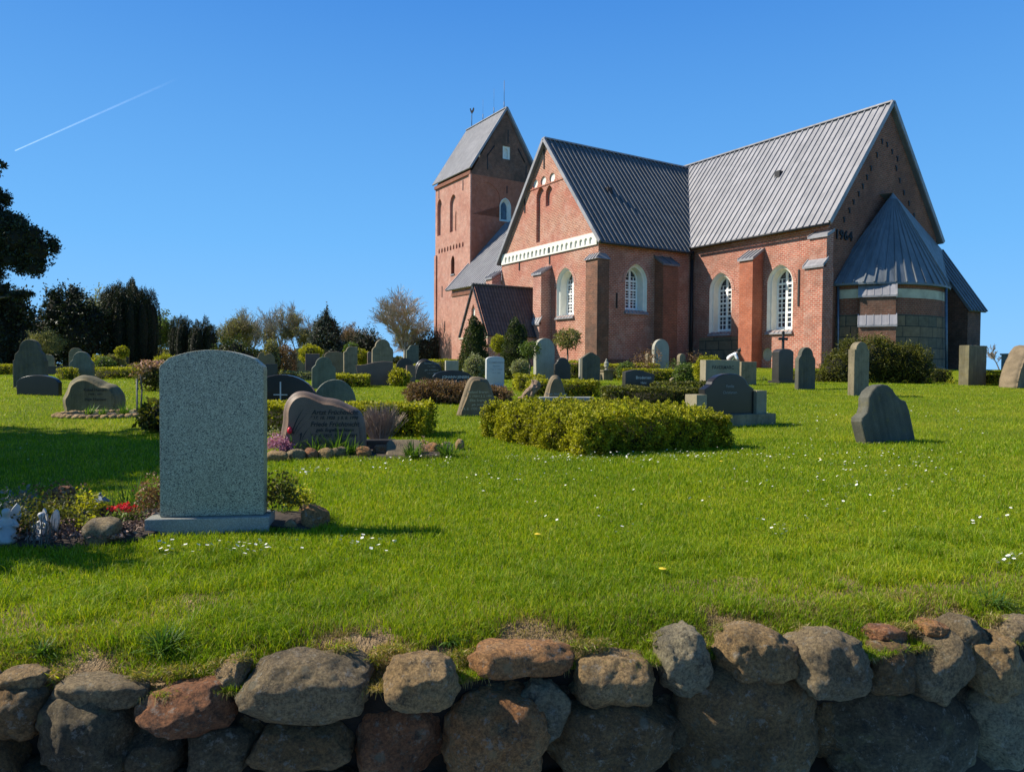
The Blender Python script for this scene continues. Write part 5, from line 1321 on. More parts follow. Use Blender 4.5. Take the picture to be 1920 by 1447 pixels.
# --- row of rounded border stones in front of the Früchtnicht grave
bs = [(518, 865, 42, 'tan'), (555, 862, 38, 'grey'), (583, 860, 32, 'red'), (611, 860, 30, 'tan'), (637, 857, 32, 'grey'), (681, 857, 42, 'orange'), (716, 854, 34, 'red'), (748, 852, 36, 'orange'), (783, 853, 34, 'tan'), (812, 850, 28, 'orange'), (838, 848, 26, 'grey'), (862, 843, 24, 'tan')]
ordn = ['leftmost', 'second', 'third', 'fourth', 'fifth', 'sixth', 'seventh', 'eighth', 'ninth', 'tenth', 'eleventh', 'last and rightmost']
for i, (px, py, w, kd) in enumerate(bs):
    lc = at(px, py); m = lc.y / FPX; P, Fc = rock_shape(4, w * m * 1.04, w * m * .75, 25 * m, 200 + i, 2.5, 4, .06); P[:, 2] += 25 * m * .32
    tag(np_mesh('border_stone', P, Fc, 3, ROCK[kd], None, tuple(lc), smooth=True, rz=i), f'{ordn[i]} of the twelve rounded stones edging the bed before the wavy-topped grave' if 0 < i < 11 else f'{ordn[i]} rounded stone edging the bed before the wavy-topped grave', 'border stone', 'rounded border stones of the front grave')
# rocks of the near bed
for px, py, w, h, kd, lb, sd, D in ((190, 1015, 84, 40, 'grey', 'smooth grey boulder lying in the mulch left of the big headstone', 5, None), (120, 950, 46, 34, 'red', 'brown pointed rock at the back of the near flower bed', 9, None),
                             (590, 985, 54, 34, 'orange', 'orange angular rock right of the big headstone', 4, None), (584, 970, 34, 22, 'grey', 'small grey rock above the orange angular rock', 8, None), (573, 960, 24, 20, 'dark', 'dark rock behind the small grey one, right of the headstone', 12, None), (545, 994, 24, 16, 'tan', 'little pale rock touching the orange rock', 13, None)):
    lc = at(px, py); m = lc.y / FPX; P, Fc = rock_shape(4, w * m, w * m * .8, h * m * 1.6, 300 + sd, 2.6, 7, .05); P[:, 2] += h * m * .35
    tag(np_mesh('rock', P, Fc, 3, ROCK[kd], None, tuple(lc), smooth=True, rz=sd), lb, 'rock')

# ------------------------------------------------------------------ beds of soil
def bed(name, pts, label, m='soil', lift=.02):
    c = sum((Vector(p) for p in pts), Vector((0, 0))) / len(pts); mb = MB(); n = len(pts)
    for f0, f1 in ((0, .5), (.5, .85), (.85, 1.0)):
        for i in range(n):
            q = []
            for (k, f) in ((i, f0), ((i + 1) % n, f0), ((i + 1) % n, f1), (i, f1)):
                x = c.x + (pts[k][0] - c.x) * f; y = c.y + (pts[k][1] - c.y) * f
                q.append((x, y, tz(x, y) + (lift + .03 * (1 - f) + .012 * math.sin(x * 17) * math.sin(y * 15) if f < 1 else -.01)))
            if f0 == 0: q = [q[0], q[2], q[3]]
            mb.face(q, 0, True)
    return tag(mb.build(name, M[m]), label, kind='structure')
def ell(px, D, rx, ry, n=22, ph=0):
    c = atd(px, D); return [(c.x + rx * math.cos(t) * (1 + .06 * math.sin(3 * t + ph)), c.y + ry * math.sin(t) * (1 + .06 * math.sin(2 * t))) for t in [k * 2 * math.pi / n for k in range(n)]]
bed('soil_bed', ell(395, 4.55, 1.95, .62) if False else [(-3.6, 4.15), (-2.6, 4.2), (-2.25, 4.35), (-2.1, 4.66), (-1.5, 4.66), (-1.3, 4.62), (-1.22, 4.9), (-1.45, 5.25), (-2.2, 5.35), (-3.1, 5.3), (-3.8, 5.0)], None)
bed('soil_bed', [(-2.95, 8.35), (-1.6, 8.5), (-.7, 8.75), (-.75, 9.6), (-1.7, 9.9), (-2.9, 9.6)], None)
bc = at(170, 786)
bed('soil_bed', [(bc.x + .98 * math.cos(t), bc.y + .75 + .62 * math.sin(t)) for t in [k * 2 * math.pi / 20 for k in range(20)]], None)
# little kerb of pale stones round the boulder grave
kt = thing('grave_kerb', 'oval kerb of small pale stones round the natural boulder stone', 'kerb', (bc.x, bc.y + .75, 0))
V_, F_2, b = [], [], 0
P0, Fc = ico(2)
for k in range(46):
    t = k * 2 * math.pi / 46; x, y = 1.02 * math.cos(t), .66 * math.sin(t); r = np.array([.085, .085, .06]) * random.uniform(.8, 1.2)
    V_.append(P0 * r * (1 + .1 * rng.normal(size=(len(P0), 1))) + np.array([x, y, tz(bc.x + x, bc.y + .75 + y) + .02])); F_2.append(Fc + b); b += len(P0)
np_mesh('kerb_stones', np.vstack(V_), np.vstack(F_2), 3, ROCK['tan'], kt, smooth=True)

# ------------------------------------------------------------------ hedges
hedge('hedge', 'large loose box hedge with yellow-green tips in the middle of the lawn', 'hedge', [(.86, 8.62), (3.02, 9.95), (1.75, 11.75), (-.42, 10.75)], .455, 9500, .029, FOL['hedge'], seed=5, lump=.075, tuft=.09)
hedge('hedge', 'clipped hedge with a bright yellow top behind the wavy-topped stone', 'hedge', [(-3.6, 10.9), (-1.3, 10.5), (-1.35, 11.9), (-3.7, 12.0)] if False else rect(-3.15, 11.2, 3.75, .9, -4), .46, 3600, .04, FOL['yellow'], seed=6)
hedge('hedge', 'low dark box hedge with a reddish tinge in front of the wavy dark stone', 'hedge', rect(*((lambda p: (p.x, p.y))(atd(1222, 17.4))), 2.3, .8, 4), .42, 2200, .045, FOL['hedge_dark'], seed=7)
hedge('hedge', 'low box hedge between the dark wavy stone and the arched monument', 'hedge', rect(*((lambda p: (p.x, p.y))(atd(1290, 20.5))), 2.0, .7, 10), .34, 1500, .05, FOL['hedge_dark'], seed=8)
hedge('hedge', 'small clipped hedge, dark front and light top, behind the brown rounded stone', 'hedge', rect(*((lambda p: (p.x, p.y))(atd(1056, 20.2))), 1.95, .8, 8), .42, 1600, .05, FOL['hedge'], seed=9)
hedge('hedge', 'short yellow-green hedge behind the driftwood stump', 'hedge', rect(*((lambda p: (p.x, p.y))(atd(992, 22.3))), .9, .8, 10), .46, 1200, .05, FOL['yellow'], seed=10)
for (x, D, L, dd, h, mt, lb, rz, sd) in (
    (215, 29.0, 3.0, 1.2, .42, 'hedge', 'long low clipped hedge behind the natural boulder stone', 0, 11), (127, 27, .36, .8, .42, 'yellow', 'small yellow clipped hedge end left of the dark shouldered stone', 0, 12),
    (5, 36, 1.6, 1.0, .50, 'yellow', 'yellow-topped hedge at the far left edge', 0, 13), (622, 26, 1.2, .9, .30, 'yellow', 'low yellow hedge between the shouldered and the wide reddish stones', 10, 14),
    (660, 24.0, 1.1, .8, .36, 'hedge', 'low green hedge left of the wide reddish slab', 8, 15), (655, 31, 1.6, .9, .35, 'yellow', 'yellow low hedge behind the tall narrow grey stone', 8, 30), (567, 28.5, 1.6, .8, .30, 'pale', 'pale low ground hedge before the reddish rectangular stone', 8, 16),
    (690, 33, 1.5, 1.0, .5, 'yellow', 'bright yellow hedge glimpsed left of the tall round-headed stone', 8, 17), (760, 33.5, 2.2, 1.0, .55, 'yellow', 'yellow hedge behind the broken-edged natural slab', 10, 18),
    (838, 36, 1.8, 1.0, .62, 'hedge', 'green hedge at the foot of the church tower', 10, 19), (1165, 34.0, 3.4, 1.0, .62, 'yellow', 'light green hedge below the transept wall', 12, 20),
    (1215, 30.5, 2.4, 1.0, .5, 'hedge', 'loose green hedge in front of the rusty shrubs', 12, 21), (1082, 33.5, 1.1, .9, .75, 'hedge', 'light green hedge behind the pointed brown stone', 12, 22),
    (1868, 28.5, 1.0, .7, .50, 'hedge', 'clipped hedge between the square slab and the boulder stone at the right', 20, 23), (1500, 31.5, .8, .6, .45, 'hedge_dark', 'small dark hedge behind the shouldered stone near the chancel', 20, 24),
    (1560, 31, 1.6, .9, .45, 'hedge_dark', 'low dark hedge running into the yew thicket', 10, 25), (360, 38, 6.0, 1.0, .55, 'yellow', 'long yellow hedge far behind the big headstone', 4, 26), (1755, 32, 1.0, .8, .55, 'hedge_dark', 'dark hedge end beside the yew thicket at the apse', 10, 27)):
    p = atd(x, D); hedge('hedge', lb, 'hedge', rect(p.x, p.y, L, dd, rz), h, 900 if D > 25 else 1500, .055, FOL[mt], seed=sd)
# brown heather hedge
p = atd(850, 17.6)
o = leafy('shrub', 'long low brown heather shrub in front of the black slab', 'shrub', p, [(-.72, 0, .22, .45, .4, .32), (-.2, 0, .24, .55, .42, .32), (.4, 0, .22, .6, .42, .30), (.95, .05, .18, .5, .38, .26)], 2600, .05, 'rust', seed=31, out=1.2, elong=2.6)
# round bushes
def ball(px, D, r, mt, label, sz=.06, dens=1300, zr=1.0, name='shrub', seed=1, z=None, **k):
    p = atd(px, D); dens = max(dens, 1300) / max(1, r * 1.6); return leafy(name, label, 'shrub', p, [(0, 0, (z if z is not None else r * .75), r, r, r * zr)], dens, sz, mt, seed=seed, **k)
ball(299, 11.2, .30, 'hedge_dark', 'dark ball-shaped shrub left of the big headstone', seed=40, dens=900, zr=.95)
ball(749, 24.5, .36, 'yellow', 'round clipped green ball right of the wide reddish slab', seed=41, dens=700, zr=.9)
ball(582, 34, .52, 'yellow', 'round yellow-green bush above the one-shouldered stone', seed=42, z=1.05, zr=.85)
ball(676, 37, .42, 'yellow', 'small round yellow bush between the tall stones', seed=43, z=.75)
ball(658, 36, .35, 'green', 'green bush tip rising above the tall narrow grey stone', seed=44, z=1.15)
ball(1174, 30.5, .36, 'green', 'rounded grey-green bush beside the low black stone', seed=45, z=.4, zr=1.1)
ball(1330, 24.0, .50, 'hedge', 'round yellow-green shrub left of the pale granite block', seed=46, z=.62, zr=.95)
ball(1285, 27.0, .42, 'green', 'loose green shrub beside the very low grey stone', seed=47)
ball(934, 39, .40, 'hedge', 'broad green bush between the two cone trees', seed=48, z=1.3, zr=1.2)
ball(508, 28.5, .35, 'olive', 'olive climbing bush against a post right of the twin-humped stone', seed=49, z=.8, zr=2.0)
ball(535, 29, .45, 'rust', 'bare brown twiggy bush left of the one-shouldered stone', seed=50, z=.6, zr=1.6, core=False)
ball(890, 27.5, .40, 'pale', 'pale variegated shrub in front of the left cone tree', seed=51, z=.55, zr=1.2)
ball(975, 28, .35, 'pale', 'pale variegated shrub in front of the right cone tree', seed=52, z=.5)
ball(84, 42, .85, 'olive', 'sunlit yellow-green bush at the foot of the dark yews', seed=53, z=1.75, zr=.7, lump=.3, core=False)
ball(216, 38, .45, 'olive', 'small sunlit bush under the columnar yew', seed=54, z=.75, zr=.8)
ball(186, 34, .40, 'yellow', 'yellow shrub behind the dark shouldered stone', seed=55, z=.6)
ball(197, 33, .42, 'green', 'light green shrub behind the long low hedge', seed=56, z=.5)
ball(229, 36, .30, 'yellow', 'small lollipop bush in front of the columnar yew', seed=57, z=1.15)
ball(310, 33, .5, 'yellow', 'rounded yellow bush above the pink flowering shrub', seed=58, z=.5)
ball(415, 44, .5, 'rust', 'reddish small bush far behind the big headstone', seed=59, z=.6, zr=1.3)
for k, (px, D, w, h, sd) in enumerate(((1205, 33.5, .9, 1.35, 61), (1225, 32.6, .6, 1.5, 62), (1300, 34, .8, 1.25, 63), (1262, 33.6, .7, .9, 64))):
    lb = ['rusty-leaved rose bush left of the pale round-headed slab', 'tall thin flowering shrub in front of the pale round-headed slab', 'rusty rose bush right of the pale round-headed slab', 'low dark-leaved bush between the rusty rose bushes'][k]
    leafy('shrub', lb, 'shrub', atd(px, D), [(0, 0, h * .6, w * .5, w * .5, h * .45), (w * .35, 0, h * .75, w * .3, w * .3, h * .25), (-w * .4, 0, h * .45, w * .3, w * .3, h * .3)], 110, .07, ['rust', 'rust', 'rust', 'green'][k], seed=sd, core=False, elong=1.8, shell=(.3, 1.1))
# yew thicket by the apse
p = atd(1645, 30.5)
yl = [(-1.6, 0, .55, .75, .6, .75), (-1.0, .1, .85, .75, .65, .95), (-.3, 0, .95, .8, .7, .98), (.45, .1, .85, .8, .7, .95), (1.1, 0, .75, .75, .65, .9), (1.65, -.1, .6, .6, .5, .85), (-1.2, -.1, 1.25, .35, .4, .55), (.1, 0, 1.4, .4, .4, .55), (1.5, 0, 1.0, .35, .35, .6)]
leafy('yew_thicket', 'broad spiky dark green yew thicket in front of the round apse', 'shrub', p, yl, 700, .09, 'hedge_dark', seed=70, out=1.1, elong=3.0, lump=.18)
# pink flowering shrub and standard rose
t = thing('flowering_shrub', 'dense shrub topped with pink blossoms left of the big headstone', 'shrub', atd(293, 21))
crown('foliage', [(-.1, 0, .42, .5, .42, .42), (.25, 0, .4, .45, .4, .4)], 500, .06, [FOL['hedge_dark']], t, 71)
P, Nn = lobe_points([(-.05, 0, .66, .52, .42, .22)], 700, seed=72, low=.0); leaf_mesh('blossoms', P, Nn, .05, [FOL['pinkfl']], t, elong=1.1)
def standard(px, D, h, hr, mt, label, seed, rr=.018, dens=150, stake=True, ls=.06):
    t = thing('standard_tree', label, 'small tree', atd(px, D)); mb = MB()
    mb.tube((0, 0, -.1), (.03, 0, h * .5), rr, rr * .9, 7); mb.tube((.03, 0, h * .5), (0, 0, h * .8), rr * .9, rr * .6, 7); mb.build('trunk', M['bark'], t, uv=False)
    if stake: mb = MB(); mb.tube((-.07, 0, -.1), (-.07, 0, h * .72), rr, n=6); mb.build('stake', M['bark_pale'], t, uv=False)
    crown('crown', [(0, 0, h * .9, hr, hr, hr * .8), (hr * .4, 0, h * 1.0, hr * .6, hr * .6, hr * .5), (-hr * .4, 0, h * .95, hr * .5, hr * .5, hr * .5)], dens, ls, [FOL[mt]], t, seed, core=False, shell=(.2, 1.1))
standard(263, 14.6, .95, .22, 'rust', 'thin staked rose standard beside the boulder grave', 73, dens=300, ls=.045)
standard(992, 28.5, 1.35, .42, 'green', 'small round-headed standard tree left of the tall pale slab', 74, .03, 700, False, .07)
standard(1063, 35.5, 1.9, .62, 'olive', 'ball-headed little tree against the transept wall', 75, .05, 800, False, .08)
# cone trees
for px, D, h, w, lb, sd in ((888, 33, 2.85, 1.12, 'dark cone-shaped cypress left of the white marble stone', 80), (964, 31, 2.7, 1.08, 'second dark cone cypress, right of the white marble stone', 81)):
    lob = [(0, 0, h * .22, w * .62, w * .62, h * .24), (.02, 0, h * .42, w * .54, w * .54, h * .26), (0, .03, h * .62, w * .40, w * .40, h * .22), (0, 0, h * .80, w * .22, w * .22, h * .18), (.28 * w, 0, h * .66, w * .22, w * .22, h * .22)]
    leafy('cypress', lb, 'tree', atd(px, D), lob, 1100, .07, 'thuja', seed=sd, out=.6, up=1.2, elong=2.4, lump=.08, shell=(.86, 1.04))
#@@PART5
# ------------------------------------------------------------------ background trees
def yew_cols(cx_list, h, rr, seed, jz=.03):
    r = random.Random(seed); L = []
    for (x, y, f) in cx_list:
        hh = h * f * r.uniform(1 - jz, 1 + jz); L.append((x, y, hh * .5, rr * r.uniform(.85, 1.1), rr * r.uniform(.85, 1.1), hh * .52))
    return L
def yew(label, px, D, W, h, seed, n=14, rr=None, flare=0.12, mat='yew', topf=.85):
    r = random.Random(seed); c = []
    for k in range(n):
        a = 2 * math.pi * k / n * 2.4; q = math.sqrt((k + .5) / n); x, y = math.cos(a) * q * W * .40, math.sin(a) * q * W * .36
        c.append((x, y, (1 - (1 - topf) * q * q) * r.uniform(.97, 1.02)))
    L = yew_cols(c, h, rr or W * .14, seed)
    return leafy('yew', label, 'tree', atd(px, D), L, 300, .10, mat, seed=seed, up=.7, out=.5, elong=2.6, lump=.07, shell=(.92, 1.04), trunk=(1.0, .25))
yew('broad columnar yew with fluted upright branches and a flat rounded top', 240, 58, 5.0, 7.0, 101, 30, .52)
yew('pair-forming slim dark yew column, the left one', 339, 74, 2.5, 5.3, 102, 8, .5, topf=.93)
yew('slim dark yew column touching the left one, slightly shorter', 381, 73, 3.1, 5.0, 103, 10, .55, topf=.85)
def rough_tree(label, px, D, lobes, seed, mat='yew', size=.2, dens=80, name='yew', **k):
    return leafy(name, label, 'tree', atd(px, D), lobes, dens, size, mat, seed=seed, out=.8, elong=2.0, lump=.22, shell=(.75, 1.12), trunk=(1.5, .25), **k)
rough_tree('dark ragged yew with two peaks beside the columnar yew', 124, 55, [(-1.2, 0, 2.2, 1.6, 1.5, 2.4), (-.6, 0, 4.2, 1.1, 1.1, 1.9), (-.9, .2, 5.3, .55, .6, 1.0), (.6, 0, 4.2, 1.2, 1.1, 2.0), (.7, 0, 5.6, .5, .5, .9), (1.2, 0, 2.4, 1.8, 1.5, 2.5), (2.0, .3, 3.4, 1.0, 1.0, 1.9), (-2.0, 0, 2.6, .9, .9, 1.6)], 104)
# big conifer at the left edge
pl_ = thing('conifer', 'huge dark conifer with tiered clumps reaching into the sky at the left edge', 'tree', atd(-118, 44))
cl = [(2.2, 0, 6.2, 2.0, 1.6, 1.0), (3.6, 0, 7.1, 1.9, 1.4, 1.15), (5.2, -.2, 8.0, 1.5, 1.2, 1.3), (6.1, 0, 7.4, 1.1, 1.0, 1.2), (4.2, 0, 8.7, 1.5, 1.2, 1.0), (5.9, 0, 6.3, .9, .7, .6), (3.0, 0, 9.5, 1.2, 1.2, 1.0), (3.4, 0, 10.5, 1.0, 1.0, .8), (1.8, 0, 10.4, 1.6, 1.4, 1.4),
      (2.4, 0, 11.9, 1.0, 1.0, .8), (3.5, 0, 12.6, .7, .6, .45), (3.1, 0, 12.0, .8, .6, .5), (2.6, 0, 13.0, .9, .9, .45), (1.0, 0, 12.5, 1.4, 1.3, 1.1), (0, 0, 9.0, 2.4, 2.0, 3.0), (-1, 0, 12.0, 2.2, 2, 2.6), (3.9, 0, 5.0, .55, .45, .4), (4.9, 0, 4.6, .55, .45, .35), (5.5, 0, 4.75, .4, .35, .25)]
cl2 = [(1.2, 0, 4.0, 2.0, 1.5, 1.2)]
cs = []
rc_ = random.Random(5)
for (x, y, z, rx, ry, rz_) in cl + cl2:
    cs.append((x, y, z, rx * .82, ry * .82, rz_ * .82))
    for k in range(5):
        a = rc_.uniform(-.6, 3.7); cs.append((x + math.cos(a) * rx * .75, y + rc_.uniform(-.5, .5) * ry, z + math.sin(a) * rz_ * .65, rx * .32, ry * .32, rz_ * .38))
crown('crown', cs, 110, .17, [FOL['pine']], pl_, 105, lump=.2, out=.9, elong=2.2, shell=(.75, 1.12))
mb = MB(); mb.tube((0, 0, -.3), (.3, 0, 6), .5, .35); mb.tube((.3, 0, 6), (.8, 0, 12.5), .35, .1)
mb.build('trunk', M['bark'], pl_, uv=False)
for (x, z, x2, z2) in ((.3, 5.5, 5.4, 7.0), (.3, 4.6, 3.4, 5.6), (.4, 7.0, 4.4, 8.4), (.5, 9, 3, 10), (.3, 4.2, 5.2, 4.7)):
    mb = MB(); mb.tube((x, 0, z), ((x + x2) / 2, 0, z + (z2 - z) * .35), .16, .11, 7); mb.tube(((x + x2) / 2, 0, z + (z2 - z) * .35), (x2, 0, z2), .11, .04, 7); mb.build('branch', M['bark'], pl_, uv=False)
rough_tree('tall dark yew filling the left edge below the conifer', 8, 46, [(-1.6, 0, 2.4, 1.7, 1.5, 2.6), (.2, 0, 2.2, 1.5, 1.5, 2.4), (-.6, 0, 4.2, 1.3, 1.2, 1.6), (.6, .1, 3.9, 1.0, 1.0, 1.3), (1.1, 0, 1.8, .9, 1.0, 1.9), (-2.6, 0, 3.5, 1.4, 1.3, 3.2)], 106)
# trees in the distance
def conifer_lobes(h, w, n, seed):
    r = random.Random(seed); L = []
    for k in range(n):
        f = k / (n - 1); ww = w * (1 - f) ** .7 * .5 + .15
        for q in range(max(1, int(4 * (1 - f)) + 1)):
            a = r.uniform(0, 6.28); L.append((math.cos(a) * ww * .6, math.sin(a) * ww * .6, h * (.12 + .85 * f), ww * .6, ww * .6, h / n * 1.0))
    return L
rough_tree('dark blue-green conifer with a pointed tip standing alone among bare trees', 614, 84, conifer_lobes(7.2, 5.0, 8, 3), 110, 'bluedark', .22, 60, 'conifer')
rough_tree('dark dense evergreen left of the large bare tree', 690, 86, [(-1.0, 0, 2.2, 1.2, 1.2, 2.2), (0, 0, 2.6, 1.2, 1.1, 2.3), (1.1, 0, 2.0, 1.2, 1.1, 1.9)], 111, 'yew', .22, 60, 'evergreen')
rough_tree('dark evergreen pressed against the left edge of the church tower', 797, 92, [(0, 0, 2.2, 1.3, 1.2, 2.2), (-1.1, 0, 1.6, 1.1, 1.0, 1.6), (1.0, 0, 2.4, 1.1, 1.0, 2.2)], 112, 'bluedark', .22, 60, 'evergreen')
rough_tree('olive-brown bushy yew right of the two slim columns', 438, 68, [(-.9, 0, 1.4, 1.0, 1.0, 1.5), (.2, 0, 1.5, 1.3, 1.1, 1.6), (1.2, 0, 1.1, 1.0, 1.0, 1.2)], 113, 'thuja', .2, 70, 'yew')
bt_ = [(757, 92, 8.6, 21, 'twig', 'large bare tree with a fine rounded crown left of the church tower', None, .62, 5, .24),
       (522, 96, 7.6, 22, 'twig', 'tall bare tree with upright limbs in the far tree belt', None, .45, 5, .16),
       (455, 98, 6.9, 23, 'twig', 'bare tree right of the slim yew columns', ('olive', .11, 1), .55, 5, .15),
       (490, 96, 5.8, 24, 'twig_brown', 'shorter brown bare tree beside the tall upright one', ('olive', .11, 1), .5, 5, .14),
       (560, 95, 6.9, 25, 'twig_brown', 'olive tree coming into leaf left of the pointed conifer', ('olive', .13, 2), .5, 5, .15),
       (592, 99, 6.8, 26, 'twig', 'thin bare tree directly behind the pointed conifer', None, .45, 5, .12),
       (650, 97, 5.4, 27, 'twig_brown', 'low reddish bare tree right of the pointed conifer', ('rust', .12, 1), .6, 5, .13),
       (668, 108, 5.8, 28, 'twig', 'pale round bare tree far behind the dark evergreen', None, .6, 5, .12),
       (205, 72, 6.7, 29, 'twig', 'pale budding tree peeping over the columnar yew', ('pale', .16, 2), .55, 5, .18),
       (306, 82, 5.4, 30, 'twig_brown', 'light green budding tree between the broad yew and the slim columns', ('green', .17, 2), .5, 5, .14),
       (425, 95, 5.9, 31, 'twig_brown', 'yellowish budding tree behind the olive yew', ('olive', .13, 2), .55, 5, .14),
       (720, 100, 4.6, 32, 'twig_brown', 'low brown thicket tree left of the large bare tree trunk', ('rust', .12, 1), .7, 5, .12),
       (780, 98, 4.8, 33, 'twig_brown', 'low thicket tree right of the large bare tree trunk', ('olive', .11, 1), .7, 5, .12),
       (540, 104, 6.2, 34, 'twig', 'bare tree filling the gap behind the upright tree', None, .55, 5, .13),
       (625, 104, 5.6, 35, 'twig_brown', 'brown bare tree half hidden by the pointed conifer', ('rust', .14, 1), .6, 5, .13),
       (470, 104, 6.4, 41, 'twig', 'tall pale bare tree behind the brown one', None, .5, 5, .12), (575, 106, 6.6, 42, 'twig', 'slender bare tree between the olive tree and the pointed conifer', None, .45, 5, .12), (440, 108, 6.6, 43, 'twig', 'pale bare tree above the olive bushy yew', None, .5, 5, .13), (700, 110, 5.4, 44, 'twig', 'faint bare tree over the dark evergreen', None, .6, 5, .12),
       (1876, 60, 2.2, 36, 'twig_brown', 'small bare shrub tree on the skyline at the right', None, .7, 4, .05)]
for px, D, h, sd, tw, lb, lv, sp, lev, tr in bt_:
    bare_tree('bare_tree', lb, 'tree', atd(px, D), h * (1.0 if px > 1800 else 1.22), sd, 'bark_pale' if tw == 'twig' else 'bark', tw, levels=lev, spread=sp, trunk=tr, rmin=.016, leaves=lv, nbr=(3, 4) if px == 757 else (2, 4), sx=1.35 if px == 757 else 1.1)
# undergrowth behind the far graves closes the view under the crowns
r = np.random.default_rng(8); PP = []
n = 26000
xs = r.uniform(-52, -8, n); ysb = 101 + 3 * np.sin(xs * .4) + r.uniform(-1.5, 1.5, n); zz = r.uniform(0, 1, n) ** .8 * (2.1 + .7 * np.sin(xs * .9) + .4 * np.sin(xs * 2.3))
P = np.stack([xs, ysb, terrain(xs, ysb) + zz], -1)
tag(leaf_mesh('undergrowth', P, np.tile(np.array([0, -1., .4]), (n, 1)), .34, [FOL['olive']]), kind='stuff')

# --- trees outside the view on the left whose shade falls across the lawn
def shade_tree(px_, y, h, lobes, label, seed, dens=26, size=.26):
    t = thing('shade_tree', label, 'tree', (px_, y, tz(px_, y))); crown('crown', lobes, dens, size, [FOL['yew']], t, seed, lump=.2, out=.8, shell=(.7, 1.1))
    mb = MB(); mb.tube((0, 0, -.3), (0, 0, h * .6), .3, .15); mb.build('trunk', M['bark'], t, uv=False)
shade_tree(-15.4, 9.6, 10, [(0, -1.2, 7.2, 2.0, 1.9, 2.4), (0, 0.2, 8.4, 1.7, 1.7, 1.7), (-.5, .2, 5.4, 2.0, 2.6, 2.2), (0, -2.6, 6.6, 1.7, 1.6, 2.4), (.3, 1.4, 6.8, 1.4, 1.2, 2.2), (0, -2.2, 9.0, 1.3, 1.3, 1.3), (0, -3.6, 5.2, 1.4, 1.2, 1.8), (0, -3.2, 7.2, 1.5, 1.5, 1.8), (.4, -3.6, 8.8, 1.1, 1.1, 1.1), (-.6, 1.6, 5.0, 1.6, 1.6, 1.8), (0, -1, 9.6, 1.2, 1.4, 1.0)], 'dark evergreen outside the view on the left that shades the lawn', 120)
shade_tree(-15.2, 5.9, 9, [(0, 0, 6.6, 1.7, 1.1, 2.2), (0, .6, 8.2, 1.3, 1.0, 1.3), (-.6, -.2, 5.0, 1.9, 1.2, 1.8), (.2, .9, 6.4, 1.5, 1.0, 2.0)], 'second dark evergreen outside the view, nearer the lane', 123)
shade_tree(-6.9, 4.30, 5, [(0, 0, 3.3, .85, .34, 1.0), (-.4, .1, 2.2, .9, .36, 1.0)], 'tall shrub outside the view on the left that shades the flower bed', 121, 60, .14)
shade_tree(-6.2, 5.2, 5, [(0, 0.1, 1.9, .8, .5, .9), (-.5, .1, 1.2, .8, .5, .9)], 'shrub outside the view behind the near flower bed', 122, 60, .14)

# ------------------------------------------------------------------ contrail
c0, c1 = ray(28, 283).normalized() * 9000, ray(335, 147).normalized() * 9000
t = NT('contrail'); tc = t.coord('Generated'); sx = t.n('SeparateXYZ', i0=tc).outputs[0]
f = t.n('Math', {'operation': 'MULTIPLY'}, i0=t.ramp(sx, [(0, (.22,) * 3), (.5, (.10,) * 3), (1.0, (0, 0, 0))]), i1=t.ramp(t.noise(.02, 4, t.coord()), [(.3, (.6,) * 3), (.7, (1,) * 3)])).outputs[0]
mx = t.n('MixShader', Fac=f); tb = t.n('BsdfTransparent'); df = t.n('BsdfDiffuse', Color=(.9, .9, .9)); tl = t.n('BsdfTranslucent', Color=(.9, .9, .9)); ad = t.n('AddShader'); t.t.links.new(df.outputs[0], ad.inputs[0]); t.t.links.new(tl.outputs[0], ad.inputs[1])
t.t.links.new(tb.outputs[0], mx.inputs[1]); t.t.links.new(ad.outputs[0], mx.inputs[2]); t.t.links.new(mx.outputs[0], t.out.inputs[0])
mb = MB(); N_ = 24
for k in range(N_):
    a, b = c0.lerp(c1, k / N_), c0.lerp(c1, (k + 1) / N_); wv = Vector((0, 0, 1)) * 10; dv = (c1 - c0).normalized().cross(a.normalized()).normalized() * (5 + 6 * k / N_); dv2 = (c1 - c0).normalized().cross(a.normalized()).normalized() * (5 + 6 * (k + 1) / N_)
    mb.face([a - dv, b - dv2, b + dv2, a + dv])
tag(mb.build('contrail', t.mat, uv=False), kind='stuff')

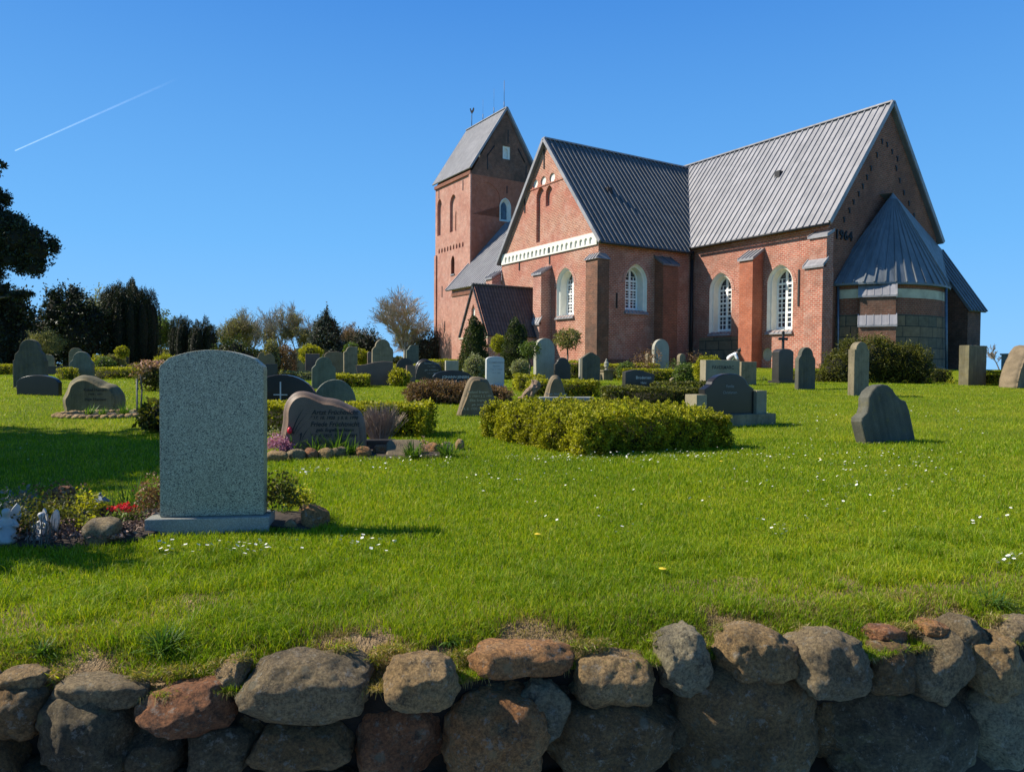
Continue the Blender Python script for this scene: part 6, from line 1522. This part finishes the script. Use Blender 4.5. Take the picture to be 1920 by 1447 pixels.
# ------------------------------------------------------------------ grass
def grass_blades(n, dmin, dmax, seed, hmul=1.0):
    r = np.random.default_rng(seed)
    d = dmin * (dmax / dmin) ** r.uniform(0, 1, n)
    ang = r.uniform(-.84, .84, n)
    x, y = d * np.tan(ang) * .98, d
    e = y - edge_y(x); k = e > -.02
    return x[k], y[k], e[k]
def exclude(x, y, pad=0.0):
    k = np.ones(len(x), bool)
    for poly in ([(-3.7, 4.17), (-2.6, 4.22), (-2.27, 4.37), (-2.12, 4.68), (-1.5, 4.68), (-1.3, 4.62), (-1.22, 4.9), (-1.45, 5.25), (-2.2, 5.35), (-3.1, 5.3), (-3.9, 5.0)], [(-2.95, 8.45), (-1.6, 8.6), (-.75, 8.8), (-.75, 9.6), (-1.7, 9.9), (-2.9, 9.6)],
                 [(.86, 8.68), (2.96, 9.95), (1.75, 11.7), (-.4, 10.75)], rect(-3.15, 11.2, 3.6, .8, -4), [(bc.x + .95 * math.cos(t), bc.y + .75 + .6 * math.sin(t)) for t in [q * 2 * math.pi / 20 for q in range(20)]]):
        ins = np.zeros(len(x), bool); m = len(poly); j = m - 1
        for i in range(m):
            xi, yi = poly[i]; xj, yj = poly[j]
            c = ((yi > y) != (yj > y)) & (x < (xj - xi) * (y - yi) / (yj - yi + 1e-12) + xi); ins ^= c; j = i
        k &= ~ins
    # the church floor
    c, s = math.cos(rad(58)), math.sin(rad(58)); dx, dy = x - 18.24, y - 42; lx, ly = dx * c - dy * s, dx * s + dy * c
    k &= ~((lx < 1) & (ly > .3) & (lx > -60)); k &= ~((lx < -11) & (lx > -24) & (ly > -8.5)); k &= ~((lx < 4.6) & (lx > -1) & (ly > 1) & (ly < 12.6))
    return k
def fbm2(x, y, s, seed):
    o = 0; a = 1.
    for q in range(3):
        o = o + a * (np.sin(x * s + seed + 1.7 * np.sin(y * s * .8 + seed)) * np.sin(y * s * 1.1 - seed + 1.3 * np.sin(x * s * .7))); s = s * 2.3; a *= .5
    return o / 1.75
def tuft_mesh(name, x, y, hgt, wid, lean, mat, seed, seg=2, zoff=0.0, parent=None, windx=0.0):
    r = np.random.default_rng(seed); n = len(x); z = terrain(x, y) + zoff - .004
    az = r.uniform(0, 2 * np.pi, n); l = hgt * lean * r.uniform(.2, 1.3, n); dx, dy = np.cos(az) * l + windx * hgt, np.sin(az) * l
    fa = r.uniform(0, 2 * np.pi, n); wx, wy = np.cos(fa) * wid, np.sin(fa) * wid
    b = np.stack([x, y, z], -1); w = np.stack([wx, wy, np.zeros(n)], -1) * .5
    t = b + np.stack([dx, dy, hgt * np.sqrt(np.maximum(.1, 1 - (l / hgt) ** 2 * .5))], -1)
    if seg == 1:
        V = np.stack([b - w, b + w, t], 1).reshape(-1, 3); return np_mesh(name, V, np.arange(3 * n).reshape(n, 3), 3, [mat], parent)
    m = b + np.stack([dx * .3, dy * .3, hgt * .58], -1)
    V = np.stack([b - w, b + w, m + w * .8, m - w * .8, t, t - w * .06], 1).reshape(-1, 3); i = np.arange(n)[:, None] * 6
    Fq = np.concatenate([i + np.array([[0, 1, 2, 3]]), i + np.array([[3, 2, 4, 5]])], 0)
    return np_mesh(name, V, Fq, 4, [mat], parent)
def grass_mat(name, stops, tr=.4):
    t = NT(name); g = t.n('NewGeometry'); ob = t.coord()
    c = t.ramp(g.outputs['Random Per Island'], stops)
    c = t.mix(.8, c, t.ramp(t.noise(.7, 7, ob, .72), [(.3, (.55, .66, .6)), (.5, (.95, .95, .9)), (.7, (1.45, 1.2, 1.3))]), 'MULTIPLY')
    d = t.n('BsdfPrincipled', Base_Color=c, Roughness=.5, Specular_IOR_Level=.25); tl = t.n('BsdfTranslucent', Color=t.mix(1.0, c, (1.5, 1.45, .5), 'MULTIPLY'))
    mx = t.n('MixShader', Fac=tr); t.t.links.new(d.outputs[0], mx.inputs[1]); t.t.links.new(tl.outputs[0], mx.inputs[2]); t.t.links.new(mx.outputs[0], t.out.inputs[0]); return t.mat
G1 = grass_mat('grass_blades', [(0, (.095, .18, .004)), (.55, (.20, .31, .005)), (.9, (.35, .40, .014)), (1, (.40, .36, .12))])
G2 = grass_mat('dry_grass_blades', [(0, (.12, .13, .02)), (.4, (.22, .20, .05)), (.8, (.36, .28, .12)), (1, (.50, .40, .22))])
x, y, e = grass_blades(330000, 2.45, 11, 1); k = exclude(x, y); x, y, e = x[k], y[k], e[k]
dn = fbm2(x, y, 2.1, 3.)
def dryz(x): return np.exp(-((x + .66) / .24) ** 2) + np.exp(-((x - .08) / .26) ** 2) + .8 * np.exp(-((x - .95) / .2) ** 2) + .6 * np.exp(-((x - 1.9) / .25) ** 2) + .5 * np.exp(-((x + 1.5) / .12) ** 2)
dry = (e + .14 * fbm2(x, y, 5.0, 1.) + rng.normal(size=len(e)) * .03) < .10 + .17 * dryz(x)
keep = (~dry) 
x1, y1, e1 = x[keep], y[keep], e[keep]; d1 = y1
h1_ = (.034 + .012 * dn[keep] + .014 * rng.random(len(x1))) * (1 + .35 * fbm2(x1, y1, .9, 7.)) * np.clip((y1 / 5) ** .15, 1, 1.25)
tag(tuft_mesh('grass', x1, y1, h1_.clip(.015), .0032 * (y1 / 3) ** .75, .75, G1, 5), kind='stuff')
x, y, e = grass_blades(230000, 10.5, 42, 2); k = exclude(x, y); x, y = x[k], y[k]
tag(tuft_mesh('grass', x, y, .045 + .02 * rng.random(len(x)), .008 * (y / 10) ** .9, .7, G1, 6, seg=1), kind='stuff')
ne = 90000; x = np.concatenate([rng.uniform(-5.2, -2.6, ne // 2), rng.uniform(3.0, 6.2, ne // 2)]); y = edge_y(x) + rng.random(ne) * 2.6; k = (np.abs(x) > y * 1.08) & exclude(x, y); x, y = x[k], y[k]
tag(tuft_mesh('grass', x, y, .038 + .02 * rng.random(len(x)), .0034, .8, G1, 15), kind='stuff')
# dry mossy edge along the wall top
ne = 95000; x = rng.uniform(-4.2, 5.8, ne); e = rng.random(ne) ** 1.4 * .42 - .03; y = edge_y(x) + e
k = (fbm2(x, y, 5., 1.) + .5 * fbm2(x, y, 17., 2.) > -.45); x, y = x[k], y[k]
tag(tuft_mesh('dry_grass', x, y, .014 + .022 * rng.random(len(x)), .0028, 1.3, G2, 7), kind='stuff')
k = (fbm2(x, y, 3.3, 5.) + .9 * (1 - dryz(x)) - .5 > .0); x2, y2 = x[k], y[k]
tag(tuft_mesh('grass', x2, y2, .022 + .028 * rng.random(len(x2)), .003, 1.0, G1, 8), kind='stuff')
# longer coarse tufts near the wall
ne = 150000; x = rng.uniform(-4.4, 6.0, ne); e = rng.random(ne) ** 1.2 * 1.5; y = edge_y(x) + e; k = (fbm2(x, y, 4.0, 11.) + .6 * fbm2(x, y, 11., 4.) > .22) & ((y - edge_y(x)) > .05 + .22 * dryz(x)) & exclude(x, y); x, y = x[k], y[k]
tag(tuft_mesh('grass', x, y, .045 + .045 * rng.random(len(x)), .0036, 1.05, G1, 9), kind='stuff')
# hanging straw over the stones
nh = 2600; x = rng.uniform(-2.5, 3.0, nh); x = x[fbm2(x, x * 0, 4.1, 2.2) > -.1]; nh = len(x); y = edge_y(x) + rng.uniform(-.03, .05, nh)
b = np.stack([x, y, terrain(x, y) + .005], -1); L = rng.uniform(.02, .06, nh); out = np.stack([rng.normal(size=nh) * .5, -np.ones(nh), rng.normal(size=nh) * .25], -1); out = unit(out)
m = b + out * (L * .5)[:, None] + np.array([0, 0, .006]); tp = b + out * (L * .8)[:, None] - np.array([0, 0, 1.]) * (L * .35)[:, None]; w = np.stack([np.full(nh, .0013), np.zeros(nh), np.zeros(nh)], -1)
V = np.stack([b - w, b + w, m + w, m - w, tp + w * .3, tp - w * .3], 1).reshape(-1, 3); i = np.arange(nh)[:, None] * 6
tag(np_mesh('hanging_straw', V, np.concatenate([i + np.array([[0, 1, 2, 3]]), i + np.array([[3, 2, 4, 5]])], 0), 4, [G2]), kind='stuff')
gx = [(100, 1266, 30), (262, 1268, 34), (330, 1262, 60), (405, 1245, 26), (452, 1234, 24), (700, 1236, 34), (735, 1222, 50), (868, 1228, 30), (1086, 1212, 34), (1120, 1208, 40), (1240, 1196, 26), (1352, 1180, 22), (1510, 1182, 22), (1650, 1186, 34), (1690, 1178, 50), (1735, 1168, 20), (1868, 1160, 30), (640, 1214, 30)]
for mt_, nm, cnt_, sd_ in ((G2, 'dry_turf_fringe', 420, 1), (G1, 'turf_fringe', 120, 2)):
    PP, NN = [], []; r = np.random.default_rng(sd_)
    for (px, py, wd) in gx:
        c = onwall(px, py, -.05); s_ = c.y / FPX; m_ = int(cnt_ * wd / 34); u = r.normal(size=m_) * wd * .34 * s_; dz_ = -np.abs(r.normal(size=m_)) * .022 * (1.0 if wd < 45 else .35) + .012
        PP.append(np.array(c)[None] + np.outer(u, np.array(WT)) + np.stack([r.normal(size=m_) * .008, r.uniform(-.02, .05, m_), dz_], -1)); NN.append(np.tile(np.array([0, -.9, .15]), (m_, 1)))
    tag(leaf_mesh(nm, np.vstack(PP), np.vstack(NN), .024, [mt_], elong=9, out=.7), kind='stuff')
# rosettes and taller tufts on the wall top
def rosette(px, py, n, L, w, label, mat, seed, up=.7, off=.0, name='grass_tuft', cat='tuft of grass', D=None, zo=0.0):
    r = np.random.default_rng(seed); c = at(px, py) if D is None else atd(px, D); az = r.uniform(0, 6.28, n); el = np.clip(r.normal(up, .28, n), .05, 1.4); LL = L * r.uniform(.6, 1.1, n)
    d = np.stack([np.cos(az) * np.cos(el), np.sin(az) * np.cos(el), np.sin(el)], -1); s = unit(np.cross(d, np.array([0, 0, 1.]))) * w / 2
    b = r.normal(size=(n, 3)) * np.array([.12, .12, 0]) * L; m = b + d * (LL * .55)[:, None]; t = b + d * LL[:, None] - np.array([0, 0, 1.]) * (LL * .25 * np.cos(el))[:, None]; q = b + d * (LL * .25)[:, None]
    V = np.stack([b - s * .5, b + s * .5, q + s, q - s, m + s * .9, m - s * .9, t + s * .1, t - s * .1], 1).reshape(-1, 3); i = np.arange(n)[:, None] * 8
    V[:, 2] += zo
    F2 = np.concatenate([i + np.array([[0, 1, 2, 3]]), i + np.array([[3, 2, 4, 5]]), i + np.array([[5, 4, 6, 7]])], 0)
    return tag(np_mesh(name, V, F2, 4, [mat], None, tuple(c)), label, cat)
G3 = grass_mat('tuft_blades', [(0, (.04, .10, .015)), (.6, (.08, .17, .025)), (1, (.15, .24, .05))])
rosette(310, 1225, 150, .13, .006, 'tall fresh tuft of broad grass on the wall top, left of the wide grey boulder', G3, 1, .8)
rosette(80, 1240, 90, .09, .005, 'dark grass tuft on the wall top near the left edge', G3, 2, .7)
rosette(845, 1208, 60, .07, .007, 'bright green rosette hanging over the wall beside the orange-brown boulder', G3, 3, .35)
rosette(1860, 1135, 80, .13, .005, 'long bent grass tuft on the wall top near the right edge', G3, 4, .5)
rosette(1190, 1150, 90, .05, .004, 'mossy tuft above the tan boulder in the middle of the wall', G1, 5, .8)
rosette(1640, 1140, 70, .06, .004, 'green tuft above the dark gap in the right half of the wall', G1, 6, .8)
rosette(640, 1225, 60, .05, .004, 'low tuft above the wide grey boulder', G1, 7, .8)
# daisies
dc = []
rr_ = np.random.default_rng(21)
cl_ = [(450, 1045, 150, 14, 30), (700, 1040, 60, 16, 14), (1060, 868, 180, 8, 110), (1300, 862, 180, 7, 80), (760, 875, 100, 14, 40), (580, 893, 60, 8, 26), (1700, 885, 170, 40, 80), (1460, 1010, 60, 12, 10), (1890, 1068, 30, 8, 10), (1600, 860, 200, 30, 60), (1500, 790, 60, 20, 25), (1770, 790, 120, 30, 35), (1850, 985, 60, 15, 9), (1160, 985, 60, 30, 8), (940, 905, 90, 15, 16), (60, 860, 80, 40, 6), (1560, 930, 120, 40, 20), (300, 1050, 14, 10, 3), (1200, 800 + 110, 500, 60, 60), (200, 745, 120, 20, 20), (700, 735, 60, 12, 10), (1500, 760, 250, 22, 50)]
for cx, cy, sxx, syy, n in cl_:
    for _ in range(int(n * 1.7)):
        px, py = rr_.normal(cx, sxx * .5), rr_.normal(cy, syy * .6)
        if py < 715 or py > 1150: continue
        dd = ray(px, py); 
        if dd.z > -.02: continue
        p = at(px, py); dc.append((p.x, p.y))
dc = np.array(dc); kk = exclude(dc[:, 0], dc[:, 1]); dc = dc[kk]
V_, F_3, MI = [], [], []; b = 0
for (x, y) in dc:
    R0 = rr_.uniform(.008, .0125) * (1 + max(0, y - 9) * .035); hz = rr_.uniform(.052, .075); z = tz(x, y); tx, ty = rr_.normal(0, .3), rr_.normal(-.25, .3)
    def P_(r0, a, h): u, v = math.cos(a) * r0, math.sin(a) * r0; return (x + u, y + v, z + hz + h + tx * u + ty * v)
    n = 8; V_ += [P_(0, 0, 0)] + [P_(R0 * (1 if q % 2 else .8), q * math.pi / 4, .002) for q in range(n)] + [P_(R0 * .32, q * math.pi / 2, .004) for q in range(4)] + [(x - .001, y, z), (x + .001, y, z)]
    for q in range(n): F_3.append([b, b + 1 + q, b + 1 + (q + 1) % n]); MI.append(0)
    F_3 += [[b + 9, b + 10, b + 11], [b + 9, b + 11, b + 12], [b + 13, b + 14, b]]; MI += [1, 1, 2]; b += n + 7
tag(np_mesh('daisies', np.array(V_), np.array(F_3), 3, [simple('petal', (.85, .85, .82), .6, 0, .05), simple('daisy_eye', (.7, .5, .03), .6), G3], mi=MI), kind='stuff')
for k, (px, py) in enumerate(((1242, 1085), (1352, 872), (1537, 866), (1008, 1015))):
    p = at(px, py); r = random.Random(k); V_ = [(math.cos(a) * q, math.sin(a) * q, .045 + (.02 - q) * .3) for q in (.006, .02) for a in [i * math.pi / 8 for i in range(16)]] + [(0, 0, .052)]
    F_3 = [[i, (i + 1) % 16, 16 + (i + 1) % 16] for i in range(16)] + [[i, 16 + (i + 1) % 16, 16 + i] for i in range(16)] + [[32, (i + 1) % 16, i] for i in range(16)]
    tag(np_mesh('dandelion', np.array(V_), np.array(F_3), 3, [bpy.data.materials['daisy_eye']], None, tuple(p)), ['yellow dandelion in the near grass before the wall', 'yellow dandelion just in front of the large hedge', 'yellow dandelion in the lawn right of the large hedge', 'yellow dandelion in the middle of the open lawn'][k], 'flower')

# ------------------------------------------------------------------ planting of the two front beds
def clump(px, D, lobes, mat, size, dens, label, name='bedding_plant', seed=1, cat='plant', **k):
    t = atd(px, D); P, Nn = lobe_points(lobes, dens, seed=seed, shell=(.3, 1.1), low=-.4); 
    return tag(leaf_mesh(name, P + np.array(t), Nn, size, [FOL[mat]], **k), label, cat)
clump(519, 8.75, [(0, 0, .10, .15, .15, .13), (.1, 0, .08, .12, .12, .10)], 'heather', .018, 9000, 'purple-pink heather mound at the left end of the pebble row', seed=201)
clump(512, 9.1, [(0, 0, .2, .12, .1, .1)], 'pale', .035, 1500, 'pale budding plant behind the purple heather', seed=202)
clump(797, 8.7, [(0, 0, .10, .085, .085, .14)], 'pinkfl', .03, 2600, 'dusty pink twiggy heather among the grasses near the right end of the bed', seed=203, elong=4, up=1.0)
for px, D, n, L, lb, sd in ((548, 8.8, 40, .34, 'broad tulip leaves in front of the wavy-topped stone', 211), (590, 8.75, 80, .36, 'arching green bulb leaves before the wavy-topped stone', 212), (628, 8.75, 110, .40, 'thick clump of bulb leaves at the middle of the wavy-topped stone', 213), (660, 8.7, 80, .30, 'low leafy clump at the right foot of the wavy-topped stone', 214), (775, 8.65, 120, .30, 'grassy clump in front of the cushion stone', 215), (838, 8.75, 110, .32, 'grassy clump at the right end of the pebble row', 216)):
    rosette(px, 0, n, L, .012, lb, G3, sd, .8, name='bulb_leaves', cat='plant', D=D)
# tulip
t = thing('tulip', 'single red tulip in front of the wavy-topped stone', 'flower', atd(543, 8.7)); mb = MB(); mb.tube((0, 0, 0), (.01, 0, .26), .004, n=6); mb.build('stem', G3, t, uv=False)
P, Fc = ico(3); P = P * np.array([.028, .028, .042]); P[:, 2] += .29; np_mesh('blossom', P, Fc, 3, simple('tulip_red', (.62, .01, .03), .4), t, smooth=True)
# dry ornamental bush beside the hedge
p = atd(712, 9.9); S = []
r_ = random.Random(4)
for k in range(150):
    a = r_.uniform(0, 6.28); tl = r_.uniform(.1, .75); d = Vector((math.cos(a) * math.sin(tl), math.sin(a) * math.sin(tl) * .7, math.cos(tl))); q = Vector((r_.gauss(0, .04), r_.gauss(0, .04), 0)); L = r_.uniform(.25, .5); S.append((q, q + d * L, .006, .004))
    e_ = q + d * L
    for _ in range(4): d2 = (d + Vector((r_.gauss(0, .45), r_.gauss(0, .45), .2))).normalized(); S.append((e_ - d * L * r_.uniform(0, .4), e_ + d2 * .12, .003, .002))
V, Fc = seg_arrays(S, 3, .002)
tag(np_mesh('dry_shrub', V, Fc, 4, [simple('dry_stems', (.30, .22, .16), .9, 0, .3, 9)], None, tuple(p)), 'fan of bare brown stems between the wavy-topped stone and the yellow-topped hedge', 'shrub')
# near bed, left of the headstone
nb = [(32, 4.85, [(0, 0, .12, .16, .12, .12)], 'silver', .04, 900, 'silvery-blue plant at the left of the near flower bed', 221), (110, 4.95, [(0, 0, .14, .22, .14, .14)], 'rust', .035, 900, 'rusty low plants around the pointed rock', 222), (95, 4.55, [(0, 0, .12, .28, .16, .14)], 'hedge_dark', .03, 1400, 'dark green ground plants in the middle of the near bed', 223),
      (160, 4.8, [(0, 0, .12, .12, .1, .12)], 'yellow', .04, 900, 'bright yellow-green leafy plant beside the lantern', 224), (165, 4.5, [(0, 0, .06, .10, .1, .08)], 'hedge', .035, 1500, 'small green seedlings above the smooth boulder', 225), (288, 4.75, [(0, 0, .16, .12, .10, .17)], 'rust', .03, 2600, 'reddish-brown tufted plant touching the left side of the headstone', 226),
      (228, 4.85, [(0, 0, .10, .09, .07, .04)], 'redfl', .025, 3500, 'crimson blossoms behind the mulch left of the headstone', 227), (235, 4.75, [(0, 0, .05, .16, .1, .06)], 'green', .035, 1500, 'leafy primroses in front of the crimson blossoms', 228), (525, 4.85, [(0, 0, .17, .15, .12, .17)], 'hedge_dark', .03, 3200, 'dark heath plant right of the big headstone', 229),
      (560, 5.0, [(0, 0, .12, .12, .1, .12)], 'yellow', .03, 2200, 'yellow-green sedum next to the dark heath plant', 230), (40, 4.35, [(0, 0, .08, .2, .1, .09)], 'hedge_dark', .03, 1200, 'dark creeping plants behind the white figurine', 231)]
for px, D, lo, mt, sz, dn_, lb, sd in nb: clump(px, D, lo, mt, sz * .68, dn_ * 2.2, lb, seed=sd)
for px, D, n, L, lb, sd in ((250, 5.1, 90, .34, 'long arching grass blades behind the red flowers', 241), (275, 5.3, 80, .30, 'tall bright grass clump beside the headstone', 242), (215, 5.0, 40, .26, 'thin arching leaves left of the long grass', 243), (70, 5.1, 30, .22, 'dry thin stalks at the back of the near bed', 244), (530, 5.15, 40, .18, 'fine grass stalks right of the headstone', 245)):
    rosette(px, 0, n, L, .008, lb, G3 if sd != 244 else G2, sd, .95, name='grass_clump', cat='plant', D=D)
# bark mulch
r = np.random.default_rng(4); n = 5200; P = np.stack([r.uniform(-3.3, -1.3, n), r.uniform(4.15, 4.85, n), np.zeros(n)], -1); P[:, 2] = terrain(P[:, 0], P[:, 1]) + .05 + r.uniform(0, .015, n)
P[:, 1] += .08; P = P[~((P[:, 0] > -2.3) & (P[:, 0] < -1.3) & (P[:, 1] < 4.95))]; n = len(P)
mm = NT('bark_mulch'); g = mm.n('NewGeometry'); mm.principled(Base_Color=mm.ramp(g.outputs['Random Per Island'], [(0, (.06, .035, .025)), (.5, (.17, .10, .075)), (1, (.36, .25, .2))]), Roughness=.9)
V = leaf_verts(P, np.tile([0, 0, .3], (n, 1)), .032, .2, 2.6); tag(np_mesh('bark_mulch', V, np.arange(4 * n).reshape(n, 4), 4, [mm.mat]), kind='stuff')
# lantern
t = thing('lantern', 'little black grave lantern with a shiny sloping roof in the near bed', 'lantern', atd(186, 4.95)); t.scale = (.72, .72, .85); L = MB(); 
L.box((-.045, -.045, 0), (.045, .045, .025)); 
for sx_, sy_ in ((-1, -1), (1, -1), (1, 1), (-1, 1)): L.box((sx_ * .04 - .005, sy_ * .04 - .005, .02), (sx_ * .04 + .005, sy_ * .04 + .005, .15))
L.build('frame', M['iron'], t)
L = MB(); L.box((-.034, -.034, .026), (.034, .034, .145)); L.build('pane', simple('lantern_glass', (.16, .13, .08), .3), t)
L = MB(); L.hexa([(-.065, -.065, .15), (.065, -.065, .15), (.065, .065, .15), (-.065, .065, .15), (-.02, -.02, .2), (.02, -.02, .2), (.02, .02, .2), (-.02, .02, .2)]); L.tube((0, 0, .2), (0, 0, .225), .012, n=8); L.build('roof', M['zinc'], t)
# white figurines: kneeling angels made as one skinned body each, with wings
white = simple('white_ceramic', (.40, .39, .37), .5, 0, .12, 30, .15)
def skin_body(name, joints, edges, mat, parent, sub=2):
    me = bpy.data.meshes.new(name); me.from_pydata([j[0] for j in joints], edges, []); o = link(name, me, mat, parent)
    m = o.modifiers.new('skin', 'SKIN'); sv = me.skin_vertices[0].data
    for k, j in enumerate(joints): sv[k].radius = j[1] if isinstance(j[1], tuple) else (j[1], j[1]); sv[k].use_root = (k == 0)
    s = o.modifiers.new('sub', 'SUBSURF'); s.levels = sub; s.render_levels = sub
    for p in me.polygons: p.use_smooth = True
    m.use_smooth_shade = True
    return o
def angel(px, D, h, rz, label, seed):
    t = thing('angel_figurine', label, 'figurine', atd(px, D), rad(rz)); s = h / .22
    J = [((0, 0, .05), .045), ((0, .01, .09), .038), ((0, 0, .13), .036), ((0, -.004, .155), .014), ((0, -.012, .185), .027), ((0, -.014, .205), .018),
         ((.035, -.005, .13), .014), ((.05, -.03, .10), .011), ((.02, -.055, .115), .008), ((-.035, -.005, .13), .014), ((-.05, -.03, .10), .011), ((-.02, -.055, .115), .008),
         ((.03, -.05, .03), .026), ((-.03, -.05, .03), .026), ((.035, .03, .015), .018), ((-.035, .03, .015), .018)]
    J = [(tuple(c * s for c in j[0]), j[1] * s) for j in J]
    skin_body('body', J, [(0, 1), (1, 2), (2, 3), (3, 4), (4, 5), (2, 6), (6, 7), (7, 8), (2, 9), (9, 10), (10, 11), (0, 12), (0, 13), (12, 14), (13, 15)], white, t)
    for sg in (-1, 1):
        mb = MB(); o_ = [(.012, .14), (.03, .185), (.055, .215), (.07, .20), (.075, .15), (.065, .10), (.05, .065), (.03, .09)]
        f = [(sg * x * s, (.035 + .2 * x) * s, z * s) for x, z in o_]; bk = [(p[0], p[1] + .012 * s, p[2]) for p in f]
        mb.face(f); mb.face(bk[::-1])
        for k in range(8): j = (k + 1) % 8; mb.face([f[k], f[j], bk[j], bk[k]])
        mb.build('wing', white, t)
angel(8, 4.28, .24, 40, 'white kneeling angel figurine at the left edge of the near flower bed', 1)
angel(78, 4.35, .20, -20, 'white angel figurine wrapped in a twiggy wreath, right of the kneeling one', 2)
# twiggy wreath of thin stems in front of the second angel
S = []
for k in range(26):
    a = r_.uniform(0, 6.28); b0_ = Vector((r_.uniform(-.07, .07), r_.uniform(-.05, .02), 0)); S.append((b0_, b0_ + Vector((r_.gauss(0, .03), r_.gauss(0, .02), r_.uniform(.1, .2))), .0035, .002))
V, Fc = seg_arrays(S, 3, .0015); pp = atd(80, 4.27); tag(np_mesh('twig_wreath', V, Fc, 4, [M['bark']], None, tuple(pp)), 'bundle of thin dark twigs standing before the second white figurine', 'twigs')
# plants of the boulder grave, small grave ornaments
for dx, n, L, sd in ((-.45, 60, .28, 251), (-.1, 60, .25, 252), (.3, 90, .32, 253), (.65, 60, .28, 254)):
    c = Vector((bc.x + dx, bc.y + .55 + .05 * sd % .2, 0)); o = rosette(0, 0, n, L, .016, {251: 'leafy bulbs at the left foot of the natural boulder stone', 252: 'leafy bulbs before the middle of the natural boulder stone', 253: 'tall leafy bulbs before the right half of the natural boulder stone', 254: 'leafy bulbs at the right foot of the natural boulder stone'}[sd], G3, sd, .85, name='bulb_leaves', cat='plant', D=10)
    o.location = (c.x, c.y, tz(c.x, c.y))
for px, D, mt, lb in ((43, 20.5, 'silver', 'pale bouquet lying left of the low black stone'), (100, 20.3, 'silver', 'small bluish ornament at the right foot of the low black stone'), (790, 20.3, 'pale', 'white flower cushion in front of the broken-edged slab'), (1432, 29, 'green', 'low leafy planting between the monument and the iron-cross pillar'), (1745, 30, 'yellow', 'small yellow flowers at the foot of the apse'), (1785, 27, 'yellow', 'yellow-green flowering plant left of the rough square slab')):
    clump(px, D, [(0, 0, .12, .18, .15, .13)], mt, .05, 500, lb, seed=int(px))
# ------------------------------------------------------------------ person bending down behind the pale block
pr = thing('person', 'person in a white shirt bending down over a grave by the chancel wall', 'person', atd(1366, 33.0), rad(80))
J = [((0, .05, .86), .14), ((0, -.10, 1.02), .13), ((0, -.28, 1.17), .15), ((0, -.38, 1.25), .05), ((0, -.45, 1.34), .085), ((0, -.50, 1.27), .06),
     ((.17, -.28, 1.13), .055), ((.21, -.38, .86), .042), ((.14, -.58, .68), .035), ((-.17, -.28, 1.13), .055), ((-.21, -.38, .86), .042), ((-.14, -.58, .68), .035),
     ((.11, .02, .85), .10), ((.13, -.12, .48), .075), ((.13, .03, .08), .05), ((.13, -.14, .04), .04), ((-.11, .02, .85), .10), ((-.13, .0, .48), .075), ((-.13, .12, .08), .05), ((-.13, -.05, .04), .04)]
skin_body('body', J, [(0, 1), (1, 2), (2, 3), (3, 4), (4, 5), (2, 6), (6, 7), (7, 8), (2, 9), (9, 10), (10, 11), (0, 12), (12, 13), (13, 14), (14, 15), (0, 16), (16, 17), (17, 18), (18, 19)], simple('skin_and_trousers', (.25, .2, .17), .8), pr)
JS = [((0, .06, .88), .165), ((0, -.10, 1.03), .155), ((0, -.27, 1.165), .17), ((0, -.34, 1.21), .09), ((.18, -.28, 1.13), .075), ((.215, -.37, .92), .06), ((-.18, -.28, 1.13), .075), ((-.215, -.37, .92), .06)]
skin_body('shirt', JS, [(0, 1), (1, 2), (2, 3), (2, 4), (4, 5), (2, 6), (6, 7)], simple('white_shirt', (.75, .76, .78), .8, 0, .05, 5, .3), pr)
skin_body('hair', [((0, -.43, 1.38), .09), ((0, -.40, 1.33), .08), ((0, -.48, 1.39), .06)], [(0, 1), (0, 2)], simple('dark_hair', (.02, .018, .015), .7), pr)
